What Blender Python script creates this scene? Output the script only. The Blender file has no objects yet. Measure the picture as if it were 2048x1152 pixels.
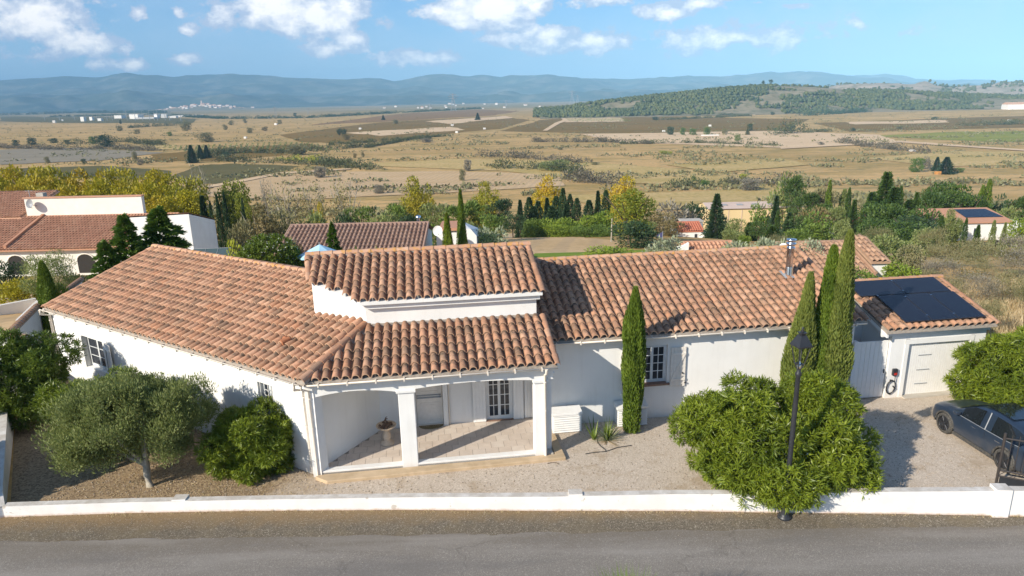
import bpy, bmesh, math, random
import numpy as np
from mathutils import Vector, Matrix, noise
random.seed(7); RNG = np.random.default_rng(7)
SC = bpy.context.scene; COL = SC.collection
rad = math.radians

# ---------------------------------------------------------------- camera
CAM_H = 10.5; PITCH = rad(15.6); ROLL = rad(1.2); FOC = 1365.0
cam_data = bpy.data.cameras.new("camera"); cam = bpy.data.objects.new("camera", cam_data); COL.objects.link(cam)
cam_data.sensor_width = 36.0; cam_data.lens = 36.0 * FOC / 2048.0
cam_data.clip_start = 0.2; cam_data.clip_end = 60000.0
Rm = Matrix.Rotation(math.pi / 2 - PITCH, 4, 'X') @ Matrix.Rotation(-ROLL, 4, 'Z')
cam.matrix_world = Matrix.Translation((0, 0, CAM_H)) @ Rm
SC.camera = cam

# ---------------------------------------------------------------- light
SUN_DIR = Vector((-0.683, -0.560, 0.468)).normalized()      # towards the sun
SUN_EL = math.asin(SUN_DIR.z)
sd = bpy.data.lights.new("sun", 'SUN'); sd.energy = 5.0; sd.angle = rad(0.53); sd.color = (1.0, 0.92, 0.79)
sun = bpy.data.objects.new("sun", sd); COL.objects.link(sun)
sun.rotation_euler = SUN_DIR.to_track_quat('Z', 'Y').to_euler()
SC.view_settings.view_transform = 'Standard'; SC.view_settings.look = 'None'
SC.view_settings.exposure = 0.46; SC.view_settings.gamma = 1.0; SC.view_settings.use_curve_mapping = False
try:
    SC.cycles.volume_bounces = 0; SC.cycles.max_bounces = 8; SC.cycles.transparent_max_bounces = 8
except Exception: pass

world = bpy.data.worlds.new("World"); SC.world = world; world.use_nodes = True
wt = world.node_tree; wn = wt.nodes; wl = wt.links; wn.clear()
def N(nt, kind, **kw):
    n = nt.nodes.new(kind)
    for k, v in kw.items(): setattr(n, k, v)
    return n
def M_(nt, op, a, b=None, clamp=False):
    n = nt.nodes.new('ShaderNodeMath'); n.operation = op; n.use_clamp = clamp
    for i, q in enumerate((a, b)):
        if q is None: continue
        if isinstance(q, (int, float)): n.inputs[i].default_value = q
        else: nt.links.new(q, n.inputs[i])
    return n.outputs[0]
def MIX(nt, f, a, b, mode='MIX'):
    n = nt.nodes.new('ShaderNodeMix'); n.data_type = 'RGBA'; n.blend_type = mode
    for s, q in ((n.inputs[0], f), (n.inputs[6], a), (n.inputs[7], b)):
        if isinstance(q, (int, float)): s.default_value = q
        elif isinstance(q, tuple): s.default_value = (*q[:3], 1)
        else: nt.links.new(q, s)
    return n.outputs[2]
def MR(nt, v, a, b, c=0.0, d=1.0, smooth=False):
    n = nt.nodes.new('ShaderNodeMapRange'); n.clamp = True
    if smooth: n.interpolation_type = 'SMOOTHSTEP'
    nt.links.new(v, n.inputs[0])
    for i, q in enumerate((a, b, c, d)): n.inputs[i + 1].default_value = q
    return n.outputs[0]
sky = N(wt, 'ShaderNodeTexSky'); sky.sky_type = 'NISHITA'; sky.sun_disc = False
sky.sun_elevation = SUN_EL; sky.sun_rotation = math.atan2(SUN_DIR.x, SUN_DIR.y)
sky.altitude = 100; sky.air_density = 1.0; sky.dust_density = 0.6; sky.ozone_density = 2.2
tc = N(wt, 'ShaderNodeTexCoord')
sep = N(wt, 'ShaderNodeSeparateXYZ'); wl.new(tc.outputs['Generated'], sep.inputs[0])
X, Y, Z = sep.outputs
# cloud layer by direction: azimuth slope (x/|y|) and height slope (z/|y|)
ya = M_(wt, 'MAXIMUM', M_(wt, 'ABSOLUTE', Y), 0.05)
ax = M_(wt, 'DIVIDE', X, ya); az = M_(wt, 'DIVIDE', Z, ya)
cmb = N(wt, 'ShaderNodeCombineXYZ'); wl.new(ax, cmb.inputs[0]); wl.new(M_(wt, 'MULTIPLY', az, 1.5), cmb.inputs[1]); wl.new(M_(wt, 'SIGN', Y), cmb.inputs[2])
def wnoise(scale, det, rough, off=0.0):
    mp = N(wt, 'ShaderNodeMapping'); mp.inputs[1].default_value = (off, off * .7, off); wl.new(cmb.outputs[0], mp.inputs[0])
    n = N(wt, 'ShaderNodeTexNoise'); n.inputs['Scale'].default_value = scale; n.inputs['Detail'].default_value = det; n.inputs['Roughness'].default_value = rough
    wl.new(mp.outputs[0], n.inputs['Vector']); return n.outputs[0]
n1 = wnoise(14, 6, .62); n2 = wnoise(42, 5, .6, 3.1); n3 = wnoise(5, 3, .5, 7.7)
# individual cumulus: (azimuth slope, height slope, half width, half height, strength)
CLOUDS = [(-.655,.118,.125,.042,1.0),(-.745,.108,.05,.02,.7),(-.60,.085,.07,.028,.8),(-.50,.122,.018,.014,.8),(-.45,.122,.016,.010,.7),(-.44,.098,.02,.010,.85),(-.565,.055,.035,.010,.7),(-.515,.055,.022,.009,.7),(-.455,.06,.03,.009,.75),
 (-.31,.125,.085,.034,1.1),(-.26,.112,.09,.03,1.0),(-.385,.118,.04,.02,.7),(-.215,.082,.032,.017,.95),(-.235,.07,.05,.012,.7),(-.13,.14,.02,.012,.8),
 (-.02,.118,.075,.034,1.15),(-.065,.11,.07,.018,.85),(.03,.132,.05,.03,1.1),(.125,.13,.052,.018,.95),(.06,.085,.05,.012,.75),(-.005,.078,.04,.012,.65),(.21,.108,.05,.012,.65),(.27,.118,.045,.010,.8),(.30,.125,.03,.009,.7),(.40,.112,.022,.006,.75),(.345,.118,.015,.005,.6),(.10,.07,.12,.012,.5),(.30,.075,.2,.02,.45),(-.12,.055,.1,.012,.5)]
cmask = None
for cx, cz, rx, rz, st in CLOUDS:
    dx = M_(wt, 'DIVIDE', M_(wt, 'SUBTRACT', ax, cx), rx * 1.12); dz = M_(wt, 'DIVIDE', M_(wt, 'SUBTRACT', az, cz), rz * 1.15)
    d2 = M_(wt, 'ADD', M_(wt, 'MULTIPLY', dx, dx), M_(wt, 'MULTIPLY', dz, dz))
    v = M_(wt, 'MULTIPLY', M_(wt, 'SUBTRACT', 1.0, M_(wt, 'SQRT', d2)), st * 1.25)
    cmask = v if cmask is None else M_(wt, 'MAXIMUM', cmask, v)
front = M_(wt, 'GREATER_THAN', Y, 0.0)
cmask = M_(wt, 'ADD', M_(wt, 'MULTIPLY', M_(wt, 'MAXIMUM', cmask, -1.0), front), M_(wt, 'SUBTRACT', front, 1.0))
# scattered cumulus over the rest of the sky (projected on a flat layer)
zz = M_(wt, 'ADD', M_(wt, 'MAXIMUM', Z, 0.0), 0.12)
cm2 = N(wt, 'ShaderNodeCombineXYZ'); wl.new(M_(wt, 'DIVIDE', X, zz), cm2.inputs[0]); wl.new(M_(wt, 'DIVIDE', Y, zz), cm2.inputs[1])
ng = N(wt, 'ShaderNodeTexNoise'); ng.inputs['Scale'].default_value = 0.9; ng.inputs['Detail'].default_value = 6; wl.new(cm2.outputs[0], ng.inputs['Vector'])
gen = M_(wt, 'MULTIPLY', M_(wt, 'SUBTRACT', ng.outputs[0], 0.60), 5.0)
gen = M_(wt, 'ADD', M_(wt, 'MULTIPLY', gen, MR(wt, az, .17, .30)), M_(wt, 'MULTIPLY', M_(wt, 'SUBTRACT', MR(wt, az, .17, .30), 1.0), 1.0))
cmask = M_(wt, 'MAXIMUM', cmask, gen)
wob = M_(wt, 'ADD', M_(wt, 'MULTIPLY', M_(wt, 'SUBTRACT', n1, .5), 2.6), M_(wt, 'MULTIPLY', M_(wt, 'SUBTRACT', n2, .5), 1.1))
dens = M_(wt, 'ADD', cmask, wob)
alpha = MR(wt, dens, 0.06, 0.34, 0, .97, True)
veil = M_(wt, 'MULTIPLY', MR(wt, M_(wt, 'ADD', M_(wt, 'MULTIPLY', n3, .6), M_(wt, 'MULTIPLY', n1, .4)), .42, .64), .40)
body = MR(wt, dens, .25, .95)
lit = MR(wt, M_(wt, 'ADD', body, M_(wt, 'MULTIPLY', M_(wt, 'SUBTRACT', wnoise(30, 5, .6, 1.3), .5), 2.4)), .1, 1.1)
ccol = MIX(wt, lit, (5.0, 5.9, 7.7), (12.8, 12.2, 11.7))
skc = MIX(wt, 1.0, sky.outputs[0], (0.62, 1.0, 1.36), 'MULTIPLY')
hz = MR(wt, Z, 0.0, 0.20, 0.75, 0.0)
skc = MIX(wt, hz, skc, (3.8, 5.8, 8.6))
skc = MIX(wt, veil, skc, (5.6, 7.0, 9.0))
skc = MIX(wt, alpha, skc, ccol)
bg = N(wt, 'ShaderNodeBackground'); bg.inputs[1].default_value = 0.082; wl.new(skc, bg.inputs[0])
wo = N(wt, 'ShaderNodeOutputWorld'); wl.new(bg.outputs[0], wo.inputs[0])

# ---------------------------------------------------------------- projection helpers (points where things stand)
cP, sP, cR, sR = math.cos(PITCH), math.sin(PITCH), math.cos(ROLL), math.sin(ROLL)
def ray(u, v):
    a = (u - 1024) / FOC; b = (576 - v) / FOC
    x = cR * a + sR * b; y = -sR * a + cR * b
    return Vector((x, cP + y * sP, -sP + y * cP))
def un(u, v, z=0.0):
    d = ray(u, v); t = (z - CAM_H) / d.z
    return Vector((d.x * t, d.y * t, z))
def at_y(u, v, y):
    d = ray(u, v); t = y / d.y
    return Vector((d.x * t, y, CAM_H + d.z * t))
KNL = [(-400, -6), (-60, -3), (-20, 0), (28, 0), (36, -.9), (45, -2.4), (60, -5.9), (80, -9.4), (120, -15), (170, -21), (250, -26.5), (350, -29.4), (500, -30.5), (700, -31), (30000, -31)]
KNC = [(-400, -6), (-60, -3), (-20, 0), (28, 0), (36, -.4), (45, -.9), (60, -2.9), (80, -5.7), (100, -11.0), (135, -16.5), (170, -21), (250, -26.5), (350, -29.4), (500, -30.5), (700, -31), (30000, -31)]
KNR = [(-400, -6), (-60, -3), (-20, 0), (28, 0), (36, -.7), (45, -1.8), (60, -4.4), (80, -7.8), (100, -11.0), (120, -14), (170, -21), (250, -26), (350, -29.4), (500, -30.5), (700, -31), (30000, -31)]
def prof_(K, y):
    for (a, za), (b, zb) in zip(K, K[1:]):
        if y <= b:
            t = max(0, (y - a) / (b - a)); return za + (zb - za) * t
    return K[-1][1]
def T(x, y):
    if x <= -22: return prof_(KNL, y)
    if x < -2: t = (x + 22) / 20; return prof_(KNL, y) * (1 - t) + prof_(KNC, y) * t
    if x <= 18: return prof_(KNC, y)
    if x < 42: t = (x - 18) / 24; return prof_(KNC, y) * (1 - t) + prof_(KNR, y) * t
    return prof_(KNR, y)
def ground_hit(u, v):
    d = ray(u, v); t0 = 8.0
    while t0 < 20000:
        t1 = t0 * 1.02
        if CAM_H + d.z * t1 < T(d.x * t1, d.y * t1):
            for _ in range(12):
                m = (t0 + t1) / 2
                if CAM_H + d.z * m < T(d.x * m, d.y * m): t1 = m
                else: t0 = m
            return Vector((d.x * t1, d.y * t1, T(d.x * t1, d.y * t1)))
        t0 = t1
    return Vector((d.x * t0, d.y * t0, -31))
def px_m(x, y, z):      # pixels per metre at a place (2048 wide)
    return FOC / (y * cP - (z - CAM_H) * sP)

# ---------------------------------------------------------------- object helpers
def tag(o, label=None, cat=None, group=None, kind=None):
    if label: o['label'] = label
    if cat: o['category'] = cat
    if group: o['group'] = group
    if kind: o['kind'] = kind
    return o
def empty(name, loc=(0, 0, 0), rz=0.0, label=None, cat=None, group=None):
    o = bpy.data.objects.new(name, None); COL.objects.link(o); o.location = loc; o.rotation_euler = (0, 0, rz)
    o.empty_display_size = .3
    return tag(o, label, cat, group)
def link(name, me, parent=None, mat=None, loc=None, rz=None, scale=None):
    if mat is not None and not me.materials: me.materials.append(mat)
    o = bpy.data.objects.new(name, me); COL.objects.link(o)
    if parent is not None: o.parent = parent
    if loc is not None: o.location = loc
    if rz is not None: o.rotation_euler = (0, 0, rz)
    if scale is not None: o.scale = scale
    return o
def copy_tree(o, parent=None):
    c = o.copy(); COL.objects.link(c); c.parent = parent
    for ch in o.children: copy_tree(ch, c)
    return c
def np_mesh(name, V, F, smooth=False):
    me = bpy.data.meshes.new(name); V = np.asarray(V, dtype=np.float32); F = np.asarray(F, dtype=np.int32)
    me.vertices.add(len(V)); me.vertices.foreach_set('co', V.ravel())
    m, k = F.shape; me.loops.add(m * k); me.loops.foreach_set('vertex_index', F.ravel())
    me.polygons.add(m); me.polygons.foreach_set('loop_start', np.arange(0, m * k, k, dtype=np.int32)); me.polygons.foreach_set('loop_total', np.full(m, k, dtype=np.int32))
    if smooth: me.polygons.foreach_set('use_smooth', np.ones(m, dtype=bool))
    me.update(calc_edges=True); return me
class MB:
    def __init__(s): s.v = []; s.f = []; s.m = []; s.sm = []
    def add(s, vs, fs, mi=0, smooth=False):
        b = len(s.v); s.v += [tuple(p) for p in vs]
        for f in fs: s.f.append([b + i for i in f]); s.m.append(mi); s.sm.append(smooth)
        return s
    def box(s, x0, x1, y0, y1, z0, z1, mi=0):
        v = [(x0,y0,z0),(x1,y0,z0),(x1,y1,z0),(x0,y1,z0),(x0,y0,z1),(x1,y0,z1),(x1,y1,z1),(x0,y1,z1)]
        return s.add(v, [(0,3,2,1),(4,5,6,7),(0,1,5,4),(1,2,6,5),(2,3,7,6),(3,0,4,7)], mi)
    def obox(s, p0, p1, t0, t1, z0, z1, mi=0, zt=None):    # box along p0->p1, offset t0..t1 to the left of the direction
        d = Vector((p1[0]-p0[0], p1[1]-p0[1])).normalized(); n = Vector((-d.y, d.x))
        q = [(p0[0]+n.x*t0,p0[1]+n.y*t0),(p1[0]+n.x*t0,p1[1]+n.y*t0),(p1[0]+n.x*t1,p1[1]+n.y*t1),(p0[0]+n.x*t1,p0[1]+n.y*t1)]
        za, zb = (z1, z1) if zt is None else zt
        v = [(a,b,z0) for a,b in q] + [(q[0][0],q[0][1],za),(q[1][0],q[1][1],zb),(q[2][0],q[2][1],zb),(q[3][0],q[3][1],za)]
        return s.add(v, [(0,3,2,1),(4,5,6,7),(0,1,5,4),(1,2,6,5),(2,3,7,6),(3,0,4,7)], mi)
    def prism(s, poly, z0, ztop, mi=0):
        n = len(poly); zt = ztop if callable(ztop) else (lambda x, y: ztop); zb = z0 if callable(z0) else (lambda x, y: z0)
        v = [(x, y, zb(x, y)) for x, y in poly] + [(x, y, zt(x, y)) for x, y in poly]
        return s.add(v, [tuple(range(n))[::-1], tuple(range(n, 2*n))] + [(i, (i+1) % n, n+(i+1) % n, n+i) for i in range(n)], mi)
    def tube(s, pts, r, seg=8, mi=0, cap=True, smooth=True):
        pts = [Vector(p) for p in pts]; rs = r if isinstance(r, (list, tuple)) else [r]*len(pts)
        rings = []
        for i, p in enumerate(pts):
            d = (pts[min(i+1, len(pts)-1)] - pts[max(i-1, 0)]).normalized()
            a = d.cross(Vector((0,0,1)));  a = a.normalized() if a.length > 1e-4 else Vector((1,0,0))
            b = d.cross(a).normalized()
            rings.append([p + a*math.cos(2*math.pi*k/seg)*rs[i] + b*math.sin(2*math.pi*k/seg)*rs[i] for k in range(seg)])
        v = [q for R in rings for q in R]; f = []
        for i in range(len(pts)-1):
            for k in range(seg): f.append((i*seg+k, i*seg+(k+1) % seg, (i+1)*seg+(k+1) % seg, (i+1)*seg+k))
        s.add(v, f, mi, smooth)
        if cap: s.add(rings[0], [tuple(range(seg))[::-1]], mi); s.add(rings[-1], [tuple(range(seg))], mi)
        return s
    def lathe(s, prof, c=(0,0,0), seg=20, mi=0, smooth=True):
        v = []; f = []
        for r, z in prof: v += [(c[0]+r*math.cos(2*math.pi*k/seg), c[1]+r*math.sin(2*math.pi*k/seg), c[2]+z) for k in range(seg)]
        for i in range(len(prof)-1):
            for k in range(seg): f.append((i*seg+k, i*seg+(k+1) % seg, (i+1)*seg+(k+1) % seg, (i+1)*seg+k))
        s.add(v, f, mi, smooth)
        return s
    def build(s, name, mat=None, parent=None, loc=None, rz=None, bevel=0, **tg):
        me = bpy.data.meshes.new(name); me.from_pydata(s.v, [], s.f)
        mats = mat if isinstance(mat, (list, tuple)) else [mat]
        for m in mats: me.materials.append(m)
        me.polygons.foreach_set('material_index', s.m); me.polygons.foreach_set('use_smooth', s.sm); me.update()
        o = bpy.data.objects.new(name, me); COL.objects.link(o)
        if parent is not None: o.parent = parent
        if loc is not None: o.location = loc
        if rz is not None: o.rotation_euler = (0, 0, rz)
        if bevel:
            b = o.modifiers.new('b', 'BEVEL'); b.width = bevel; b.segments = 2; b.limit_method = 'ANGLE'
        return tag(o, **tg) if tg else o

# ---------------------------------------------------------------- materials
MATS = {}
def newmat(name):
    m = bpy.data.materials.new(name); m.use_nodes = True; nt = m.node_tree; b = nt.nodes['Principled BSDF']; MATS[name] = m
    return m, nt, b
def objnoise(nt, scale, det=4, rough=.55, vec=None, coord='Object'):
    n = nt.nodes.new('ShaderNodeTexNoise'); n.inputs['Scale'].default_value = scale; n.inputs['Detail'].default_value = det; n.inputs['Roughness'].default_value = rough
    if vec is None:
        t = nt.nodes.new('ShaderNodeTexCoord'); vec = t.outputs[coord]
    nt.links.new(vec, n.inputs['Vector']); return n.outputs[0]
def bump(nt, b, h, strength=.3, dist=.02):
    n = nt.nodes.new('ShaderNodeBump'); n.inputs['Strength'].default_value = strength; n.inputs['Distance'].default_value = dist
    nt.links.new(h, n.inputs['Height']); nt.links.new(n.outputs[0], b.inputs['Normal'])
def simple(name, c1, rough=.6, c2=None, scale=8, bs=0, metal=0, spec=None, bscale=60):
    m, nt, b = newmat(name); b.inputs['Roughness'].default_value = rough; b.inputs['Metallic'].default_value = metal
    if spec is not None: b.inputs['Specular IOR Level'].default_value = spec
    if c2 is None: c2 = tuple(c*.85 for c in c1)
    col = MIX(nt, MR(nt, objnoise(nt, scale, 5), .35, .65), c1, c2); nt.links.new(col, b.inputs['Base Color'])
    if bs: bump(nt, b, objnoise(nt, bscale, 3), bs, .01)
    return m
STUCCO = simple('white_stucco', (.80, .785, .75), .85, (.74, .725, .69), .9, .35, bscale=45)
def stucco_wear(m):
    nt = m.node_tree; b = nt.nodes['Principled BSDF']; src = b.inputs['Base Color'].links[0].from_socket
    t = nt.nodes.new('ShaderNodeTexCoord'); mp = nt.nodes.new('ShaderNodeMapping'); mp.inputs[3].default_value = (3.5, 3.5, .35); nt.links.new(t.outputs['Object'], mp.inputs[0])
    st = MR(nt, objnoise(nt, 1.6, 6, .65, mp.outputs[0]), .52, .72); s = nt.nodes.new('ShaderNodeSeparateXYZ'); nt.links.new(t.outputs['Object'], s.inputs[0])
    col = MIX(nt, M_(nt, 'MULTIPLY', st, .16), src, (.50, .46, .40))
    low = MR(nt, M_(nt, 'ADD', s.outputs[2], M_(nt, 'MULTIPLY', objnoise(nt, 3, 5, .6), .5)), .55, .25, 0, .30); col = MIX(nt, low, col, (.56, .45, .34))
    nt.links.new(col, b.inputs['Base Color'])
stucco_wear(STUCCO)
STUCCO2 = simple('cream_stucco', (.80, .76, .68), .85, (.74, .70, .61), 1.0, .3, bscale=45)
WHITE = simple('white_paint', (.82, .80, .76), .5, (.78, .76, .72), 6)
SHUT = simple('shutter_paint', (.80, .74, .66), .55, (.74, .68, .60), 9)
CREAM = simple('gutter_pvc', (.80, .72, .62), .4, (.74, .66, .56), 4)
WINFR = simple('window_wood', (.72, .74, .74), .45)
STONE = simple('sandstone', (.56, .42, .27), .9, (.45, .33, .20), 3, .4)
BSTONE = simple('cast_stone', (.66, .52, .38), .85, (.54, .42, .30), 12, .4)
MORTAR = simple('mortar', (.42, .36, .30), .95, (.30, .25, .20), 14, .5)
BLACK = simple('black_metal', (.022, .024, .028), .45, (.03, .03, .034), 5)
IRON = simple('gate_iron', (.05, .04, .035), .5)
STEEL = simple('polished_steel', (.72, .74, .76), .22, (.62, .64, .66), 5, metal=1)
RUBBER = simple('rubber', (.03, .03, .03), .8, (.10, .09, .075), 20)
BARK = simple('bark', (.22, .17, .12), .9, (.12, .09, .065), 14, .6)
PALEBARK = simple('pale_bark', (.42, .38, .31), .9, (.28, .25, .20), 10, .4)
PINEBARK = simple('dark_bark', (.13, .09, .06), .9, (.08, .06, .04), 10)
SILL = simple('sill_tiles', (.28, .16, .11), .8, (.20, .12, .085), 12)
REDROOF = simple('red_roof', (.50, .17, .10), .8)
YELLOWW = simple('barn_wall', (.72, .56, .30), .85, (.66, .50, .27), .3)
BARNROOF = simple('barn_roof', (.55, .43, .36), .8, (.5, .38, .31), .3)
WOOD = simple('old_wood', (.25, .13, .07), .8)
ORANGEW = simple('orange_wood', (.55, .25, .06), .8)
CRIMSON = simple('crimson_roof', (.28, .05, .05), .6)
BLUEFAB = simple('blue_canvas', (.42, .66, .78), .8, (.38, .60, .74), 3)
NAVY = simple('navy_cloth', (.06, .06, .16), .8)
GREY = simple('grey_metal', (.33, .34, .35), .5)
CONC = simple('concrete', (.52, .47, .40), .9, (.42, .38, .32), 2, .4)
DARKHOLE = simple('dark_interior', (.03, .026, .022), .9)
def glassmat(name, c, r=.06):
    m, nt, b = newmat(name); b.inputs['Base Color'].default_value = (*c, 1); b.inputs['Roughness'].default_value = r
    b.inputs['Specular IOR Level'].default_value = .6; return m
PANE = glassmat('window_glass', (.03, .035, .045)); TINT = glassmat('tinted_glass', (.012, .015, .018), .04)
PALEGLASS = glassmat('greenhouse_glass', (.07, .10, .10), .15)
def carpaint():
    m, nt, b = newmat('slate_blue_paint'); b.inputs['Metallic'].default_value = .35; b.inputs['Roughness'].default_value = .38
    b.inputs['Coat Weight'].default_value = .6; b.inputs['Coat Roughness'].default_value = .12
    g = nt.nodes.new('ShaderNodeTexCoord'); s = nt.nodes.new('ShaderNodeSeparateXYZ'); nt.links.new(g.outputs['Object'], s.inputs[0])
    dust = M_(nt, 'MULTIPLY', MR(nt, s.outputs[2], .95, .25), MR(nt, objnoise(nt, 4, 5), .35, .65)); dust = M_(nt, 'MULTIPLY', dust, .2)
    nt.links.new(MIX(nt, dust, (.028, .045, .075), (.22, .19, .15)), b.inputs['Base Color'])
    nt.links.new(MR(nt, dust, 0, .4, .32, .6), b.inputs['Roughness'])
    return m
CARP = carpaint()
def tilemat(name, cols, dirt=(.10, .065, .045), dirtamt=.6, lichen=.0):
    m, nt, b = newmat(name); b.inputs['Roughness'].default_value = .85
    oi = nt.nodes.new('ShaderNodeObjectInfo'); ge = nt.nodes.new('ShaderNodeNewGeometry')
    r = M_(nt, 'FRACT', M_(nt, 'ADD', oi.outputs['Random'], ge.outputs['Random Per Island']))
    cr = nt.nodes.new('ShaderNodeValToRGB'); e = cr.color_ramp; e.interpolation = 'LINEAR'
    for i, c in enumerate(cols):
        p = i / (len(cols) - 1)
        el = e.elements[0] if i == 0 else (e.elements[-1] if i == len(cols) - 1 else e.elements.new(p))
        el.position = p; el.color = (*c, 1)
    nt.links.new(r, cr.inputs[0])
    pos = ge.outputs['Position']
    nn = objnoise(nt, 3.2, 6, .7, pos); n2_ = objnoise(nt, 16, 4, .6, pos); n3_ = objnoise(nt, .5, 3, .5, pos)
    f = M_(nt, 'MULTIPLY', MR(nt, M_(nt, 'ADD', M_(nt, 'MULTIPLY', nn, .6), M_(nt, 'MULTIPLY', n2_, .5)), .50, .70), dirtamt)
    f = M_(nt, 'MULTIPLY', f, MR(nt, n3_, .3, .6, .5, 1.0))
    at = nt.nodes.new('ShaderNodeAttribute'); at.attribute_name = 'wear'
    f = M_(nt, 'MULTIPLY', f, MR(nt, at.outputs['Fac'], .05, .55, .45, 1.15))
    f = M_(nt, 'ADD', f, M_(nt, 'MULTIPLY', MR(nt, at.outputs['Fac'], .35, .85), .38), True)
    col = MIX(nt, f, cr.outputs[0], dirt)
    col = MIX(nt, M_(nt, 'MULTIPLY', MR(nt, objnoise(nt, 9, 5, .6, pos), .62, .74), .5), col, (.40, .29, .16))
    if lichen: col = MIX(nt, M_(nt, 'MULTIPLY', MR(nt, objnoise(nt, 6, 4, .6, pos), .50, .60), lichen), col, (.55, .27, .04))
    nt.links.new(col, b.inputs['Base Color']); bump(nt, b, objnoise(nt, 40, 3, .6, pos), .4, .006)
    return m
TILEC_ = [(.42, .225, .135), (.50, .28, .18), (.33, .18, .11), (.49, .29, .19), (.38, .205, .13), (.53, .32, .22), (.43, .22, .125), (.26, .155, .105), (.46, .25, .155), (.36, .225, .15)]
TILEC = [(.42, .21, .12), (.50, .265, .16), (.33, .165, .095), (.49, .28, .175), (.37, .19, .115), (.55, .32, .20), (.43, .205, .11), (.25, .145, .09), (.46, .235, .135), (.34, .205, .13)]
LIPM = simple('tile_lip', (.66, .42, .27), .85, (.52, .32, .20), 9)
TILE = tilemat('terracotta', TILEC, dirtamt=.92, dirt=(.10, .07, .045))
RIDGEM = tilemat('ridge_terracotta', [(.52, .30, .20), (.46, .25, .15), (.58, .36, .24)], dirtamt=.4, lichen=.7)
TILEL = tilemat('old_terracotta', [(.40, .24, .15), (.33, .19, .12), (.46, .29, .18), (.36, .20, .12), (.50, .32, .21)], dirtamt=.75)
TILEN = tilemat('neighbour_terracotta', [(.50, .25, .15), (.58, .31, .19), (.44, .21, .12), (.60, .35, .22)], dirtamt=.35)
TILEB = tilemat('brown_terracotta', [(.30, .18, .13), (.36, .23, .17), (.26, .15, .11)], dirtamt=.4)

def foliage(name, c1, c2, c3=None, trans=.3, rough=.55, nscale=1.2):
    if name not in ('oleander_leaves', 'oleander_leaves_deep', 'white_petals', 'dry_grass_blades'): c1, c2, c3 = (tuple(q * 1.28 for q in c) if c else None for c in (c1, c2, c3))
    m, nt, b = newmat(name); b.inputs['Roughness'].default_value = rough; b.inputs['Specular IOR Level'].default_value = .35
    ge = nt.nodes.new('ShaderNodeNewGeometry'); c3 = c3 or tuple(q*.7 for q in c1)
    col = MIX(nt, ge.outputs['Random Per Island'], c1, c2)
    col = MIX(nt, M_(nt, 'MULTIPLY', MR(nt, objnoise(nt, nscale, 3, .6, ge.outputs['Position']), .45, .65), .6), col, c3)
    nt.links.new(col, b.inputs['Base Color'])
    tr = nt.nodes.new('ShaderNodeBsdfTranslucent'); nt.links.new(col, tr.inputs[0]); mx = nt.nodes.new('ShaderNodeMixShader'); mx.inputs[0].default_value = trans
    nt.links.new(b.outputs[0], mx.inputs[1]); nt.links.new(tr.outputs[0], mx.inputs[2])
    nt.links.new(mx.outputs[0], nt.nodes['Material Output'].inputs[0]); return m
FOL = dict(
 oleander=foliage('oleander_leaves', (.135, .19, .014), (.26, .31, .03), (.06, .10, .012), .25, .42),
 oleander2=foliage('oleander_leaves_deep', (.10, .155, .02), (.20, .26, .035), (.06, .105, .018), .3, .40),
 olive=foliage('olive_leaves', (.13, .165, .04), (.25, .27, .10), (.085, .115, .03), .28),
 cypress=foliage('cypress_leaves', (.085, .135, .014), (.15, .20, .025), (.045, .08, .010), .25),
 cypress2=foliage('cypress_leaves_pale', (.13, .165, .03), (.20, .22, .05), (.085, .115, .022), .25),
 evergreen=foliage('evergreen_needles', (.034, .068, .013), (.075, .115, .02), (.022, .048, .010), .15, nscale=.3),
 hedge=foliage('hedge_leaves', (.055, .068, .022), (.11, .11, .04), (.04, .05, .018), .15, nscale=.1),
 greyhedge=foliage('grey_hedge_twigs', (.10, .085, .055), (.16, .13, .085), (.07, .065, .035), .15, nscale=.1),
 dark=foliage('dark_needles', (.028, .055, .022), (.05, .085, .03), (.02, .04, .02), .15, nscale=.4),
 conifer=foliage('conifer_needles', (.06, .12, .015), (.13, .19, .025), (.035, .08, .012), .25),
 pine=foliage('pine_needles', (.09, .145, .022), (.15, .20, .035), (.05, .09, .02), .25, nscale=.3),
 bright=foliage('bright_pine', (.15, .21, .022), (.22, .27, .03), (.09, .15, .02), .3, nscale=.3),
 yellow=foliage('yellow_plane_leaves', (.30, .27, .022), (.20, .21, .022), (.36, .27, .02), .35, nscale=.25),
 gold=foliage('golden_leaves', (.44, .32, .022), (.34, .29, .025), (.48, .29, .02), .35, nscale=.25),
 ygreen=foliage('yellow_green_leaves', (.19, .205, .022), (.13, .165, .02), (.25, .24, .025), .3, nscale=.25),
 rowgold=foliage('avenue_leaves', (.24, .225, .012), (.33, .275, .012), (.34, .20, .012), .25, nscale=.14),
 sparse=foliage('thinning_leaves', (.24, .21, .09), (.30, .25, .12), (.18, .18, .07), .25, nscale=.3),
 scrub=foliage('scrub_leaves', (.15, .145, .06), (.23, .20, .10), (.105, .11, .045), .2, nscale=.4),
 greyscrub=foliage('grey_scrub', (.17, .15, .11), (.24, .21, .16), (.12, .115, .08), .2, nscale=.3),
 silver=foliage('silver_leaves', (.21, .24, .14), (.30, .32, .21), (.15, .18, .10), .2),
 brown=foliage('russet_leaves', (.15, .12, .05), (.20, .15, .055), (.10, .10, .035), .2),
 lime=foliage('lime_leaves', (.25, .28, .02), (.34, .33, .03), (.17, .22, .02), .3),
 dry=foliage('dry_grass_blades', (.50, .39, .22), (.58, .46, .28), (.40, .33, .16), .3),
 grass=foliage('green_grass_blades', (.14, .20, .03), (.22, .28, .04), (.22, .22, .05), .3),
 petals=foliage('white_petals', (.75, .75, .70), (.8, .8, .76), (.7, .7, .66), .3),
)

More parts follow.
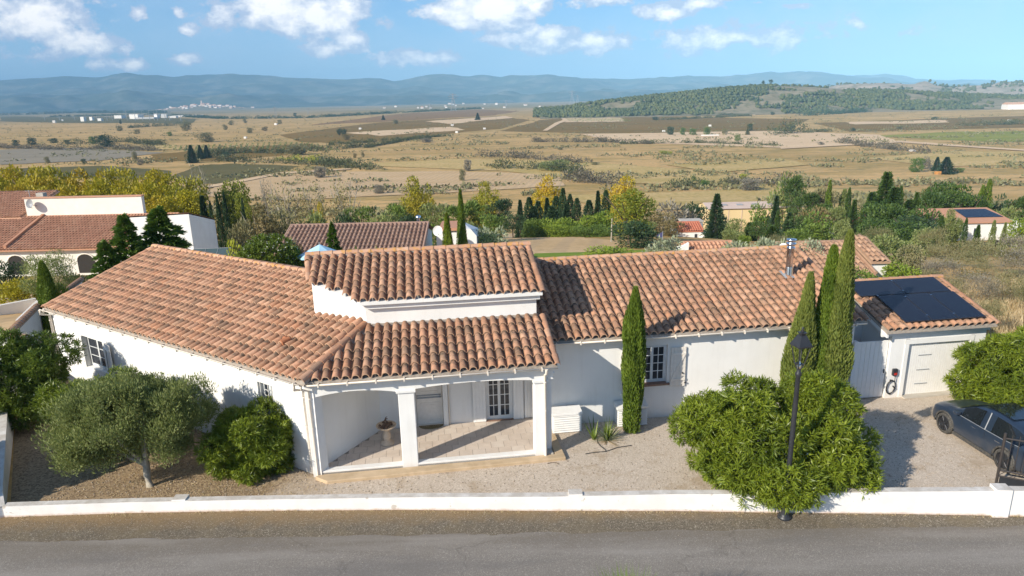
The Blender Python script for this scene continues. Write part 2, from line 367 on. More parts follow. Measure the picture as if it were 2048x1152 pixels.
# ================================================================ GROUND
def fields_material():
    m, nt, b = newmat('dry_plain'); b.inputs['Roughness'].default_value = .95; b.inputs['Specular IOR Level'].default_value = .1
    ge = nt.nodes.new('ShaderNodeNewGeometry'); pos = ge.outputs['Position']
    mp = nt.nodes.new('ShaderNodeMapping'); mp.inputs[3].default_value = (.35, 1, 1); nt.links.new(pos, mp.inputs[0]); st = mp.outputs[0]
    a = objnoise(nt, .012, 6, .6, st); c = objnoise(nt, .05, 6, .65, st); d = objnoise(nt, .5, 5, .6, pos); e = objnoise(nt, 5, 4, .6, pos)
    col = MIX(nt, MR(nt, a, .38, .62), (.64, .40, .165), (.50, .31, .12))
    col = MIX(nt, M_(nt, 'MULTIPLY', MR(nt, c, .47, .60), .75), col, (.34, .23, .065))
    col = MIX(nt, M_(nt, 'MULTIPLY', MR(nt, c, .36, .28), .5), col, (.64, .46, .28))
    col = MIX(nt, M_(nt, 'MULTIPLY', MR(nt, objnoise(nt, .18, 6, .7, st), .52, .62), .75), col, (.20, .175, .07))
    col = MIX(nt, M_(nt, 'MULTIPLY', MR(nt, d, .48, .66), .5), col, (.24, .20, .09))
    col = MIX(nt, M_(nt, 'MULTIPLY', MR(nt, e, .45, .65), .25), col, (.24, .19, .10))
    s = nt.nodes.new('ShaderNodeSeparateXYZ'); nt.links.new(pos, s.inputs[0])
    far = MR(nt, s.outputs[1], 1700, 3200)
    col = MIX(nt, M_(nt, 'MULTIPLY', far, .75), col, MIX(nt, MR(nt, objnoise(nt, .004, 6, .7, st), .42, .58), (.10, .12, .05), (.32, .25, .16)))
    nt.links.new(col, b.inputs['Base Color']); bump(nt, b, d, .4, .3)
    return m
PLAIN = fields_material()
# polar sheet of ground, heights follow T(); rings are straight in y so fields can be draped exactly
ys = sorted(set([-400, -60, -20, 0, 10, 20, 28, 32, 36, 40, 45, 50, 55, 60, 66, 73, 80, 90, 100, 110, 120, 135, 150, 170, 190, 220, 250, 300, 350, 420, 500, 600, 700, 900, 1200, 1600, 2100, 3000, 4500, 7000, 12000, 30000]))
V = []; F = []
for y in ys:
    half = 300 + max(0, y) * 1.6 if y > -100 else 900
    xs = list(np.linspace(-half, -22, 14)) + [-18, -14, -10, -6, -2] + [8, 18, 24, 30, 36, 42] + list(np.linspace(42, half, 14))[1:]; NX = len(xs)
    for x in xs: V.append((x, y, T(x, y)))
for j in range(len(ys) - 1):
    for i in range(NX - 1): a = j * NX + i; F.append((a, a + 1, a + NX + 1, a + NX))
tag(link('ground', np_mesh('ground', V, F), mat=PLAIN), kind='structure')

def colmat(name, c1, c2, c3, s1=.03, s2=.5, bs=.0, stretch=(.3, 1, 1), rows=None):
    m, nt, b = newmat(name); b.inputs['Roughness'].default_value = .95; b.inputs['Specular IOR Level'].default_value = .1
    ge = nt.nodes.new('ShaderNodeNewGeometry'); pos = ge.outputs['Position']
    mp = nt.nodes.new('ShaderNodeMapping'); mp.inputs[3].default_value = stretch; nt.links.new(pos, mp.inputs[0])
    col = MIX(nt, MR(nt, objnoise(nt, s1, 6, .65, mp.outputs[0]), .4, .6), c1, c2)
    col = MIX(nt, M_(nt, 'MULTIPLY', MR(nt, objnoise(nt, s2, 5, .6, pos), .48, .62), .6), col, c3)
    if rows:
        ang, per, amt, rc = rows
        mp2 = nt.nodes.new('ShaderNodeMapping'); mp2.inputs[2].default_value = (0, 0, ang); nt.links.new(pos, mp2.inputs[0])
        w = nt.nodes.new('ShaderNodeTexWave'); w.inputs['Scale'].default_value = .314 / per * 1.0; w.inputs['Distortion'].default_value = .6; nt.links.new(mp2.outputs[0], w.inputs[0])
        col = MIX(nt, M_(nt, 'MULTIPLY', MR(nt, w.outputs[1], .45, .75), amt), col, rc)
    nt.links.new(col, b.inputs['Base Color']); return m
VINE = colmat('vineyard', (.17, .10, .014), (.24, .13, .02), (.105, .08, .012), rows=(.5, 2.6, .4, (.26, .2, .1)))
VINED = colmat('vineyard_deep', (.10, .095, .03), (.14, .115, .035), (.07, .075, .025), rows=(1.1, 2.4, .45, (.19, .14, .07)))
VINER = colmat('vineyard_red', (.27, .14, .05), (.21, .12, .04), (.20, .14, .05), rows=(.2, 2.6, .3, (.33, .23, .13)))
GREENF = colmat('green_field', (.22, .23, .04), (.28, .26, .05), (.17, .19, .04))
PALEF = colmat('pale_stubble', (.70, .50, .30), (.62, .43, .26), (.50, .35, .19), s1=.06)
STUB = colmat('ploughed_stubble', (.55, .37, .19), (.62, .43, .24), (.40, .27, .13), s1=.08, s2=1.2, rows=(.15, 3.2, .35, (.40, .29, .18)))
OLIVEF = colmat('weedy_fallow', (.46, .33, .12), (.56, .39, .17), (.27, .21, .055), s1=.05)
GREYF = colmat('grey_fallow', (.30, .25, .18), (.25, .21, .15), (.22, .19, .12))
LAWN = colmat('lawn', (.17, .24, .03), (.22, .28, .04), (.13, .20, .03), s1=.5, s2=4)

def draped(name, pix, mat, lift, world=False, **tg):
    pts = [Vector(p) for p in pix] if world else [ground_hit(u, v) for u, v in pix]
    bm = bmesh.new(); f = bm.faces.new([bm.verts.new((p.x, p.y, 0)) for p in pts]); bmesh.ops.triangulate(bm, faces=[f])
    lo, hi = min(p.y for p in pts), max(p.y for p in pts)
    for y in ys:
        if lo < y < hi: bmesh.ops.bisect_plane(bm, geom=bm.verts[:] + bm.edges[:] + bm.faces[:], plane_co=(0, y, 0), plane_no=(0, 1, 0))
    if lo < 500:
        for x in (-22, -18, -14, -10, -6, -2, 8, 18, 24, 30, 36, 42): bmesh.ops.bisect_plane(bm, geom=bm.verts[:] + bm.edges[:] + bm.faces[:], plane_co=(x, 0, 0), plane_no=(1, 0, 0))
    for v in bm.verts: v.co.z = T(v.co.x, v.co.y) + lift
    bmesh.ops.recalc_face_normals(bm, faces=bm.faces)
    if bm.faces and sum(f.normal.z for f in bm.faces) < 0: bmesh.ops.reverse_faces(bm, faces=bm.faces)
    me = bpy.data.meshes.new(name); bm.to_mesh(me); bm.free()
    return tag(link(name, me, mat=mat), kind='structure', **tg)
def jag(pix, n=5, amp=1.2):     # slightly irregular field edges
    out = []
    for i, p in enumerate(pix):
        q = pix[(i + 1) % len(pix)]
        for k in range(n):
            t = k / n; out.append((p[0] + (q[0] - p[0]) * t + (random.uniform(-4, 4) * amp if k else 0), p[1] + (q[1] - p[1]) * t + (random.uniform(-.6, .6) * amp if k else 0)))
    return out
for i, (nm, pix, mt) in enumerate([
  ('vineyard', [(345, 352), (400, 331), (470, 327), (600, 333), (555, 346), (430, 368), (370, 366)], VINED),
  ('vineyard', [(300, 310), (440, 296), (620, 287), (640, 296), (560, 312), (420, 322), (310, 324)], VINE),
  ('vineyard', [(1000, 262), (1080, 240), (1190, 232), (1620, 238), (1570, 262), (1250, 270)], VINE),
  ('vineyard', [(1060, 231), (1170, 224), (1500, 210), (1540, 229), (1300, 235), (1180, 231)], VINER),
  ('green_field', [(1740, 272), (1900, 264), (2048, 262), (2140, 284), (1980, 284)], GREENF),
  ('vineyard', [(1625, 246), (2060, 232), (2100, 254), (1700, 264)], VINE),
  ('stubble_strip', [(1690, 244), (1890, 240), (1900, 245), (1710, 249)], PALEF),
  ('vineyard', [(560, 270), (760, 245), (1000, 232), (1060, 240), (1000, 258), (700, 287), (600, 284)], VINE),
  ('vineyard', [(620, 250), (800, 228), (960, 219), (1040, 222), (990, 231), (740, 245)], VINER),
  ('vineyard', [(0, 233), (260, 233), (400, 238), (380, 247), (150, 246), (0, 243)], VINED),
  ('vineyard', [(0, 352), (0, 338), (200, 332), (340, 342), (340, 362)], VINED),
  ('ploughed_field', [(400, 392), (440, 368), (600, 344), (900, 343), (1120, 350), (1130, 372), (900, 386), (560, 402)], STUB),
  ('fallow_field', [(700, 331), (900, 318), (1150, 322), (1500, 352), (1560, 378), (1200, 364), (1000, 342)], OLIVEF),
  ('fallow_field', [(1130, 392), (1400, 384), (1600, 372), (1850, 396), (1700, 420), (1200, 420)], OLIVEF),
  ('vineyard', [(1730, 318), (1900, 303), (2110, 304), (2140, 330), (1880, 334)], OLIVEF),
  ('stubble_strip', [(1160, 268), (1560, 262), (1760, 270), (1790, 282), (1560, 296), (1250, 286)], PALEF),
  ('stubble_strip', [(690, 266), (900, 254), (930, 260), (760, 272)], PALEF),
  ('stubble_strip', [(850, 243), (1010, 232), (1025, 236), (900, 248)], PALEF),
  ('stubble_strip', [(1120, 236), (1240, 236), (1250, 243), (1130, 245)], PALEF),
  ('fallow_field', [(0, 300), (160, 296), (330, 306), (200, 322), (0, 330)], GREYF),
  ('fallow_field', [(1330, 330), (1560, 318), (1620, 330), (1440, 346)], OLIVEF),
  ('green_field', [(220, 292), (350, 289), (360, 300), (250, 300)], OLIVEF),
  ('ploughed_field', [(1003, 498), (996, 466), (1060, 468), (1240, 482), (1235, 512), (1100, 520)], STUB),
  ('fallow_field', [(1640, 500), (1640, 452), (1760, 436), (1860, 470), (1850, 520)], STUB),
]):
    draped(nm, jag(pix), mt, (.10 + .012 * i) if pix[0][1] < 430 else .05 + .03 * (i % 2))
for nm, pix, mt in [('dirt_track', [(1150, 232), (1166, 232), (1120, 247), (1095, 262), (1085, 262), (1110, 246)], PALEF),
                    ('dirt_track', [(1480, 217), (1500, 223), (1512, 231), (1500, 231), (1488, 223), (1474, 218)], PALEF),
                    ('dirt_track', [(405, 374), (560, 346), (700, 338), (702, 340), (566, 349), (412, 378)], PALEF),
                    ('dirt_track', [(1560, 296), (1800, 282), (2048, 300), (2048, 303), (1800, 286), (1562, 299)], PALEF)]:
    draped(nm, pix, mt, .5)
draped('lawn', [(1050, 524), (1070, 508), (1180, 505), (1300, 500), (1330, 512), (1200, 530)], LAWN, .06)
draped('lawn', [(-60, 590), (120, 540), (300, 520), (330, 600), (100, 700), (-80, 760)], STUB, .05)

# road, verge, yard
def gravelmat(name, base, dark, light, scale, patches=None, bs=.5, spk=.5):
    m, nt, b = newmat(name); b.inputs['Roughness'].default_value = .95; b.inputs['Specular IOR Level'].default_value = .15
    t = nt.nodes.new('ShaderNodeTexCoord'); pos = t.outputs['Object']
    vo = nt.nodes.new('ShaderNodeTexVoronoi'); vo.inputs['Scale'].default_value = scale; nt.links.new(pos, vo.inputs['Vector'])
    h = nt.nodes.new('ShaderNodeSeparateColor'); nt.links.new(vo.outputs['Color'], h.inputs[0])
    col = MIX(nt, h.outputs[0], dark, base); col = MIX(nt, MR(nt, h.outputs[1], 1 - spk, 1), col, light)
    vo2 = nt.nodes.new('ShaderNodeTexVoronoi'); vo2.inputs['Scale'].default_value = scale * .42; nt.links.new(pos, vo2.inputs['Vector'])
    h2 = nt.nodes.new('ShaderNodeSeparateColor'); nt.links.new(vo2.outputs['Color'], h2.inputs[0])
    col = MIX(nt, MR(nt, h2.outputs[0], .95, .98, 0, .35), col, tuple(min(1, c * 1.25) for c in light))
    big = objnoise(nt, .6, 5, .6, pos)
    col = MIX(nt, M_(nt, 'MULTIPLY', MR(nt, big, .4, .65), .5), col, MIX(nt, .5, col, dark))
    if patches: col = patches(nt, col, pos)
    nt.links.new(col, b.inputs['Base Color']); bump(nt, b, vo.outputs['Distance'], bs, .02)
    return m
def yardpatch(nt, col, pos):
    s = nt.nodes.new('ShaderNodeSeparateXYZ'); nt.links.new(pos, s.inputs[0])
    w = M_(nt, 'ADD', s.outputs[0], M_(nt, 'MULTIPLY', M_(nt, 'SUBTRACT', objnoise(nt, .8, 5, .6, pos), .5), 5))
    f = MR(nt, w, -5.0, -7.2, 0, .9)
    vo = nt.nodes.new('ShaderNodeTexVoronoi'); vo.inputs['Scale'].default_value = 22; nt.links.new(pos, vo.inputs['Vector'])
    h = nt.nodes.new('ShaderNodeSeparateColor'); nt.links.new(vo.outputs['Color'], h.inputs[0])
    brown = MIX(nt, h.outputs[0], (.15, .095, .05), (.40, .29, .17))
    col = MIX(nt, f, col, brown)
    g2 = M_(nt, 'MULTIPLY', MR(nt, objnoise(nt, 1.1, 5, .65, pos), .54, .66), .45)
    return MIX(nt, g2, col, (.33, .23, .13))
def vergepatch(nt, col, pos):
    s = nt.nodes.new('ShaderNodeSeparateXYZ'); nt.links.new(pos, s.inputs[0])
    w = M_(nt, 'ADD', s.outputs[1], M_(nt, 'MULTIPLY', M_(nt, 'SUBTRACT', objnoise(nt, 2.2, 5, .6, pos), .5), .9))
    f = M_(nt, 'MULTIPLY', MR(nt, w, 15.15, 15.7), .55)
    col = MIX(nt, f, col, (.30, .19, .085))
    return MIX(nt, M_(nt, 'MULTIPLY', MR(nt, objnoise(nt, 1.3, 5, .6, pos), .5, .68), .4), col, (.22, .17, .10))
YARD = gravelmat('yard_gravel', (.57, .475, .38), (.44, .36, .275), (.68, .59, .49), 46, yardpatch)
VERGE = gravelmat('verge_gravel', (.20, .165, .12), (.12, .098, .07), (.36, .31, .235), 48, vergepatch, .6, .25)
def roadpatch(nt, col, pos):
    mp = nt.nodes.new('ShaderNodeMapping'); mp.inputs[3].default_value = (.16, 1.2, 1); nt.links.new(pos, mp.inputs[0])
    n = objnoise(nt, 1.2, 5, .55, mp.outputs[0])
    s = nt.nodes.new('ShaderNodeSeparateXYZ'); nt.links.new(pos, s.inputs[0])
    w = M_(nt, 'ADD', s.outputs[1], M_(nt, 'MULTIPLY', M_(nt, 'SUBTRACT', objnoise(nt, 2.5, 6, .65, pos), .5), 1.0))
    col = MIX(nt, MR(nt, w, 13.9, 14.75, 0, .95), col, MIX(nt, .5, col, (.15, .12, .085)))
    col = MIX(nt, M_(nt, 'MULTIPLY', MR(nt, n, .50, .70), .55), col, (.33, .30, .265))
    col = MIX(nt, M_(nt, 'MULTIPLY', MR(nt, n, .45, .30), .5), col, (.15, .138, .128))
    vc = nt.nodes.new('ShaderNodeTexVoronoi'); vc.feature = 'DISTANCE_TO_EDGE'; vc.inputs['Scale'].default_value = .32; dv = nt.nodes.new('ShaderNodeVectorMath'); dv.operation = 'ADD'
    cn = nt.nodes.new('ShaderNodeTexNoise'); cn.inputs['Scale'].default_value = 1.6; cn.inputs['Detail'].default_value = 6; nt.links.new(pos, cn.inputs['Vector']); nt.links.new(pos, dv.inputs[0]); nt.links.new(cn.outputs[1], dv.inputs[1]); nt.links.new(dv.outputs[0], vc.inputs['Vector'])
    crack = M_(nt, 'MULTIPLY', MR(nt, vc.outputs['Distance'], .010, .004), MR(nt, objnoise(nt, .5, 3, .5, pos), .48, .56))
    return MIX(nt, M_(nt, 'MULTIPLY', crack, .22), col, (.07, .062, .055))
ROAD = gravelmat('worn_asphalt', (.25, .22, .19), (.185, .165, .14), (.34, .31, .27), 70, roadpatch, .3, .3)
def sheet(name, pts, z, mat):
    me = bpy.data.meshes.new(name); me.from_pydata([(x, y, z) for x, y in pts], [], [tuple(range(len(pts)))]); return tag(link(name, me, mat=mat), kind='structure')
redge = [(x, float(np.interp(x, [-60, -8, 0, 7, 14, 60], [15.0, 14.85, 14.78, 14.72, 14.62, 14.45])) + .10 * noise.noise(Vector((x * .9, 0, 0))) + .06 * noise.noise(Vector((x * 4.1, 3, 0)))) for x in np.arange(26, -26, -.12)]
sheet('road', [(-60, 8.5), (60, 8.5), (60, 14.45)] + redge + [(-60, 15.0)], .008, ROAD)
sheet('road_verge', [(-60, 14.5), (60, 14.0), (60, 15.6), (12.3, 15.3), (7, 15.7), (0, 16.0), (-7, 16.2), (-13.6, 16.2), (-60, 20)], .004, VERGE)
sheet('gravel_yard', [(-13.5, 15.95), (-7.1, 16.1), (.9, 15.8), (6.9, 15.55), (12.3, 15.2), (24, 14.9), (24, 25), (12, 25), (-4, 22), (-16, 26), (-23, 25), (-18.3, 23.1)], .012, YARD)

# ================================================================ BOUNDARY WALLS
def wallpatchmat():
    m, nt, b = newmat('weathered_white_wall'); b.inputs['Roughness'].default_value = .9
    t = nt.nodes.new('ShaderNodeTexCoord'); pos = t.outputs['Object']
    ge = nt.nodes.new('ShaderNodeNewGeometry'); s = nt.nodes.new('ShaderNodeSeparateXYZ'); nt.links.new(ge.outputs['Normal'], s.inputs[0])
    col = MIX(nt, MR(nt, objnoise(nt, 2, 5, .6, pos), .4, .65), (.80, .77, .73), (.72, .69, .65))
    sp = MR(nt, objnoise(nt, 2.6, 5, .55, pos), .665, .69); col = MIX(nt, M_(nt, 'MULTIPLY', sp, .7), col, (.45, .38, .30))
    top = M_(nt, 'MULTIPLY', MR(nt, s.outputs[2], .6, .9), MR(nt, objnoise(nt, 3, 6, .65, pos), .35, .6, .35, .85)); col = MIX(nt, top, col, (.42, .37, .31))
    s2 = nt.nodes.new('ShaderNodeSeparateXYZ'); nt.links.new(pos, s2.inputs[0])
    low = M_(nt, 'MULTIPLY', MR(nt, M_(nt, 'ADD', s2.outputs[2], M_(nt, 'MULTIPLY', objnoise(nt, 5, 4, .6, pos), .12)), .13, .05), .75); col = MIX(nt, low, col, (.50, .30, .18))
    nt.links.new(col, b.inputs['Base Color']); bump(nt, b, objnoise(nt, 30, 3, .6, pos), .4, .01); return m
WALLM = wallpatchmat()
fw = empty('boundary_wall', (0, 0, 0), label='long low whitewashed wall between the road and the gravel yard', cat='wall')
wp = [(-13.63, 15.94, .33), (-10.4, 16.02, .33), (-7.1, 16.0, .34), (-3, 15.9, .38), (.88, 15.71, .43), (4, 15.6, .50), (6.92, 15.41, .56), (9.5, 15.28, .64), (12.28, 15.09, .72)]
m = MB()
for a, b in zip(wp, wp[1:]): m.obox(a[:2], b[:2], 0, .2, -.1, 0, zt=(a[2], b[2]))
m.build('wall_body', WALLM, fw)
d = Vector((12.28 - 9.5, 15.09 - 15.28)).normalized()
m = MB(); m.obox((12.05, 15.05), (12.42, 15.02), -.03, .3, -.1, .79); m.build('pier', WALLM, fw)
m = MB(); m.obox((12.45, 15.06), (24, 14.4), 0, .22, -.1, .74); m.build('wall_body', WALLM, fw)
for (px_, py_, h) in ((-9.0, 16.05, .37), (1.55, 15.72, .49)): MB().box(px_ - .18, px_ + .18, py_ - .02, py_ + .24, .2, h).build('cap_block', WALLM, fw)
sw = empty('side_wall', label='rough grey-white wall climbing back along the left edge of the yard', cat='wall')
MB().obox((-13.6, 16.0), (-13.95, 16.45), 0, .22, -.1, 0, zt=(.33, .48)).obox((-13.95, 16.45), (-18.29, 23.11), 0, .30, -.1, 0, zt=(.48, 1.2)).obox((-18.29, 23.11), (-21.5, 28), 0, .3, -.1, 1.25).build('wall_body', WALLM, sw)

# ================================================================ ROOF TILES
def tile_proto(name, pitch=.272, r=.104, length=.46, seg=8, thick=.024, ht=.094):
    prof = []
    for k in range(seg + 1):
        a = math.pi * (1 - k / seg); prof.append((math.cos(a) * r, math.sin(a) * ht))
    pan = [(r + (pitch - 2 * r) * .3, -.03), (r + (pitch - 2 * r) * .7, -.03), (pitch - r, 0.0)]
    full = prof + pan
    v = []; 
    for (x, z) in full: v.append((x, 0, z + .046))                  # lower lip, top side
    for (x, z) in full: v.append((x * .84 if abs(x) <= r else x, length, z))   # upper end
    for (x, z) in full: v.append((x * .86 if abs(x) <= r else x, 0.0, z + .046 - thick))
    n = len(full); f = []
    for i in range(n - 1): f.append((i, i + 1, n + i + 1, n + i)); f.append((2 * n + i, 2 * n + i + 1, i + 1, i))
    me = bpy.data.meshes.new(name); me.from_pydata(v, [], f); me.polygons.foreach_set('use_smooth', [j % 2 == 0 for j in range(len(f))]); me.polygons.foreach_set('material_index', [j % 2 for j in range(len(f))])
    at = me.attributes.new('wear', 'FLOAT', 'POINT'); at.data.foreach_set('value', [p[1] / length for p in v]); me.update()
    return me, np.array(v), f
TM, TV, TF = tile_proto('roof_tile'); TM.materials.append(TILE); TM.materials.append(LIPM)
ROW = .385; PIT = .272
def roof_frame(E, a, n, z0, tp):
    """matrix whose columns are across, up-slope and normal; E = eave start (x, y)"""
    up = Vector((n[0], n[1], tp)).normalized(); ac = Vector((a[0], a[1], 0)).normalized(); nr = ac.cross(up)
    M = Matrix((( ac.x, up.x, nr.x, E[0]), (ac.y, up.y, nr.y, E[1]), (ac.z, up.z, nr.z, z0), (0, 0, 0, 1))); return M
def layout(M, S, W, inside, tp, pitch=PIT, row=ROW, jitter=.006):
    out = []; k = math.sqrt(1 + tp * tp); L = W * k; nr = max(1, round(L / row)); nc = int(S / pitch)
    for i in range(nc):
        for j in range(nr):
            s = (i + .5) * pitch; w = j * L / nr
            p = M @ Vector((s, w + .2, 0))
            if not inside(p.x, p.y): continue
            R = Matrix.Rotation(random.uniform(-.012, .012), 4, 'Z') @ Matrix.Rotation(random.uniform(-.01, .01), 4, 'X')
            out.append(M @ Matrix.Translation((s + random.uniform(-jitter, jitter), w + random.uniform(-.012, .012) - .02, .012 + random.uniform(0, .004))) @ R)
    return out
def join_tiles(name, mats, parent, mat, clips=(), V0=TV, F0=TF, kind='stuff'):
    n = len(V0); V = []; F = []
    H = np.c_[V0, np.ones(n)]
    for i, M in enumerate(mats):
        V.append((H @ np.array(M).T)[:, :3]); F += [[q + i * n for q in f] for f in F0]
    me = bpy.data.meshes.new(name); me.from_pydata(np.concatenate(V).tolist(), [], F); me.polygons.foreach_set('use_smooth', [j % 2 == 0 for j in range(len(F))]); me.polygons.foreach_set('material_index', [j % 2 for j in range(len(F))])
    at = me.attributes.new('wear', 'FLOAT', 'POINT'); at.data.foreach_set('value', [float(q) for q in np.tile(V0[:, 1] / V0[:, 1].max(), len(mats))]); me.update()
    if clips: clip(me, clips)
    me.materials.append(mat); me.materials.append(LIPM if mat is TILE else mat); o = bpy.data.objects.new(name, me); COL.objects.link(o); o.parent = parent
    if kind: o['kind'] = kind
    return o
def clip(me, planes):
    bm = bmesh.new(); bm.from_mesh(me)
    for co, no in planes: bmesh.ops.bisect_plane(bm, geom=bm.verts[:] + bm.edges[:] + bm.faces[:], plane_co=co, plane_no=no, clear_outer=True)
    bm.to_mesh(me); bm.free()
def ridge_row(parent, p0, p1, r=.115, L=.42, mat=None, mortar=True, name='ridge_tile'):
    p0 = Vector(p0); p1 = Vector(p1); D = p1 - p0; n = max(1, round(D.length / L)); l = D.length / n; d = D.normalized()
    ac = d.cross(Vector((0, 0, 1))).normalized(); up = ac.cross(d)
    seg = 8; v = []; 
    for y, rr in ((-.03, 1.12), (l + .02, .92)):
        for q, off in ((1.0, 0), (.86, 0)):
            for k in range(seg + 1):
                a = math.pi * k / seg; v.append((math.cos(a) * r * rr * q, y, math.sin(a) * r * rr * q * .9))
    m = seg + 1; f = []
    for k in range(seg): f.append((k, k + 1, 2 * m + k + 1, 2 * m + k)[::-1]); f.append((m + k, m + k + 1, k + 1, k)[::-1]); f.append((2*m+k, 2*m+k+1, 3*m+k+1, 3*m+k)[::-1])
    me = bpy.data.meshes.new(name); me.from_pydata(v, [], f); me.materials.append(mat or RIDGEM); me.update()
    for i in range(n):
        o = bpy.data.objects.new(name, me); COL.objects.link(o); o.parent = parent
        q = p0 + d * (l * i); o.matrix_local = Matrix(((ac.x, d.x, up.x, q.x), (ac.y, d.y, up.y, q.y), (ac.z, d.z, up.z, q.z), (0, 0, 0, 1))) @ Matrix.Rotation(random.uniform(-.02, .02), 4, 'Z')
    if mortar:
        mb = MB(); w = ac * .10; dn = Vector((0, 0, -.09))
        mb.add([p0 - w, p0 + w, p1 + w, p1 - w, p0 - w * 1.25 + dn, p0 + w * 1.25 + dn, p1 + w * 1.25 + dn, p1 - w * 1.25 + dn], [(0, 1, 2, 3), (0, 3, 7, 4), (1, 5, 6, 2), (0, 4, 5, 1), (3, 2, 6, 7)])
        mb.build('mortar_bed', MORTAR, parent)

# ================================================================ VILLA
TH = rad(7.5); QX, QY = .95, 18.48
villa = empty('villa', (QX, QY, 0), TH, 'white single-storey villa with terracotta roofs, raised central tower and arched front porch', 'house')
def W_(x, y, z=0): c, s = math.cos(TH), math.sin(TH); return Vector((QX + x * c - y * s, QY + x * s + y * c, z))
TP = .31; ZE = 3.1
nL = Vector((math.sin(rad(40)), math.cos(rad(40)))); aL = Vector((math.cos(rad(40)), -math.sin(rad(40))))   # left wing: up-slope, along eave towards the corner
Cc = Vector((-6.8, -.27)); EL = Cc - aL * 14.52; LW = 14.52
def zP(x, y): return ZE + (y + .25) * TP            # porch plane
def zR(x, y): return ZE + (y - 1.65) * TP           # right wing plane
def zL(x, y): return ZE + ((x - Cc.x) * nL.x + (y - Cc.y) * nL.y) * TP
def zT(x, y): return 4.70 + (y - 1.8) * TP
HIP = Vector((-5.33, 2.05)); hd = (HIP - Cc).normalized()
def left_of_hip(x, y): return (x - Cc.x) * hd.y - (y - Cc.y) * hd.x < 0
TOWER = [(.08, 2.1), (-5.2, 2.1), (-6.9, 3.28), (-6.9, 7.25), (.08, 7.25)]
# -- walls
def wall(p0, p1, z0, z1, t, ops=(), name='wall', mat=STUCCO, parent=None, side=1):
    mb = MB(); p0 = Vector(p0); p1 = Vector(p1); L = (p1 - p0).length; d = (p1 - p0) / L
    def seg(a, b, za, zb):
        if b - a > 1e-3 and zb - za > 1e-3: mb.obox(p0 + d * a, p0 + d * b, 0 if side > 0 else -t, t if side > 0 else 0, za, zb)
    cur = 0
    for (a, b, za, zb) in sorted(ops):
        seg(cur, a, z0, z1); seg(a, b, z0, za); seg(a, b, zb, z1); cur = b
    seg(cur, L, z0, z1)
    return mb.build(name, mat, parent or villa)
wall((-5.3, 2.45), (.22, 2.45), 0, 3.35, .25, [(1.43, 2.30, .15, 2.25), (3.73, 4.60, .15, 2.25)])           # porch back wall (entrance door, french door)
wall((-6.62, .32), (-5.02, 2.45), 0, 3.1, .12)                                             # porch inner left wall
wall((.0, 1.97), (11.0, 1.97), 0, 3.05, .25, [(3.42, 4.42, 1.25, 2.60)])                  # right wing front
CL = Cc + nL * .3; P_l0 = CL - aL * 14.9
wall(P_l0, CL - aL * .02, 0, 3.08, .28, [(14.9 - 12.62, 14.9 - 11.12, .95, 2.2), (14.9 - 2.45, 14.9 - 1.78, 1.55, 2.5)])   # left wing front
# gables and back walls
def gable(pA, pB, pR, zr, z0=0, t=.25):
    a, b, r = Vector(pA), Vector(pB), Vector(pR); d = (b - a).normalized(); n = Vector((-d.y, d.x)) * t
    v = [(a.x, a.y, z0), (b.x, b.y, z0), (b.x, b.y, 2.98), (r.x, r.y, zr), (a.x, a.y, 2.98)]; v += [(x + n.x, y + n.y, z) for x, y, z in v]
    MB().add(v, [(0, 1, 2, 3, 4), (9, 8, 7, 6, 5), (0, 5, 6, 1), (1, 6, 7, 2), (2, 7, 8, 3), (3, 8, 9, 4), (4, 9, 5, 0)]).build('gable_wall', STUCCO, villa)
gable((11.0, 1.99), (11.0, 10.7), (11.0, 6.35), 4.42)
gL0 = P_l0 + aL * .02; gable(gL0 + nL * 8.8, gL0, gL0 + nL * 4.4, 4.40)
wall((11.0, 10.7), (-4, 10.7), 0, 2.2, .2); wall((-1.0, 10.7), P_l0 + nL * 8.8, 0, 2.0, .2)
# -- porch: floor slab, kerb, pillars, arched beam
MB().prism([(.2, 0), (.2, 2.44), (-5.0, 2.44), (-6.6, .3), (-6.86, 0)], 0, .138).build('porch_slab', CONC, villa)
MB().box(-6.7, 0.0, .0, .22, .05, .19).build('porch_kerb', STUCCO, villa, bevel=.012)
pt = empty('porch_floor'); pt.parent = villa
tm = bpy.data.meshes.new('floor_tile'); 
def ftile(x0, x1, y0, y1):
    mb = MB(); mb.box(x0 + .005, x1 - .005, y0 + .005, y1 - .005, .139, .15); return mb
FT = simple('pale_floor_tile', (.62, .52, .43), .5, (.54, .45, .37), 3); FT2 = simple('pale_floor_tile_b', (.58, .49, .41), .5, (.64, .55, .46), 3)
GROUT = simple('grout', (.30, .25, .21), .9)
MB().prism([(.19, .23), (.19, 2.43), (-5.06, 2.43), (-6.55, .45), (-6.6, .23)], .1382, .1405).build('grout_bed', GROUT, pt)
j = 0; y = .23
while y < 2.43:
    x = .19 - (j % 2) * .2 - .4; xs = [.19]
    while x > -7: xs.append(x); x -= .4
    y1 = min(y + .38, 2.43)
    for xb, xa in zip(xs, xs[1:]):
        yc = (y + y1) / 2; xl = -6.62 + (yc - .3) * .75
        if xb < xl + .05: break
        xa2 = max(xa, xl)
        ftile(xa2, xb, y, y1).build('floor_tile', FT if random.random() < .6 else FT2, pt)
    y += .38; j += 1
def pillar(x0, x1, y0, y1, cap=True):
    p = MB().box(x0, x1, y0, y1, .02, 2.46 if cap else 3.0).build('pillar', STUCCO, villa, bevel=.015)
    if cap: MB().box(x0 - .05, x1 + .05, y0 - .05, y1 + .05, 2.46, 2.55).build('capital', STUCCO, p, bevel=.015)
pillar(-4.30, -3.84, -.004, .40); pillar(-.36, .0, -.004, .36); pillar(-6.86, -6.66, -.002, .3, False)
MB().box(.0, .2, .28, .52, .02, 2.98).box(.0, .2, 1.9, 2.0, .02, 2.98).build('side_post', STUCCO, villa)
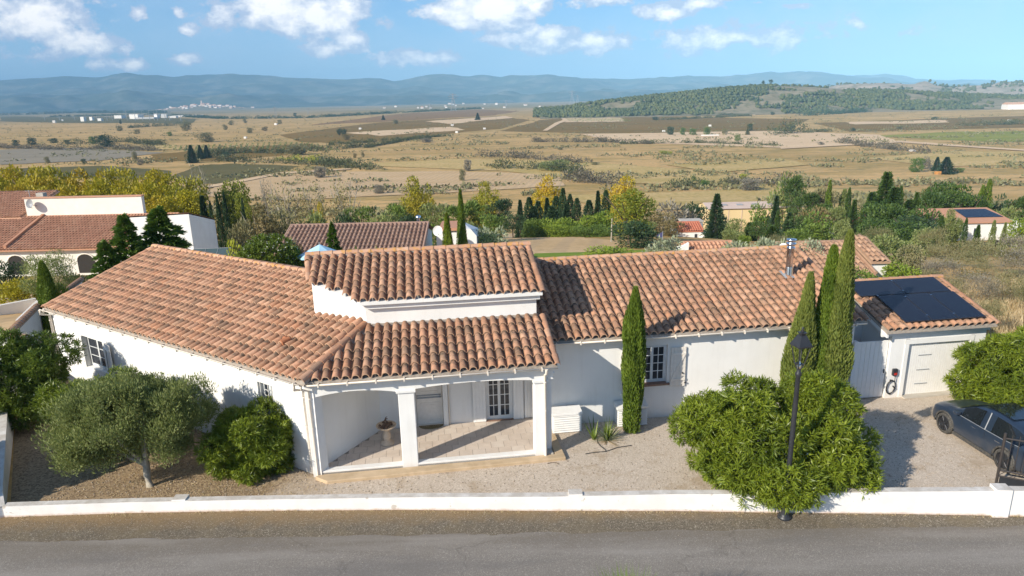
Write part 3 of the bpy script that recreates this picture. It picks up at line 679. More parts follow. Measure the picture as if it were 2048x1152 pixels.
def arch_beam(x0, x1, zs, zc, ztop=3.0, y0=0.0, y1=.36, n=16):
    v = []; f = []
    for i in range(n + 1):
        t = i / n; x = x0 + (x1 - x0) * t; z = zs + (zc - zs) * (1 - (2 * t - 1) ** 2)
        v += [(x, y0, z), (x, y1, z), (x, y0, ztop), (x, y1, ztop)]
    for i in range(n):
        a = 4 * i; b = a + 4; f += [(a, b, b + 2, a + 2), (a + 1, a + 3, b + 3, b + 1), (a, a + 1, b + 1, b), (a + 2, b + 2, b + 3, a + 3)]
    v0 = len(v); return v, f
mb = MB(); mb.add(*arch_beam(-6.68, -4.30, 2.50, 2.63)); mb.add(*arch_beam(-3.84, -.36, 2.55, 2.64)); mb.box(-4.30, -3.84, .002, .35, 2.551, 3.0); mb.box(-.36, .2, .002, .35, 2.551, 3.0); mb.box(.002, .198, .35, 2.1, 2.55, 3.0)
mb.build('arched_beam', STUCCO, villa)
MB().box(-6.3, .19, .36, 2.44, 2.95, 3.0).build('porch_ceiling', STUCCO, villa)
# stone plinth step
MB().prism([(-6.80, -.12), (-6.43, -.42), (.53, -.27), (.50, 1.29), (.24, 1.29), (.24, -.02), (-6.7, -.02)], -.05, .11).build('stone_step', STONE, villa, bevel=.02)
# -- roof slabs under the tiles
def slab(name, poly, zf, th=.10, drop=.02, mat=MORTAR):
    o = MB().prism(poly, lambda x, y: zf(x, y) - th - drop, lambda x, y: zf(x, y) - drop).build(name, mat, villa); return o
E_ = EL
rp = slab('porch_roof', [(Cc.x, -.25), (.27, -.25), (.27, 2.1), (-5.33, 2.1)], zP)
LR0 = EL + nL * 4.7; LRr = Vector((-7.0, 6.05))
rl = slab('left_wing_roof', [tuple(EL), tuple(Cc), (-5.28, 2.13), (-6.88, 3.3), (-6.88, 5.95), tuple(LR0 + aL * 9.56), tuple(LR0)], zL)
rr = slab('right_wing_roof', [(.1, 1.65), (11.2, 1.65), (11.2, 6.35), (.06, 6.35)], zR)
slab('back_roof', [(.06, 6.36), (11.2, 6.36), (11.2, 11.0), (.06, 11.0)], lambda x, y: 9.116 - .31 * (y + 1.65 - .2) - 0.02 - .41 if False else 4.557 - (y - 6.35) * TP, mat=TILE)
zLb = lambda x, y: 4.557 - ((x - LR0.x) * nL.x + (y - LR0.y) * nL.y) * TP
slab('back_roof', [tuple(LR0 + nL * .01), tuple(LR0 + aL * 9.8 + nL * .01), tuple(LR0 + aL * 9.8 + nL * 4.6), tuple(LR0 + nL * 4.6)], zLb, mat=TILE)
rt = slab('tower_roof', [(.23, 1.8), (-5.33, 1.8), (-6.84, 2.96), (-7.13, 4.57), (.15, 4.57)], zT, mat=STUCCO)
slab('back_roof', [(.15, 4.58), (-7.13, 4.58), (-7.13, 7.4), (.2, 7.4)], lambda x, y: 5.559 - (y - 4.57) * TP, mat=TILE)
# tower walls
MB().prism(TOWER, 2.9, lambda x, y: (zT(x, y) if y < 4.57 else 5.559 - (y - 4.57) * TP) - .125).build('tower_wall', STUCCO, villa)
MB().box(-5.22, .17, 1.93, 2.098, 4.42, 4.655).build('cornice', STUCCO, villa)
MB().box(-5.24, .10, 2.04, 2.12, 3.80, 3.90).build('lead_flashing', MORTAR, villa)
MB().obox((-5.2, 2.1), (-6.9, 3.28), -.05, .05, 3.83, 3.96).build('lead_flashing', MORTAR, villa)
# -- tiles
lays = []
Mp = roof_frame((Cc.x - .1, -.25), (1, 0), (0, 1), ZE, TP)
lays.append((rp, layout(Mp, .27 - Cc.x + .12, 2.33, lambda x, y: not left_of_hip(x - .12, y), TP), [((Cc.x + .02, Cc.y, 0), (-hd.y, hd.x, 0))]))
Ml = roof_frame(EL, aL, nL, ZE, TP)
def insL(x, y):
    if not left_of_hip(x - .0, y - .12) and y < 2.2: return False
    if x > -6.7 and y > 3.6: return False
    if x > -6.7 and y > 2.5 and y > 2.1 + (-5.2 - x) * .70 + .35: return False
    return True
lays.append((rl, layout(Ml, LW + .1, 4.7, insL, TP), [((Cc.x - .02, Cc.y, 0), (hd.y, -hd.x, 0))]))
Mr = roof_frame((.12, 1.65), (1, 0), (0, 1), ZE, TP)
lays.append((rr, layout(Mr, 11.1, 4.7, lambda x, y: not (x < .1 and y > 2.1), TP), []))
Mt = roof_frame((-7.25, 1.8), (1, 0), (0, 1), 4.70, TP)
lays.append((rt, layout(Mt, 7.52, 2.77, lambda x, y: (x > -5.5 or (y - 1.85) > (-5.33 - x) * .78) and x > -7.1 + (4.57 - y) * .18 - .05, TP), []))
allt = []
for ri, (par, ms, cl) in enumerate(lays):
    for M in ms:
        w = villa.matrix_basis @ M; p = (Matrix.Translation((QX, QY, 0)) @ Matrix.Rotation(TH, 4, 'Z') @ M).to_translation()
        allt.append(((p - Vector((0, 0, CAM_H))).length, ri, M))
allt.sort(key=lambda t: t[0])
near = []; NT = 280
single = {}; rest = {i: [] for i in range(len(lays))}; used = 0
for dd, ri, M in allt:
    cl = lays[ri][2]; crossing = False
    for co, no in cl:
        ds = [(M @ Vector(tuple(v)) - Vector(co)).dot(Vector(no).normalized()) for v in TV]
        if max(ds) > 0: crossing = True
    if used < NT and not crossing:
        o = bpy.data.objects.new('roof_tile', TM); COL.objects.link(o); o.parent = lays[ri][0]; o.matrix_local = M; used += 1
    else: rest[ri].append(M)
for ri, ms in rest.items():
    if ms: join_tiles('roof_tiles', ms, lays[ri][0], TILE, lays[ri][2])
# hip, ridges, rakes
ridge_row(rp, (Cc.x - .05, Cc.y - .05, ZE + .07), (HIP.x + .1, HIP.y + .15, zP(0, HIP.y) + .10), .12, .42, TILE)
ridge_row(rr, (11.22, 6.35, 4.60), (.2, 6.35, 4.60)); ridge_row(rt, (.27, 4.57, 5.62), (-7.2, 4.57, 5.62))
a3 = LR0 + aL * 9.6; ridge_row(rl, (a3.x, a3.y, 4.60), (LR0.x - aL.x * .05, LR0.y - aL.y * .05, 4.60))
def rake(parent, p0, p1): ridge_row(parent, p1, p0, .095, .39, TILE, False, 'rake_tile')
rake(rp, (.27, -.27, ZE + .0), (.27, 2.06, zP(0, 2.06) + .0))
rake(rt, (.24, 1.79, 4.70), (.22, 4.5, zT(0, 4.5))); rake(rr, (11.2, 1.62, ZE), (11.2, 6.3, zR(0, 6.3)))
rake(rl, tuple(EL - nL * .02) + (ZE,), tuple(EL + nL * 4.65) + (4.54,)); rake(rt, (-6.95, 3.1, zT(0, 3.1)), (-7.15, 4.5, zT(0, 4.5)))
# broken vent tile on the left roof
vv = Vector((-7.6, 1.9)); zb = zL(vv.x, vv.y)
MB().tube([(vv.x - .1, vv.y - .1, zb + .12), (vv.x + .12, vv.y + .02, zb + .2)], [.11, .07], 7).tube([(vv.x + .05, vv.y - .12, zb + .08), (vv.x - .02, vv.y + .06, zb + .22)], [.05, .09], 6).build('vent_tile', simple('vent_clay', (.42, .16, .07), .8), rl)
# -- gutters
def gutter(p0, p1, z, brk=.78, parent=villa):
    p0 = Vector(p0); p1 = Vector(p1); d = (p1 - p0).normalized(); L = (p1 - p0).length; n = Vector((-d.y, d.x))
    g = MB(); seg = 7
    v = []; 
    for t in (0, L):
        for rr_, k2 in ((.075, 1), (.06, 0)):
            for k in range(seg + 1):
                a = math.pi + math.pi * k / seg; v.append((p0.x + d.x * t + n.x * math.cos(a) * rr_, p0.y + d.y * t + n.y * math.cos(a) * rr_, z + math.sin(a) * rr_))
    m = seg + 1; f = []
    for k in range(seg): f += [(k, k + 1, 2 * m + k + 1, 2 * m + k), (m + k, 3 * m + k, 3 * m + k + 1, m + k + 1), (k, m + k, m + k + 1, k + 1), (2 * m + k, 2 * m + k + 1, 3 * m + k + 1, 3 * m + k)]
    f += [(0, 2 * m, 3 * m, m), (seg, m + seg, 3 * m + seg, 2 * m + seg)]
    g.add(v, f, 0, True); go = g.build('gutter', CREAM, parent)
    q = p0 + n * .09; r_ = p1 + n * .09; MB().obox(q, r_, 0, .05, z - .09, z + .03).build('fascia', WHITE, parent)
    t = .3
    while t < L:
        c = p0 + d * t; MB().box(-.018, .018, -.085, .08, -.095, .012).build('bracket', CREAM, go, (c.x, c.y, z), math.atan2(d.y, d.x)); t += brk
    return go
gutter((-6.72, -.27), (.28, -.27), 3.04); gutter((.32, 1.63), (11.15, 1.63), 3.04)
gl0 = EL - nL * .02 - aL * .15; gl1 = Cc - nL * .02 - aL * .1; gutter(gl0, gl1, 3.04)
def pipe(pts, r=.042, parent=villa):
    p = MB().tube(pts, r, 10).build('downpipe', CREAM, parent)
    for z in (.6, 1.6, 2.5):
        if pts[-1][2] < z < pts[-2][2]: MB().lathe([(r + .012, -.02), (r + .012, .02)], (pts[-1][0], pts[-1][1], z), 10).build('pipe_clamp', CREAM, p)
    return p
pipe([(-.05, -.33, 3.0), (-.05, -.3, 2.85), (-.05, -.06, 2.72), (-.05, -.06, .1)])
c1 = CL - aL * .35 - nL * .06; g1 = c1 - nL * .3; pipe([(g1.x, g1.y, 3.0), (g1.x, g1.y, 2.82), (c1.x, c1.y, 2.7), (c1.x, c1.y, .1)])
c1 = CL - aL * .12 - nL * .06; g1 = c1 - nL * .25; pipe([(g1.x, g1.y, 3.0), (g1.x, g1.y, 2.86), (c1.x, c1.y, 2.72), (c1.x, c1.y, .1)], .036)
c1 = CL - aL * 14.7 - nL * .06; g1 = c1 - nL * .3; pipe([(g1.x, g1.y, 3.0), (g1.x, g1.y, 2.82), (c1.x, c1.y, 2.7), (c1.x, c1.y, .1)], .05)
pipe([(-2.80, 2.40, 2.9), (-2.80, 2.40, .16)], .018); 
# -- windows and doors
def glazed(name, o, ax_, w, h, cols, rows, leafs=2, fr=.06, bar=.025, mat=WINFR, depth=.05, lower=0, parent=villa, label=None):
    """casement in plane through o (x,y,z) along unit ax_, outward normal to its right; frame with panes as sub-parts"""
    d = Vector((ax_[0], ax_[1])); root = bpy.data.objects.new(name, None)
    mb = MB()
    def B(a, b, z0, z1, t0=0.0, t1=depth): 
        p0 = Vector((o[0], o[1])) + d * a; p1 = Vector((o[0], o[1])) + d * b; mb.obox(p0, p1, t0, t1, o[2] + z0, o[2] + z1)
    B(0, w, 0, fr); B(0, w, h - fr, h); B(0, fr, fr, h - fr); B(w - fr, w, fr, h - fr)
    lw = (w - 2 * fr) / leafs; st = .045; cells = []
    for L in range(leafs):
        a = fr + L * lw; b = a + lw; z0 = fr; z1 = h - fr
        B(a + .002, a + st, z0, z1, -.012, depth - .01); B(b - st, b - .002, z0, z1, -.012, depth - .01); B(a + st, b - st, z0, z0 + st + lower, -.012, depth - .01); B(a + st, b - st, z1 - st, z1, -.012, depth - .01)
        x0, x1, y0, y1 = a + st, b - st, z0 + st + lower, z1 - st
        for i in range(1, cols): xx = x0 + (x1 - x0) * i / cols; B(xx - bar / 2, xx + bar / 2, y0, y1, .0, .03)
        for k in range(1, rows): zz = y0 + (y1 - y0) * k / rows; B(x0, x1, zz - bar / 2, zz + bar / 2, .002, .028)
        for i in range(cols):
            for k in range(rows): cells.append((x0 + (x1 - x0) * i / cols, x0 + (x1 - x0) * (i + 1) / cols, y0 + (y1 - y0) * k / rows, y0 + (y1 - y0) * (k + 1) / rows))
    fo = mb.build(name, mat, parent)
    if label: fo['label'] = label
    bpy.data.objects.remove(root)
    for a, b, z0, z1 in cells:
        p0 = Vector((o[0], o[1])) + d * a; p1 = Vector((o[0], o[1])) + d * b
        MB().obox(p0, p1, .012, .018, o[2] + z0, o[2] + z1).build('pane', PANE, fo)
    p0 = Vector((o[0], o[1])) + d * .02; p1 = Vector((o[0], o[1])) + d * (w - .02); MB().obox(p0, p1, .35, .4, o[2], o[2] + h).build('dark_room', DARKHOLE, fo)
    return fo
glazed('window', (3.42, 2.08, 1.27), (1, 0), 1.0, 1.33, 2, 4, label='small-paned window with pale blue-grey frame')
MB().prism([(3.34, 1.90), (4.50, 1.90), (4.50, 2.1), (3.34, 2.1)], 1.19, lambda x, y: 1.25 + (y - 1.9) * .1).build('window_sill', SILL, villa)
glazed('french_door', (-1.57, 2.52, .16), (1, 0), .87, 2.08, 2, 5, mat=WHITE, lower=.02, label='white glazed double door with small panes')
MB().box(-1.6, -.68, 2.36, 2.44, .151, .175).build('door_threshold', SILL, villa)
# entrance door
dr = MB().box(-3.86, -3.01, 2.56, 2.60, .16, 2.24).build('entrance_door', SHUT, villa)
for z0, z1 in ((.28, .92), (1.30, 2.10)):
    MB().box(-3.76, -3.11, 2.545, 2.56, z0, z0 + .03).box(-3.76, -3.11, 2.545, 2.56, z1 - .03, z1).box(-3.76, -3.73, 2.545, 2.56, z0 + .03, z1 - .03).box(-3.14, -3.11, 2.545, 2.56, z0 + .03, z1 - .03).box(-3.68, -3.19, 2.55, 2.56, z0 + .08, z1 - .08).build('door_panel', SHUT, dr)
MB().box(-3.84, -3.05, 2.53, 2.56, 1.08, 1.12).box(-3.84, -3.05, 2.53, 2.56, 1.17, 1.20).build('door_rail', GREY, dr)
MB().tube([(-3.08, 2.56, 1.10), (-3.08, 2.50, 1.10), (-3.08, 2.50, 1.22)], .012, 6).build('door_handle', GREY, dr)
# pilasters and folded-back plank shutters beside the french door
MB().box(-2.99, -2.84, 2.34, 2.446, .15, 2.94).build('pilaster', STUCCO, villa)
def plank_leaf(x0, x1, y, z0, z1, n, name='shutter'):
    s = MB().box(x0, x1, y + .012, y + .035, z0, z1).build(name, WHITE, villa); w = (x1 - x0) / n
    for i in range(n): MB().box(x0 + i * w + .003, x0 + (i + 1) * w - .003, y, y + .012, z0 + .002, z1 - .002).build('plank', WHITE, s)
    return s
plank_leaf(-2.02, -1.60, 2.36, .17, 2.24, 4); plank_leaf(-.68, -.34, 2.36, .17, 2.24, 3); plank_leaf(-.30, .0, 2.40, .17, 2.24, 3)
# shutter with Z brace beside the right wing window
sx0, sx1, sz0, sz1 = 4.52, 5.03, 1.12, 2.50
sh = MB().box(sx0, sx1, 1.925, 1.945, sz0, sz1).build('shutter', SHUT, villa); sh['label'] = 'open cream plank shutter with diagonal brace'
for i in range(5): w = (sx1 - sx0) / 5; MB().box(sx0 + i * w + .003, sx0 + (i + 1) * w - .003, 1.905, 1.925, sz0 + .002, sz1 - .002).build('plank', SHUT, sh)
for z in (sz0 + .22, sz1 - .26): MB().box(sx0 + .01, sx1 - .01, 1.88, 1.905, z, z + .07).build('batten', SHUT, sh)
zA, zB = sz0 + .29, sz1 - .26; MB().add([(sx0 + .02, 1.883, zA), (sx0 + .09, 1.883, zA), (sx1 - .02, 1.883, zB), (sx1 - .09, 1.883, zB), (sx0 + .02, 1.905, zA), (sx0 + .09, 1.905, zA), (sx1 - .02, 1.905, zB), (sx1 - .09, 1.905, zB)], [(0, 1, 2, 3), (4, 7, 6, 5), (0, 4, 5, 1), (1, 5, 6, 2), (2, 6, 7, 3), (3, 7, 4, 0)]).build('brace', SHUT, sh)
MB().box(sx1 - .02, sx1 + .03, 1.88, 1.93, sz0 + .1, sz0 + .14).box(sx1 - .12, sx1 - .09, 1.86, 1.905, sz0 + .45, sz0 + .5).build('shutter_catch', BLACK, sh)
sh2 = MB().box(2.86, 3.36, 1.925, 1.945, sz0, sz1).build('shutter', SHUT, villa)
for i in range(5): MB().box(2.86 + i * .1 + .003, 2.86 + (i + 1) * .1 - .003, 1.905, 1.925, sz0 + .002, sz1 - .002).build('plank', SHUT, sh2)
# left wing window with half-open leaves
wd = -aL
def PL(s, off=0.0): q = CL - aL * s - nL * off; return Vector((q.x, q.y))
o = PL(12.6, -.16); glazed('window', (o.x, o.y, .97), tuple(aL), 1.46, 1.22, 1, 3, label='window with white shutters folded open')
for (s, dirn) in ((12.62, 1), (11.12, -1)):
    a = PL(s, .02); b = PL(s + .62 * dirn, .12)
    shl = MB().obox(a, b, -.02, .02, .95, 2.2).build('shutter', WHITE, villa)
    MB().obox(PL(s + .06 * dirn, .055), PL(s + .58 * dirn, .15), -.01, .01, 1.15, 1.2).obox(PL(s + .06 * dirn, .055), PL(s + .58 * dirn, .15), -.01, .01, 1.95, 2.0).build('batten', WHITE, shl)
    MB().tube([(*PL(s + .3 * dirn, .13), 1.1), (*PL(s + .36 * dirn, .13), 2.0)], .015, 5).build('brace', GREY, shl)
# small barred window
o = PL(2.44, -.18); w2 = glazed('window', (o.x, o.y, 1.56), tuple(aL), .65, .92, 1, 1, label='small barred window')
mb = MB()
for s in (2.38, 2.2, 2.02, 1.86): q = PL(s, -.04); mb.tube([(q.x, q.y, 1.56), (q.x, q.y, 2.49)], .012, 6)
for (s, z, r) in ((2.11, 2.2, .1), (2.11, 1.8, .1), (1.95, 2.0, .08)):
    pts = []
    for k in range(11): a = 2 * math.pi * k / 10; q = PL(s + math.cos(a) * r, -.03); pts.append((q.x, q.y, z + math.sin(a) * r))
    mb.tube(pts, .009, 5)
mb.build('wrought_grille', WHITE, w2)
# small lamp and camera on porch corner
MB().lathe([(.0, -.05), (.05, -.03), (.06, 0), (.04, .05), (0, .06)], (.28, .5, 2.52), 12).box(.2, .28, .46, .54, 2.5, 2.54).build('wall_lamp', WHITE, villa)
MB().box(.2, .33, .3, .36, 2.78, 2.84).build('camera_bracket', WHITE, villa)
MB().lathe([(.0, -.07), (.06, -.04), (.07, 0), (.05, .05), (0, .06)], (3.38, 1.88, 1.0), 12).build('wall_lamp', WHITE, villa)
MB().lathe([(.0, -.05), (.05, 0), (0, .05)], (2.84, 1.9, 1.02), 10).build('wall_lamp', WHITE, villa)
# chimney flue
fz = zR(0, 4.45); cx, cy = 9.86, 4.45
fl = MB().tube([(cx, cy - .02, fz - .05), (cx + .0, cy, fz + .36)], [.16, .13], 16).build('flue_collar', STEEL, villa)
MB().lathe([(.12, 0), (.12, .72), (.145, .72), (.145, .76), (.12, .76), (.12, .86), (.17, .86), (.17, .92), (.13, .93), (.13, 1.0), (.175, 1.0), (.175, 1.06), (0, 1.08)], (cx, cy, fz + .34), 20).build('chimney_flue', STEEL, villa)
MB().box(cx - .26, cx + .26, cy - .28, cy + .24, 0, .015).build('flue_flashing', GREY, villa, (0, 0, 0))
bpy.data.objects['flue_flashing'].matrix_local = Matrix.Translation((cx, cy, fz + .09)) @ Matrix.Rotation(math.atan(TP), 4, 'X') @ Matrix.Translation((-cx, -cy, 0))

# ================================================================ GARAGE
gar = empty('garage', (QX, QY, 0), TH, 'white garage with black solar panels on its low tiled roof', 'garage')
GE = 2.66
def zG(x, y): return GE + (y - 1.66) * .29
wall((12.46, 1.99), (16.05, 1.99), 0, 2.52, .25, [(.68, 3.0, -.01, 2.0)], parent=gar)
MB().prism([(12.46, 2.24), (12.71, 2.24), (12.71, 4.6), (12.46, 4.6)], 0, lambda x, y: min(zG(x, y), 3.1) - .09).build('wall', STUCCO, gar)
MB().prism([(15.8, 2.24), (16.05, 2.24), (16.05, 4.6), (15.8, 4.6)], 0, lambda x, y: zG(x, y) - .12).build('wall', STUCCO, gar)
MB().box(12.0, 16.1, 1.90, 1.988, 2.36, 2.54).build('cornice', STUCCO, gar)
MB().prism([(12.02, 1.7), (12.09, 1.7), (12.09, 4.6), (12.02, 4.6)], lambda x, y: zG(x, y) - .28, lambda x, y: zG(x, y) - .03).build('barge_board', WHITE, gar)
MB().box(12.98, 13.13, 1.965, 1.988, 0, 2.18).box(15.47, 15.6, 1.965, 1.988, 0, 2.18).box(12.98, 15.6, 1.963, 1.987, 2.0, 2.18).build('door_surround', STUCCO, gar)
gd = MB().box(13.14, 15.46, 2.115, 2.15, .02, 2.0).build('garage_door', WHITE, gar)
n = 26
for i in range(n): a = 13.15 + 2.3 * i / n; MB().box(a + .006, a + 2.3 / n - .006, 2.09, 2.114, .03, 1.99).build('door_slat', WHITE, gd)
for z in (.42, .95, 1.5): MB().box(13.62, 14.12, 2.07, 2.092, z, z + .025).build('door_slot', GREY, gd)
MB().box(13.1, 15.5, 1.8, 2.1, .012, .05).build('threshold', CONC, gar)
gr_ = slab('garage_roof', [(12.0, 1.66), (16.12, 1.66), (16.12, 4.62), (12.0, 4.62)], zG); gr_.parent = gar
sb = slab('back_roof', [(12.0, 4.63), (16.12, 4.63), (16.12, 6.5), (12.0, 6.5)], lambda x, y: 3.52 - (y - 4.63) * .3, mat=TILE); sb.parent = gar
Mg = roof_frame((11.95, 1.66), (1, 0), (0, 1), GE, .29)
gl_ = layout(Mg, 4.2, 2.96, lambda x, y: True, .29)
gl_.sort(key=lambda M: M.to_translation().y)
for i, M in enumerate(gl_):
    o = bpy.data.objects.new('roof_tile', TM); COL.objects.link(o); o.parent = gr_; o.matrix_local = M
ridge_row(gr_, (12.0, 4.62, 3.56), (16.22, 4.62, 3.56)); rake(gr_, (16.13, 1.64, GE), (16.13, 4.55, zG(0, 4.55)))
PANEL = glassmat('solar_cells', (.012, .014, .022), .18); PFR = simple('panel_frame', (.03, .03, .035), .35)
kk = math.sqrt(1 + .29 ** 2); Mq = roof_frame((12.0, 1.66), (1, 0), (0, 1), GE, .29)
def panel(x0, x1, y0, y1):
    p = MB().box(x0, x1, y0, y1, .16, .188).build('solar_panel', PFR, gar); p.matrix_local = Mq
    g = MB().box(x0 + .02, x1 - .02, y0 + .02, y1 - .02, .188, .192).build('panel_glass', PANEL, p)
x = .72
for k in range(3): panel(x, x + 1.0, .20, 1.86); x += 1.015
x = .12
for k in range(2): panel(x, x + 1.78, 1.89, 2.90); x += 1.795
MB().box(.74, 3.72, .4, .5, .12, .158).box(.74, 3.68, 1.84, 1.92, .12, .158).box(.2, 3.6, 2.5, 2.6, .12, .158).build('mounting_rail', PFR, gar).matrix_local = Mq
for (x, y) in ((.76, 1.875), (1.73, 1.7), (2.74, 1.7), (1.73, .5), (2.74, .5), (1.91, 2.1), (1.91, 2.8)): MB().box(x - .03, x + .03, y - .02, y + .02, .189, .198).build('panel_clamp', STEEL, gar).matrix_local = Mq
# side gate between villa and garage
sg = empty('side_gate', W_(11.25, 2.08), TH, 'tall white plank gate closing the passage beside the garage', 'gate')
MB().box(-.14, 0, -.05, .15, 0, 2.2).build('gate_post', STUCCO, sg)
MB().box(0, 1.18, 0.02, .04, .04, 2.15).build('gate_leaf', WHITE, sg)
for i in range(7): MB().box(i * .168 + .004, (i + 1) * .168 - .004, 0, .02, .05, 2.14).build('plank', WHITE, sg)
MB().box(1.10, 1.13, -.03, 0, .95, 1.1).build('latch', BLACK, sg)
MB().box(11.0, 12.46, 3.6, 3.7, 0, 2.5).build('passage_wall', STUCCO, gar)
# charging box and cable
REDM = simple('charger_red', (.5, .03, .02), .35)
wb = empty('charging_box', W_(12.69, 1.98, 1.0), TH, 'black and red charging box with looped cable on the white garage wall', 'charger')
MB().box(-.09, .09, -.1, 0, -.12, .14).build('charger_body', BLACK, wb, bevel=.03); MB().box(-.055, .055, -.108, -.1, -.08, 0).build('charger_face', REDM, wb)
pts = [(.02, -.08, -.12), (.03, -.07, -.3)]
for k in range(56): a = -k * .42 + .6; r = .20 + .02 * math.sin(k * .9); pts.append((-.08 + math.cos(a) * r * .8, -.05 - .012 * math.sin(k), -.55 + math.sin(a) * r * 1.25))
MB().tube(pts, .012, 6).build('charging_cable', BLACK, wb)
MB().box(-.12, -.06, -.06, 0, -.33, -.28).build('cable_hook', BLACK, wb); MB().tube([(-.02, -.07, -.5), (.04, -.1, -.58)], .025, 8).build('charging_plug', BLACK, wb)

# ================================================================ SMALL THINGS BY THE HOUSE
def louver_box(x0, x1, y0, label):
    c = empty('heat_pump_cover', W_((x0 + x1) / 2, y0, 0), TH, label, 'cover', 'white louvred covers standing against the right wing wall')
    w = (x1 - x0) / 2; dp = .42; h = .68
    MB().box(-w + .03, w - .03, .03, dp, .03, h - .05).build('cover_body', WHITE, c)
    MB().prism([(-w - .03, -.04), (w + .03, -.04), (w + .03, dp), (-w - .03, dp)], lambda x, y: h - .045, lambda x, y: h + .03 + y * .12).build('cover_lid', WHITE, c, bevel=.006)
    for i in range(8):
        z = .05 + i * .078
        v = [(-w, -.035, z + .0), (w, -.035, z), (w, .03, z + .055), (-w, .03, z + .055), (-w, -.02, z - .008), (w, -.02, z - .008), (w, .042, z + .047), (-w, .042, z + .047)]
        MB().add(v, [(0, 1, 2, 3), (4, 7, 6, 5), (0, 4, 5, 1), (3, 2, 6, 7), (0, 3, 7, 4), (1, 5, 6, 2)]).build('louvre', WHITE, c)
        v = [(w - .0, 0, z), (w, dp - .02, z), (w - .03, dp - .02, z + .07), (w - .03, 0, z + .07), (w - .012, 0, z - .004), (w - .012, dp - .02, z - .004), (w - .042, dp - .02, z + .066), (w - .042, 0, z + .066)]
        MB().add(v, [(0, 1, 2, 3), (4, 7, 6, 5), (0, 4, 5, 1), (3, 2, 6, 7), (0, 3, 7, 4), (1, 5, 6, 2)]).build('louvre', WHITE, c)
    return c
louver_box(.45, 1.40, 1.42, 'white slatted cover beside the porch step, nearest the porch')
louver_box(2.62, 3.63, 1.50, 'white slatted cover half hidden behind the lone cypress')
# bird bath with vine roots
bb = empty('bird_bath', W_(-4.80, 1.45, .15), TH, 'pale stone pedestal bird bath in the left of the porch', 'bird bath')
MB().lathe([(0, 0), (.21, 0), (.21, .04), (.17, .08), (.11, .11), (.09, .15), (.13, .22), (.125, .32), (.085, .40), (.075, .46), (.10, .49), (.07, .51)], (0, 0, 0), 20).build('pedestal', BSTONE, bb)
MB().lathe([(.07, .50), (.20, .53), (.30, .60), (.315, .635), (.285, .635), (.18, .585), (0, .57)], (0, 0, 0), 22).build('basin', BSTONE, bb)
vr = empty('vine_roots', W_(-4.80, 1.45, .74), TH, 'heap of gnarled brown vine roots in the bird bath', 'vine roots')
for k in range(11):
    a = random.uniform(0, 6.28); r = random.uniform(0, .12); p = Vector((math.cos(a) * r, math.sin(a) * r, random.uniform(0, .08))); pts = [p.copy()]
    up = .5 if k < 3 else .12
    for _ in range(5): p += Vector((random.uniform(-.06, .06), random.uniform(-.05, .05), random.uniform(-.02, .07) * (1.0 if k < 3 else .5))); pts.append(p.copy())
    MB().tube(pts, [.035, .032, .028, .022, .016, .008], 6).build('vine_root', simple('root_bark', (.13, .075, .05), .95, (.22, .14, .09), 20, .6) if k == 0 else MATS['root_bark'], vr)
for k in range(16):
    a = random.uniform(0, 6.28); r = random.uniform(.05, .22); mb = MB().lathe([(0, -.035), (.035, -.02), (.045, .01), (.02, .04), (0, .045)], (math.cos(a) * r, math.sin(a) * r, random.uniform(.0, .08)), 7); mb.build('root_burl', MATS['root_bark'], vr)
# half-moon door mat
MAT_ = simple('coir_mat', (.19, .15, .07), .95, (.13, .10, .05), 30, .4)
dm = empty('door_mat', W_(-3.42, 2.44, .152), TH, 'half-moon brown door mat at the entrance door', 'door mat')
MB().prism([(.40 * math.cos(-math.pi * k / 20), .27 * math.sin(-math.pi * k / 20)) for k in range(21)][::-1], 0, .014).build('mat_body', MAT_, dm)
mb = MB()   # pale stitched letters too worn to read
for k, x in enumerate(np.linspace(-.26, .26, 10)):
    if k in (4, 5): continue
    mb.box(x - .012, x - .004, -.10, -.05, .0145, .017); mb.box(x - .004, x + .012, -.10 + .02 * (k % 2), -.092 + .02 * (k % 2), .0145, .017)
mb.build('mat_lettering', simple('mat_stitch', (.55, .48, .34), .9), dm)
# irrigation hose and dropped branch
tag(MB().tube([un(u, v, .02) for u, v in ((1194, 872), (1195, 885), (1202, 893), (1210, 899), (1213, 903))], .016, 6).tube([un(u, v, .02) for u, v in ((1171, 908), (1188, 905), (1213, 903), (1235, 895), (1263, 891))], .018, 6).build('irrigation_hose', RUBBER), 'black irrigation pipe lying across the gravel below the spiky plant', 'hose')
tag(MB().tube([un(u, v, .03) for u, v in ((1095, 927), (1103, 925), (1112, 925), (1118, 928))], .012, 5).build('fallen_twig', BARK), 'short dark twig lying on the gravel by the stone step corner', 'twig')

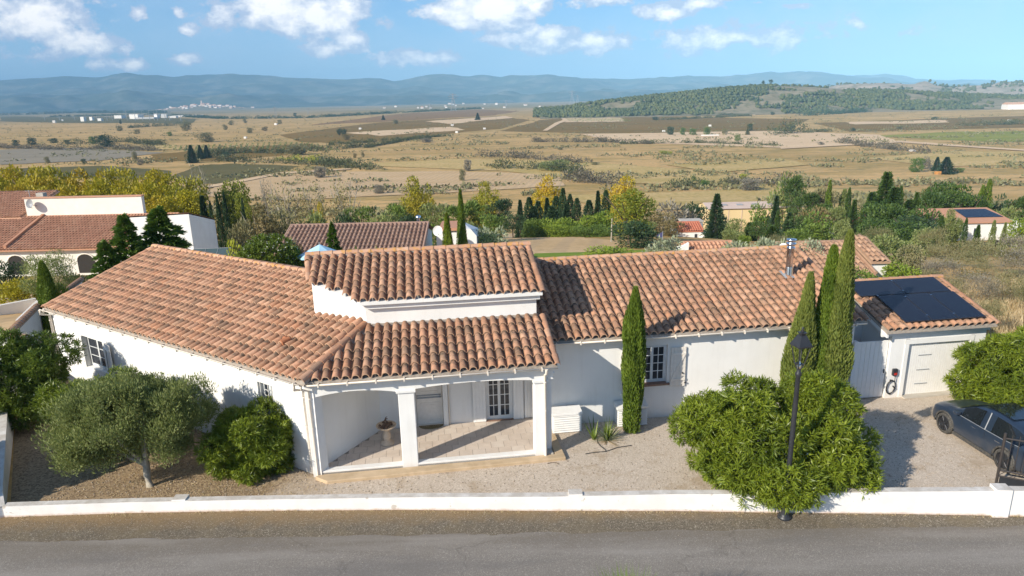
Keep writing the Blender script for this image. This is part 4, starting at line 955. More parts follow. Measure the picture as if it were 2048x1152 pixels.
# ================================================================ STREET LAMP
LP = (6.84, 15.21)
lamp = empty('street_lamp', (*LP, 0), .25, 'black lantern street lamp rising in front of the big oleander', 'street lamp')
MB().lathe([(0, 0), (.17, 0), (.17, .05), (.11, .08), (.095, .14), (.09, .3), (.072, .38), (.068, .45), (.064, .50), (.062, 1.0), (.062, 3.0), (.055, 3.9), (.075, 3.93), (.075, 3.98), (.05, 4.02), (.05, 4.12)], (0, 0, 0), 16).build('lamp_post', BLACK, lamp)
b0 = .075; b1 = .165; z0, z1, z2 = 4.22, 4.68, 4.95
mb = MB(); 
for sx, sy in ((1, 1), (1, -1), (-1, 1), (-1, -1)):
    mb.tube([(sx * b0, sy * b0, z0), (sx * b1 * .92, sy * b1 * .92, z1)], .014, 6); mb.tube([(sx * .02, sy * .02, 4.05), (sx * b0, sy * b0, z0)], .012, 6)
for (r, z) in ((b0, z0), (b1 * .92, z1 - .01)): mb.box(-r, r, -r, -r + .02, z - .01, z + .01).box(-r, r, r - .02, r, z - .01, z + .01).box(-r, -r + .02, -r + .02, r - .02, z - .01, z + .01).box(r - .02, r, -r + .02, r - .02, z - .01, z + .01)
mb.build('lantern_cage', BLACK, lamp)
def frust(mb, r0, z0, r1, z1): 
    mb.add([(-r0, -r0, z0), (r0, -r0, z0), (r0, r0, z0), (-r0, r0, z0), (-r1, -r1, z1), (r1, -r1, z1), (r1, r1, z1), (-r1, r1, z1)], [(0, 3, 2, 1), (4, 5, 6, 7), (0, 1, 5, 4), (1, 2, 6, 5), (2, 3, 7, 6), (3, 0, 4, 7)]); return mb
hood = frust(frust(frust(MB(), b1 * 1.12, z1, b1 * 1.12, z1 + .03), b1 * 1.08, z1 + .03, .07, z2), .05, z2, .065, z2 + .05)
hood.box(-.08, .08, -.08, .08, z2 + .05, z2 + .07).build('lantern_hood', BLACK, lamp)
MB().lathe([(.03, 0), (.045, .03), (.02, .07), (.035, .10), (0, .14)], (0, 0, z2 + .07), 10).build('finial', BLACK, lamp)
MB().lathe([(.05, 4.1), (.055, 4.2), (.03, 4.24), (.02, 4.3)], (0, 0, 0), 10).build('lamp_socket', STEEL, lamp)

# ================================================================ GATE at the right edge
gt = empty('driveway_gate', (13.03, 16.35, 0), rad(-27), 'dark iron driveway gate standing open behind the right pier', 'gate')
def bar(a, b, r=.022, nm='gate_bar'): return MB().tube([a, b], r, 6).build(nm, IRON, gt)
W2 = 3.0
bar((0, 0, .0), (0, 0, 1.65), .035, 'gate_stile'); bar((W2, 0, .0), (W2, 0, 1.65), .035, 'gate_stile')
bar((0, 0, .55), (W2, 0, .55), .028, 'gate_rail'); bar((0, 0, .38), (W2, 0, .38), .022, 'gate_rail'); bar((0, 0, 1.5), (W2, 0, 1.5), .025, 'gate_rail'); bar((0, 0, .08), (W2, 0, .08), .025, 'gate_rail')
MB().box(.05, W2 - .05, -.008, .008, .1, .36).build('gate_sheet', BLACK, gt)
for k in range(1, 18): x = W2 * k / 18; bar((x, 0, .56), (x, 0, 1.62), .011)
for k in range(0, 17, 2): x = W2 * k / 18; bar((x, .0, .38), (x + W2 / 18, .0, .55), .01)

# ================================================================ CAR
def build_car():
    car = empty('parked_car', (0, 0, 0), 0, 'dusty slate-blue compact crossover parked on the gravel by the hedge', 'car')
    # stations: x, z_top(centre), belt z, roof half width, side half width, sill z
    S = [(2.12,.66,.58,.50,.62,.32),(2.06,.82,.72,.62,.78,.24),(1.92,.92,.83,.68,.87,.21),(1.60,1.0,.90,.72,.895,.20),(1.28,1.05,.94,.74,.90,.20),(1.02,1.09,.95,.75,.90,.20),(.66,1.29,.955,.71,.90,.20),(.28,1.50,.96,.67,.90,.20),(-.15,1.575,.965,.66,.90,.20),(-.60,1.585,.975,.66,.90,.20),(-1.05,1.56,.99,.645,.90,.20),(-1.42,1.50,1.02,.62,.90,.20),(-1.72,1.36,1.05,.60,.89,.21),(-1.95,1.18,1.06,.60,.87,.24),(-2.05,1.02,.98,.60,.83,.28),(-2.11,.82,.78,.60,.78,.34)]
    def ring(st):
        x, zt, zb, wr, ws, zs = st
        zb = min(zb, zt - .03)
        half = [(0, zs), (ws - .10, zs), (ws - .02, zs + .07), (ws, zs + .25 if zb > zs + .3 else (zs + zb) / 2), (ws - .005, (zs + zb) / 2 + .08), (ws - .03, zb - .05), (ws - .055, zb)]
        wt = min(wr, ws - .06)
        half += [(ws - .055 + (wt - ws + .055) * .5, zb + (zt - .05 - zb) * .52), (wt, zt - .05), (wt - .10, zt - .015), (wt * .45, zt), (0, zt + .002)]
        return [(x, y, z) for y, z in half]
    R = [ring(s) for s in S]; n = len(R[0])
    V = []; F = []
    for r in R: V += r
    for r in R: V += [(x, -y, z) for x, y, z in r]
    off = len(R) * n
    for i in range(len(R) - 1):
        for k in range(n - 1):
            a, b, c_, d_ = i * n + k, i * n + k + 1, (i + 1) * n + k + 1, (i + 1) * n + k
            F.append((a, d_, c_, b)); F.append((off + a, off + b, off + c_, off + d_))
    for i, sgn in ((0, 1), (len(R) - 1, -1)):
        f = [i * n + k for k in range(n)] + [off + i * n + k for k in range(n - 1, -1, -1)]; F.append(f if sgn > 0 else f[::-1])
    me = bpy.data.meshes.new('body'); me.from_pydata(V, [], F); me.materials.append(CARP)
    bm = bmesh.new(); bm.from_mesh(me); bmesh.ops.remove_doubles(bm, verts=bm.verts, dist=.0005); bmesh.ops.recalc_face_normals(bm, faces=bm.faces)
    # cut real wheel openings
    bm.to_mesh(me); bm.free()
    body = link('body', me, car)
    sm = body.modifiers.new('s', 'SUBSURF'); sm.levels = 2; sm.render_levels = 2; me.polygons.foreach_set('use_smooth', [True] * len(me.polygons))
    WX = (1.30, -1.28)
    mb = MB()
    for wx in WX: mb.tube([(wx, -1.1, .36), (wx, 1.1, .36)], .415, 28)
    cut = mb.build('wheel_cutter', BLACK)
    bo = body.modifiers.new('b', 'BOOLEAN'); bo.object = cut; bo.operation = 'DIFFERENCE'
    dg = bpy.context.evaluated_depsgraph_get(); ev = body.evaluated_get(dg); nm = bpy.data.meshes.new_from_object(ev); body.modifiers.clear(); body.data = nm
    bpy.data.objects.remove(cut)
    for wx in WX: MB().box(wx - .36, wx + .36, -.6, .6, .15, .68).build('wheel_well', BLACK, car)
    # glass
    def P(i, t, k, lift=.006, side=1):
        a = Vector(R[i][k]); b = Vector(R[min(i + 1, len(R) - 1)][k]); p = a + (b - a) * t; return Vector((p.x, p.y * side, p.z))
    def quadstrip(name, idx, k0, k1, side=1, shrink=.0, mat=TINT, t0=0, t1=0):
        pts0 = []; pts1 = []
        for i in idx:
            a = Vector(R[i][k0]); b = Vector(R[i][k1]); mid = (Vector(R[i][k0 + 1]) if k1 - k0 == 2 else (a + b) / 2)
            lo = a + (mid - a) * .05; hi = b + (mid - b) * .10
            o_ = Vector((0, .012, .006)); pts0.append(lo + o_); pts1.append(hi + o_)
            if k1 - k0 == 2: pass
        V = []; F = []
        mids = [(Vector(R[i][k0 + 1]) + Vector((0, .014, .006))) for i in idx]
        for a, m_, b in zip(pts0, mids, pts1): V += [(a.x, a.y * side, a.z), (m_.x, m_.y * side, m_.z), (b.x, b.y * side, b.z)]
        for q in range(len(idx) - 1):
            for r_ in (0, 1): F.append((3 * q + r_, 3 * q + 3 + r_, 3 * q + 4 + r_, 3 * q + 1 + r_))
        MB().add(V, F, 0, True).build(name, mat, car)
    for s in (1, -1):
        quadstrip('side_window', [6, 7, 8], 6, 8, s); quadstrip('side_window', [9, 10, 11], 6, 8, s)
        quadstrip('quarter_window', [11, 12], 6, 8, s)
        fr = [Vector(R[i][6]) + Vector((0, .02, .004)) for i in (5, 6, 8, 10, 12)]
        MB().tube([(p.x, p.y * s, p.z) for p in fr], .009, 5).build('window_trim', GREY, car)
        p = Vector(R[8][6]) * .5 + Vector(R[9][6]) * .5; q = Vector(R[8][8]) * .5 + Vector(R[9][8]) * .5
        MB().tube([(p.x, (p.y + .02) * s, p.z), (q.x + .03, (q.y + .012) * s, q.z)], .018, 5).build('door_pillar', GREY, car)
        MB().box(.62, .80, .0, .17, -.06, .06).build('mirror', CARP, car, (0, .90 if s > 0 else -1.07, 1.06), bevel=.03)
        for x in (.05, -.95): MB().box(x - .1, x + .1, 0, .02, -.012, .012).build('door_handle', STEEL, car, (0, .885 if s > 0 else -.905, .84), bevel=.005)
        for x in (.55, -.42): MB().box(x - .004, x + .004, 0, .004, .28, .93).build('door_gap', BLACK, car, (0, .889 if s > 0 else -.893, 0))
        MB().box(-.9, .9, 0, .02, .17, .30).build('sill_trim', RUBBER, car, (0, .872 if s > 0 else -.892, 0), bevel=.008)
        for wx in WX:
            mb = MB(); pts = [(wx + math.cos(a) * .43, .893 * s, .36 + math.sin(a) * .43) for a in np.linspace(-.15, math.pi + .15, 15)]
            mb.tube(pts, .035, 6).build('arch_trim', RUBBER, car)
            w = MB()
            prof = [(.20, -.105), (.34, -.11), (.365, -.085), (.37, 0), (.365, .085), (.34, .11), (.265, .105)]
            vv = []; ff = []; sg_ = 24
            for r, y in prof: vv += [(math.cos(2 * math.pi * k / sg_) * r, y, math.sin(2 * math.pi * k / sg_) * r) for k in range(sg_)]
            for i in range(len(prof) - 1):
                for k in range(sg_): ff.append((i * sg_ + k, (i + 1) * sg_ + k, (i + 1) * sg_ + (k + 1) % sg_, i * sg_ + (k + 1) % sg_))
            wheel = empty('wheel', (wx, .81 * s, .37), 0 if s > 0 else math.pi); wheel.parent = car
            MB().add(vv, ff, 0, True).build('tyre', RUBBER, wheel)
            rm = MB(); rm.tube([(0, -.02, 0), (0, .05, 0)], .265, 24); rm.build('wheel_disc', BLACK, wheel)
            sp = MB()
            for k in range(5):
                a = 2 * math.pi * k / 5
                for da in (-.16, .16): sp.tube([(math.cos(a + da * .5) * .04, .085, math.sin(a + da * .5) * .04), (math.cos(a + da) * .255, .075, math.sin(a + da) * .255)], .018, 5)
            for k in range(24): a = 2 * math.pi * k / 24; b = 2 * math.pi * (k + 1) / 24; sp.tube([(math.cos(a) * .255, .08, math.sin(a) * .255), (math.cos(b) * .255, .08, math.sin(b) * .255)], .014, 4, cap=False)
            sp.tube([(0, .05, 0), (0, .095, 0)], .045, 10); sp.build('rim', MATS.get('dark_rim') or simple('dark_rim', (.07, .07, .075), .35, metal=.6), wheel)
        TL = simple('tail_light_red', (.55, .02, .03), .25) if s == 1 else MATS['tail_light_red']
        MB().box(-.16, .12, -.03, .02, -.05, .05).build('tail_light', TL, car, (-1.93, .80 * s, .93), .25 * s * -1, bevel=.02)
        MB().box(-.1, .12, -.03, .02, -.04, .05).build('headlight', PANE, car, (1.93, .76 * s, .72), .5 * s * -1 + math.pi, bevel=.02)
    def top_glass(name, i0, i1, w0, w1, lift=.02):
        (x0, z0), (x1, z1) = (S[i0][0], S[i0][1]), (S[i1][0], S[i1][1])
        V = []; F = []; n_ = 8
        for k in range(n_ + 1):
            t = -1 + 2 * k / n_; V += [(x0 + (x1 - x0) * .06, w0 * t, z0 + (z1 - z0) * .06 + lift - .035 * t * t), (x0 + (x1 - x0) * .92, w1 * t, z0 + (z1 - z0) * .92 + lift - .035 * t * t)]
        for k in range(n_): F.append((2 * k, 2 * k + 2, 2 * k + 3, 2 * k + 1))
        MB().add(V, F, 0, True).build(name, TINT, car)
    top_glass('windshield', 5, 7, .72, .62, .05); top_glass('rear_window', 13, 11, .54, .52, .03)
    MB().box(-1.0, .1, -.5, .5, 1.578, 1.597).build('roof_glass', TINT, car, bevel=.006)
    MB().box(-2.14, -2.10, -.26, .26, .48, .60).build('number_plate', WHITE, car)
    mb = MB(); mb.tube([(-1.2, 0, 1.55), (-1.32, 0, 1.66)], .012, 6); mb.build('aerial', BLACK, car)
    return car
car = build_car()
cf, cr_ = Vector((13.61, 19.49)), Vector((13.85, 17.22)); cd = (cf - cr_).normalized(); cs = .90
left = Vector((-cd.y, cd.x)); mid = (cf + cr_) / 2 - left * (.80 * cs) - cd * .01
car.location = (mid.x, mid.y, .012); car.rotation_euler = (0, 0, math.atan2(cd.y, cd.x)); car.scale = (cs, cs, cs)

# ================================================================ FOLIAGE BUILDERS (numpy)
def unit(a): return a / np.maximum(1e-6, np.linalg.norm(a, axis=1, keepdims=True))
def rdir(n): return unit(RNG.normal(size=(n, 3)))
def leaf_quads(P, D, L, Wd, roll=None):
    """rhombic leaves: base P, direction D, length L, width Wd"""
    n = len(P); D = unit(D); R_ = rdir(n); S = unit(np.cross(D, R_))
    L = np.broadcast_to(np.asarray(L, float).reshape(-1, 1), (n, 1)); Wd = np.broadcast_to(np.asarray(Wd, float).reshape(-1, 1), (n, 1))
    a = P; b = P + D * L * .45 + S * Wd * .5; c = P + D * L; d = P + D * L * .45 - S * Wd * .5
    V = np.stack([a, b, c, d], 1).reshape(-1, 3); F = np.arange(4 * n).reshape(-1, 4); return V, F
def merge(parts):
    V = []; F = []; o = 0
    for v, f in parts: V.append(v); F.append(f + o); o += len(v)
    return np.concatenate(V), np.concatenate(F)
def ell_points(n, clumps, shell=(.8, 1.0)):
    """points near the outside of a union of ellipsoids (cx,cy,cz,rx,ry,rz)"""
    C = np.array(clumps, float); area = (C[:, 3] * C[:, 4] + C[:, 4] * C[:, 5] + C[:, 3] * C[:, 5]); pr_ = area / area.sum()
    P = []; Nn = []; tot = 0
    while tot < n:
        k = RNG.choice(len(C), n, p=pr_); d = rdir(n); r = RNG.uniform(shell[0], shell[1], (n, 1))
        p = C[k, :3] + d * C[k, 3:] * r; nn = unit(d / C[k, 3:])
        ok = np.ones(n, bool)
        for c in C: ok &= (((p - c[:3]) / c[3:]) ** 2).sum(1) > (shell[0] * .86) ** 2
        p = p[ok]; nn = nn[ok]; P.append(p); Nn.append(nn); tot += len(p)
    return np.concatenate(P)[:n], np.concatenate(Nn)[:n]
def rosettes(P, A, k, L, Wd, spread=(.45, 1.45)):
    n = len(P); A = unit(A); P2 = np.repeat(P, k, 0); A2 = np.repeat(A, k, 0); R_ = rdir(n * k); S = unit(R_ - (R_ * A2).sum(1, keepdims=True) * A2)
    t = RNG.uniform(spread[0], spread[1], (n * k, 1)); D = A2 * np.cos(t) + S * np.sin(t)
    P2 = P2 + A2 * RNG.uniform(-.06, .04, (n * k, 1)) * (L / .15)
    return leaf_quads(P2, D, RNG.uniform(.7, 1.1, n * k) * L, Wd * RNG.uniform(.8, 1.2, n * k))
def limbs(base, tips, r0, mat, parent, name='trunk', seg=6):
    mb = MB()
    for tp_ in tips:
        b = Vector(base) + Vector((random.uniform(-r0, r0), random.uniform(-r0, r0), 0)) * .6; t = Vector(tp_)
        mid = b.lerp(t, .5) + Vector((random.uniform(-1, 1), random.uniform(-1, 1), .3)) * (t - b).length * .07
        mb.tube([b, mid, t], [r0, r0 * .65, r0 * .2], seg)
    return mb.build(name, mat, parent)
def bush(label, cat, x, y, z, clumps, n, k, L, Wd, mat, name='oleander_bush', up=.5, stems=14, stem_r=.025, inner=.55, core=True, flowers=0, z0=0.0, group=None):
    o = empty(name, (x, y, z), 0, label, cat, group)
    P, Nn = ell_points(n, clumps, (.80, 1.06)); keep = P[:, 2] > z0; P = P[keep]; Nn = Nn[keep]
    Pi, Ni = ell_points(int(n * inner), clumps, (.5, .8)); ki = Pi[:, 2] > z0; Pi = Pi[ki]; Ni = Ni[ki]
    nz = np.array([[0, 0, up]])
    V, F = merge([rosettes(P, Nn + nz, k, L, Wd), rosettes(Pi, Ni + nz, max(4, k // 2), L * 1.1, Wd * 1.3)])
    link('foliage', np_mesh('foliage', V, F), o, FOL[mat])
    idx = RNG.choice(len(Pi), min(stems, len(Pi)), replace=False); limbs((0, 0, 0), [tuple(Pi[i]) for i in idx], stem_r, BARK, o, 'stems', 5)
    if flowers:
        q = RNG.choice(len(P), flowers); V, F = rosettes(P[q] + Nn[q] * .06, Nn[q] + nz, 5, .05, .035, (.6, 1.5)); link('blossom', np_mesh('blossom', V, F), o, FOL['petals'])
    return o
def clumps_in(env, n, r, jit=.15, zmin=None):
    P, Nn = ell_points(n, env, (.55, .92)); out = []
    for p in P:
        if zmin is not None and p[2] < zmin: continue
        q = r * RNG.uniform(1 - jit * 2, 1 + jit * 2); out.append((p[0], p[1], p[2], q, q, q * .9))
    return out
# big oleander by the lamp
env = [(0, 0, 1.55, 2.1, 1.4, 1.35), (-1.4, .2, 1.3, 1.05, 1.1, 1.1), (1.3, -.1, 1.25, 1.35, 1.2, 1.1), (-.5, .1, 2.25, 1.1, 1.0, .8), (.9, .2, 2.15, 1.0, 1.0, .8), (0, -.4, .95, 2.1, 1.25, .6), (1.5, -.4, .9, 1.0, 1.0, .6), (1.1, -.65, .8, 1.3, .95, .55), (-.7, -.7, .8, 1.1, .95, .55), (-.2, -1.35, 1.05, .7, .5, .6), (-.7, .0, 2.0, 1.25, 1.0, .85), (-1.3, 0, 1.6, 1.0, 1.0, .9)]
cl = clumps_in(env, 98, .42, .2) + [(0, 0, 1.35, 1.5, 1.0, .9), (-.25, -1.62, 1.15, .34, .3, .34), (-.1, -1.6, .85, .36, .3, .34), (.15, -1.62, 1.0, .32, .3, .3)]
bush('large round oleander behind the low wall, around the street lamp', 'oleander', 7.05, 16.75, 0, cl, 5200, 14, .205, .028, 'oleander', up=.30, stems=26, flowers=10, z0=.2)
# oleander left of the porch
env = [(0, 0, .98, 1.15, .95, .98), (.5, -.1, .85, .9, .8, .85), (-.7, .1, .95, .8, .8, .85)]
bush('dense oleander against the house wall, left of the porch corner', 'oleander', -7.45, 17.95, 0, clumps_in(env, 30, .42) + [(0, 0, 1.0, .85, .7, .8)], 2000, 14, .18, .027, 'oleander', stems=14)
# oleander behind the olive
env = [(0, 0, 1.6, 1.6, 1.0, 1.1), (-1.2, .4, 1.5, 1.0, .8, .9), (1.1, -.2, 1.4, 1.0, .8, .9)]
bush('light green oleander between the olive tree and the left window', 'oleander', -12.6, 19.4, 0, clumps_in(env, 34, .42, .2) + [(0, 0, 1.3, 1.2, .8, .9)], 1900, 14, .19, .028, 'oleander', stems=14, flowers=8)
env = [(0, 0, 1.9, 1.55, 1.3, 1.5), (-.7, -.6, 1.3, 1.2, 1.0, 1.1), (.4, .5, 2.1, 1.2, 1.0, 1.1)]
bush('big dark oleander with a few white flowers in the far left corner of the yard', 'oleander', -16.9, 21.3, 0, clumps_in(env, 44, .5) + [(0, 0, 1.6, 1.1, .9, 1.1)], 2900, 14, .195, .029, 'oleander2', stems=18, flowers=70)
# clipped hedge on the right
env = [(0, 0, 1.5, 2.0, 1.1, 1.6), (1.6, .3, 1.55, 1.8, 1.2, 1.65), (-.8, -.1, 1.4, 1.2, .9, 1.45), (3.4, .4, 1.5, 1.8, 1.2, 1.6), (-.4, .1, 2.1, 1.1, .85, 1.0)]
bush('tall clipped oleander hedge between the garage and the car', 'hedge', 16.7, 21.2, 0, clumps_in(env, 60, .5, .06) + [(0, 0, 1.2, 1.7, .8, 1.2), (2, .3, 1.2, 1.7, .8, 1.2)], 5200, 14, .20, .028, 'oleander', name='oleander_hedge', up=.2, stems=16)

# olive tree
ot = empty('olive_tree', (-10.46, 17.32, 0), 0, 'spreading grey-green olive tree on a short pale trunk in the left yard', 'olive tree')
env = [(0, 0, 2.15, 1.85, 1.5, 1.05), (-1.2, -.1, 1.75, 1.1, 1.1, .85), (.9, .2, 2.35, 1.1, 1.1, .85), (-.3, -.3, 2.6, 1.2, 1.0, .75), (-1.3, .1, 2.3, .95, .9, .7)]
env += [(-1.6, -.3, 1.5, .85, .8, .6)]
env = [(a, b, c + .02, d, e, f) for a, b, c, d, e, f in env] + [(.6, .1, 1.55, 1.0, .9, .6)]
cl = clumps_in(env, 190, .33, .15, .98) + [(-.2, 0, 2.1, 1.1, .9, .7)]
P, Nn = ell_points(60000, cl, (.3, 1.15)); D = Nn * .55 + np.array([[0, 0, .8]]) + rdir(len(P)) * .45
V, F = leaf_quads(P, D, RNG.uniform(.06, .14, len(P)), .026); V2, F2 = leaf_quads(P + rdir(len(P)) * .03, D + rdir(len(P)) * .6, RNG.uniform(.05, .09, len(P)), .02)
V, F = merge([(V, F), (V2, F2)]); link('crown', np_mesh('crown', V, F), ot, FOL['olive'])
mb = MB(); mb.tube([(.0, 0, -.05), (-.02, 0, .35), (.0, .02, .8)], [.13, .10, .09], 9)
for a in range(9):
    t = random.choice([q for q in cl if q[2] > 1.9]); mb.tube([(0, 0, .7 + random.uniform(-.1, .1)), (t[0] * .5, t[1] * .5, .7 + (t[2] - .7) * .45), (t[0] * .9, t[1] * .9, t[2])], [.065, .04, .012], 6)
mb.build('trunk', PALEBARK, ot)

# cypresses
def cypress(label, x, y, z, h, r, mat, n=14000, lean=0, base=.12, lobes=9, name='cypress', group=None, L=.12, fat=.35, wob=.16, shape='spire'):
    o = empty(name, (x, y, z), random.uniform(0, 6), label, 'cypress', group)
    ph0 = RNG.uniform(0, 6.28, lobes); spv = RNG.uniform(.6, 1.4, lobes)
    def rad_(t, ph):
        prof = np.minimum(1, ((t + .02) / fat) ** .5) * np.maximum(0, 1 - np.maximum(0, t - .30) / .70) ** .62
        if shape == 'column': prof = np.clip((t + .35) / .6, 0, 1) ** .8 * np.maximum(0, 1 - (np.maximum(0, t - .62) / .38) ** 1.7)
        s = np.zeros_like(t)
        for k in range(lobes): s += np.maximum(0, np.cos(ph * (2 + k % 4) + ph0[k] + t * 3 * spv[k])) ** 2 * np.sin(t * 9 * spv[k] + ph0[k])
        return r * prof * (1 + wob * s / 1.6) + .015
    t = RNG.uniform(0, 1, n) ** .85; ph = RNG.uniform(0, 6.28, n); rr = rad_(t, ph) * RNG.uniform(.84, 1.03, n)
    P = np.stack([np.cos(ph) * rr + lean * t, np.sin(ph) * rr, base + t * (h - base) * .985], 1)
    D = np.stack([np.cos(ph) * .28, np.sin(ph) * .28, np.ones(n)], 1) + rdir(n) * .22
    parts = [leaf_quads(P, D, RNG.uniform(.6, 1.2, n) * L, L * .28)]
    # inner body
    nt_, na = 40, 26; tt = np.linspace(0, 1, nt_); aa = np.linspace(0, 2 * np.pi, na, endpoint=False); TT, AA = np.meshgrid(tt, aa, indexing='ij')
    R_ = rad_(TT.ravel(), AA.ravel()) * .84 * (1 - .9 * (TT.ravel() > .995)); CV = np.stack([np.cos(AA.ravel()) * R_ + lean * TT.ravel(), np.sin(AA.ravel()) * R_, base + TT.ravel() * (h - base) * .97], 1)
    CF = [(i * na + k, i * na + (k + 1) % na, (i + 1) * na + (k + 1) % na, (i + 1) * na + k) for i in range(nt_ - 1) for k in range(na)]
    parts.append((CV, np.array(CF))); V, F = merge(parts); link('foliage', np_mesh('foliage', V, F), o, FOL[mat])
    MB().tube([(0, 0, -.1), (0, 0, base + .3)], [.09, .07], 7).build('trunk', BARK, o); return o
cypress('single narrow bright green cypress in front of the right wing window', 3.76, 19.96, 0, 4.85, .275, 'cypress', 18000, 0, .04, 12, wob=.26, L=.15, shape='column')
cypress('shorter forked cypress just left of the lamp-side pair, left tip', 9.15, 20.75, 0, 4.75, .46, 'cypress2', 14000, .26, .06, L=.13)
cypress('slender cypress tip rising behind the shorter forked one', 9.42, 20.8, 0, 5.0, .40, 'cypress2', 12000, .02, .06, L=.13)
cypress('tall pointed bright cypress left of the tallest one, right of the lamp', 10.15, 20.9, 0, 5.85, .48, 'cypress', 14000, .02, .06, L=.13)
cypress('tallest dusky green cypress, beside the white side gate', 10.38, 20.7, 0, 6.35, .44, 'cypress2', 18000, .10, .06, L=.14)

# spiky palm-like plant by the covers
def blades(name, n, L, w, mat, parent, tilt=(.1, 1.2), droop=.5, seg=3, base=(0, 0, 0), br=.04):
    V = []; F = []
    for i in range(n):
        a = random.uniform(0, 6.28); t = random.uniform(*tilt); l = L * random.uniform(.6, 1.1); d = Vector((math.cos(a) * math.sin(t), math.sin(a) * math.sin(t), math.cos(t))); s = Vector((-math.sin(a), math.cos(a), 0)) * w
        p = Vector(base) + Vector((math.cos(a), math.sin(a), 0)) * random.uniform(0, br); o = len(V)
        for k in range(seg + 1):
            f = 1 - (k / seg) ** 1.5 * .95; V += [p - s * f, p + s * f]; p = p + d * (l / seg); d = (d + Vector((0, 0, -droop / seg))).normalized()
        for k in range(seg): F.append((o + 2 * k, o + 2 * k + 1, o + 2 * k + 3, o + 2 * k + 2))
    return link(name, np_mesh(name, [tuple(v) for v in V], F), parent, mat)
pp = empty('spiky_plant', (2.92, 19.45, 0), 0, 'spiky green palm-like plant between the two louvred covers', 'plant')
blades('leaves', 70, .62, .017, FOL['silver'], pp, (.3, 1.35), .5); blades('leaves', 34, .75, .022, FOL['oleander2'], pp, (.1, .8), .2)
blades('leaves', 7, .85, .035, FOL['oleander2'], pp, (.3, .6), .0, base=(-.42, .05, 0))
blades('dead_leaves', 26, .6, .02, FOL['dry'], pp, (1.2, 1.55), .1)
# shrub rising at the bottom of the picture
bp = empty('roadside_shrub', (1.98, 10.25, 0), 0, 'feathery yellow-green shrub tip at the bottom edge of the picture', 'shrub')
blades('foliage', 260, .95, .006, FOL['pine'], bp, (.0, .9), .1, 3, (0, 0, 1.35), .15); blades('foliage', 900, 1.2, .012, FOL['pine'], bp, (.2, 1.2), .25, 3, (0, 0, .9), .3); blades('foliage', 600, 1.2, .014, FOL['pine'], bp, (.4, 1.3), .3, 3, (0, 0, .5), .3); MB().tube([(0, 0, -.1), (.03, 0, 1.2), (0, .02, 2.3)], [.06, .04, .02], 6).build('stems', BARK, bp)
# grass and weeds at wall foot and litter
mb = []; 
for i in range(420):
    x = random.uniform(-13.5, 13); yb = np.interp(x, [-13.6, -7, .9, 6.9, 12.3], [15.94, 16.0, 15.71, 15.41, 15.09]) - abs(random.gauss(0, .06)) - .01
    if random.random() < .3 + .5 * noise.noise(Vector((x * .7, 0, 0))): continue
    for k in range(5): mb.append((x + random.gauss(0, .03), yb + random.gauss(0, .015)))
P = np.array([(x, y, .005) for x, y in mb]); D = np.array([[0, 0, .7]]) + rdir(len(P)) * .9; D[:, 2] = abs(D[:, 2])
V, F = leaf_quads(P, D, RNG.uniform(.03, .09, len(P)), .012); tag(link('weeds', np_mesh('weeds', V, F), mat=FOL['dry']), 'dry grass tufts and leaf litter along the foot of the low wall', 'weeds', kind='stuff')
# loose stones on verge and yard
def stones(name, n, gen, smin, smax, mat, label):
    V = []; F = []
    base = np.array([(1, 0, 0), (-1, 0, 0), (0, 1, 0), (0, -1, 0), (0, 0, .8), (0, 0, -.5)]); fs = np.array([(0, 2, 4), (2, 1, 4), (1, 3, 4), (3, 0, 4), (2, 0, 5), (1, 2, 5), (3, 1, 5), (0, 3, 5)])
    P = gen(n); s = RNG.uniform(smin, smax, (n, 1, 1)) * RNG.uniform(.6, 1.3, (n, 6, 1)); a = RNG.uniform(0, 6.28, n)
    B = np.repeat(base[None], n, 0) * s; ca, sa = np.cos(a)[:, None], np.sin(a)[:, None]; x = B[:, :, 0] * ca - B[:, :, 1] * sa; y = B[:, :, 0] * sa + B[:, :, 1] * ca; B = np.stack([x, y, B[:, :, 2]], 2) + P[:, None, :]
    V = B.reshape(-1, 3); F = (fs[None] + 6 * np.arange(n)[:, None, None]).reshape(-1, 3)
    tag(link(name, np_mesh(name, V, F), mat=mat), label, 'gravel', kind='stuff')
STM = tilemat('pebbles', [(.34, .28, .22), (.50, .42, .33), (.24, .20, .15), (.42, .34, .26)], dirtamt=.2)
def gy(n):
    x = RNG.uniform(-13, 15, n); y = RNG.uniform(16.2, 21.5, n); return np.stack([x, y, np.full(n, .016)], 1)
def gv(n):
    x = RNG.uniform(-14, 14, n); y = 15.75 - np.abs(RNG.normal(0, .55, n)); return np.stack([x, y, np.full(n, .012)], 1)
stones('loose_gravel', 9000, gy, .010, .028, STM, 'loose pale stones scattered over the gravel yard')
stones('roadside_grit', 4200, gv, .005, .013, STM, 'loose grit along the edge of the road')
# fallen leaves under olive and oleanders
P = np.stack([RNG.normal(-9.3, 2.2, 5000), RNG.normal(17.4, .8, 5000), np.full(5000, .02)], 1); P = P[(P[:, 1] > 16.3) & (P[:, 0] > -13)]
V, F = leaf_quads(P, rdir(len(P)) * np.array([[1, 1, .25]]), RNG.uniform(.03, .07, len(P)), .018); tag(link('leaf_litter', np_mesh('leaf_litter', V, F), mat=FOL['dry']), 'dry fallen leaves on the ground round the olive tree', 'leaf litter', kind='stuff')

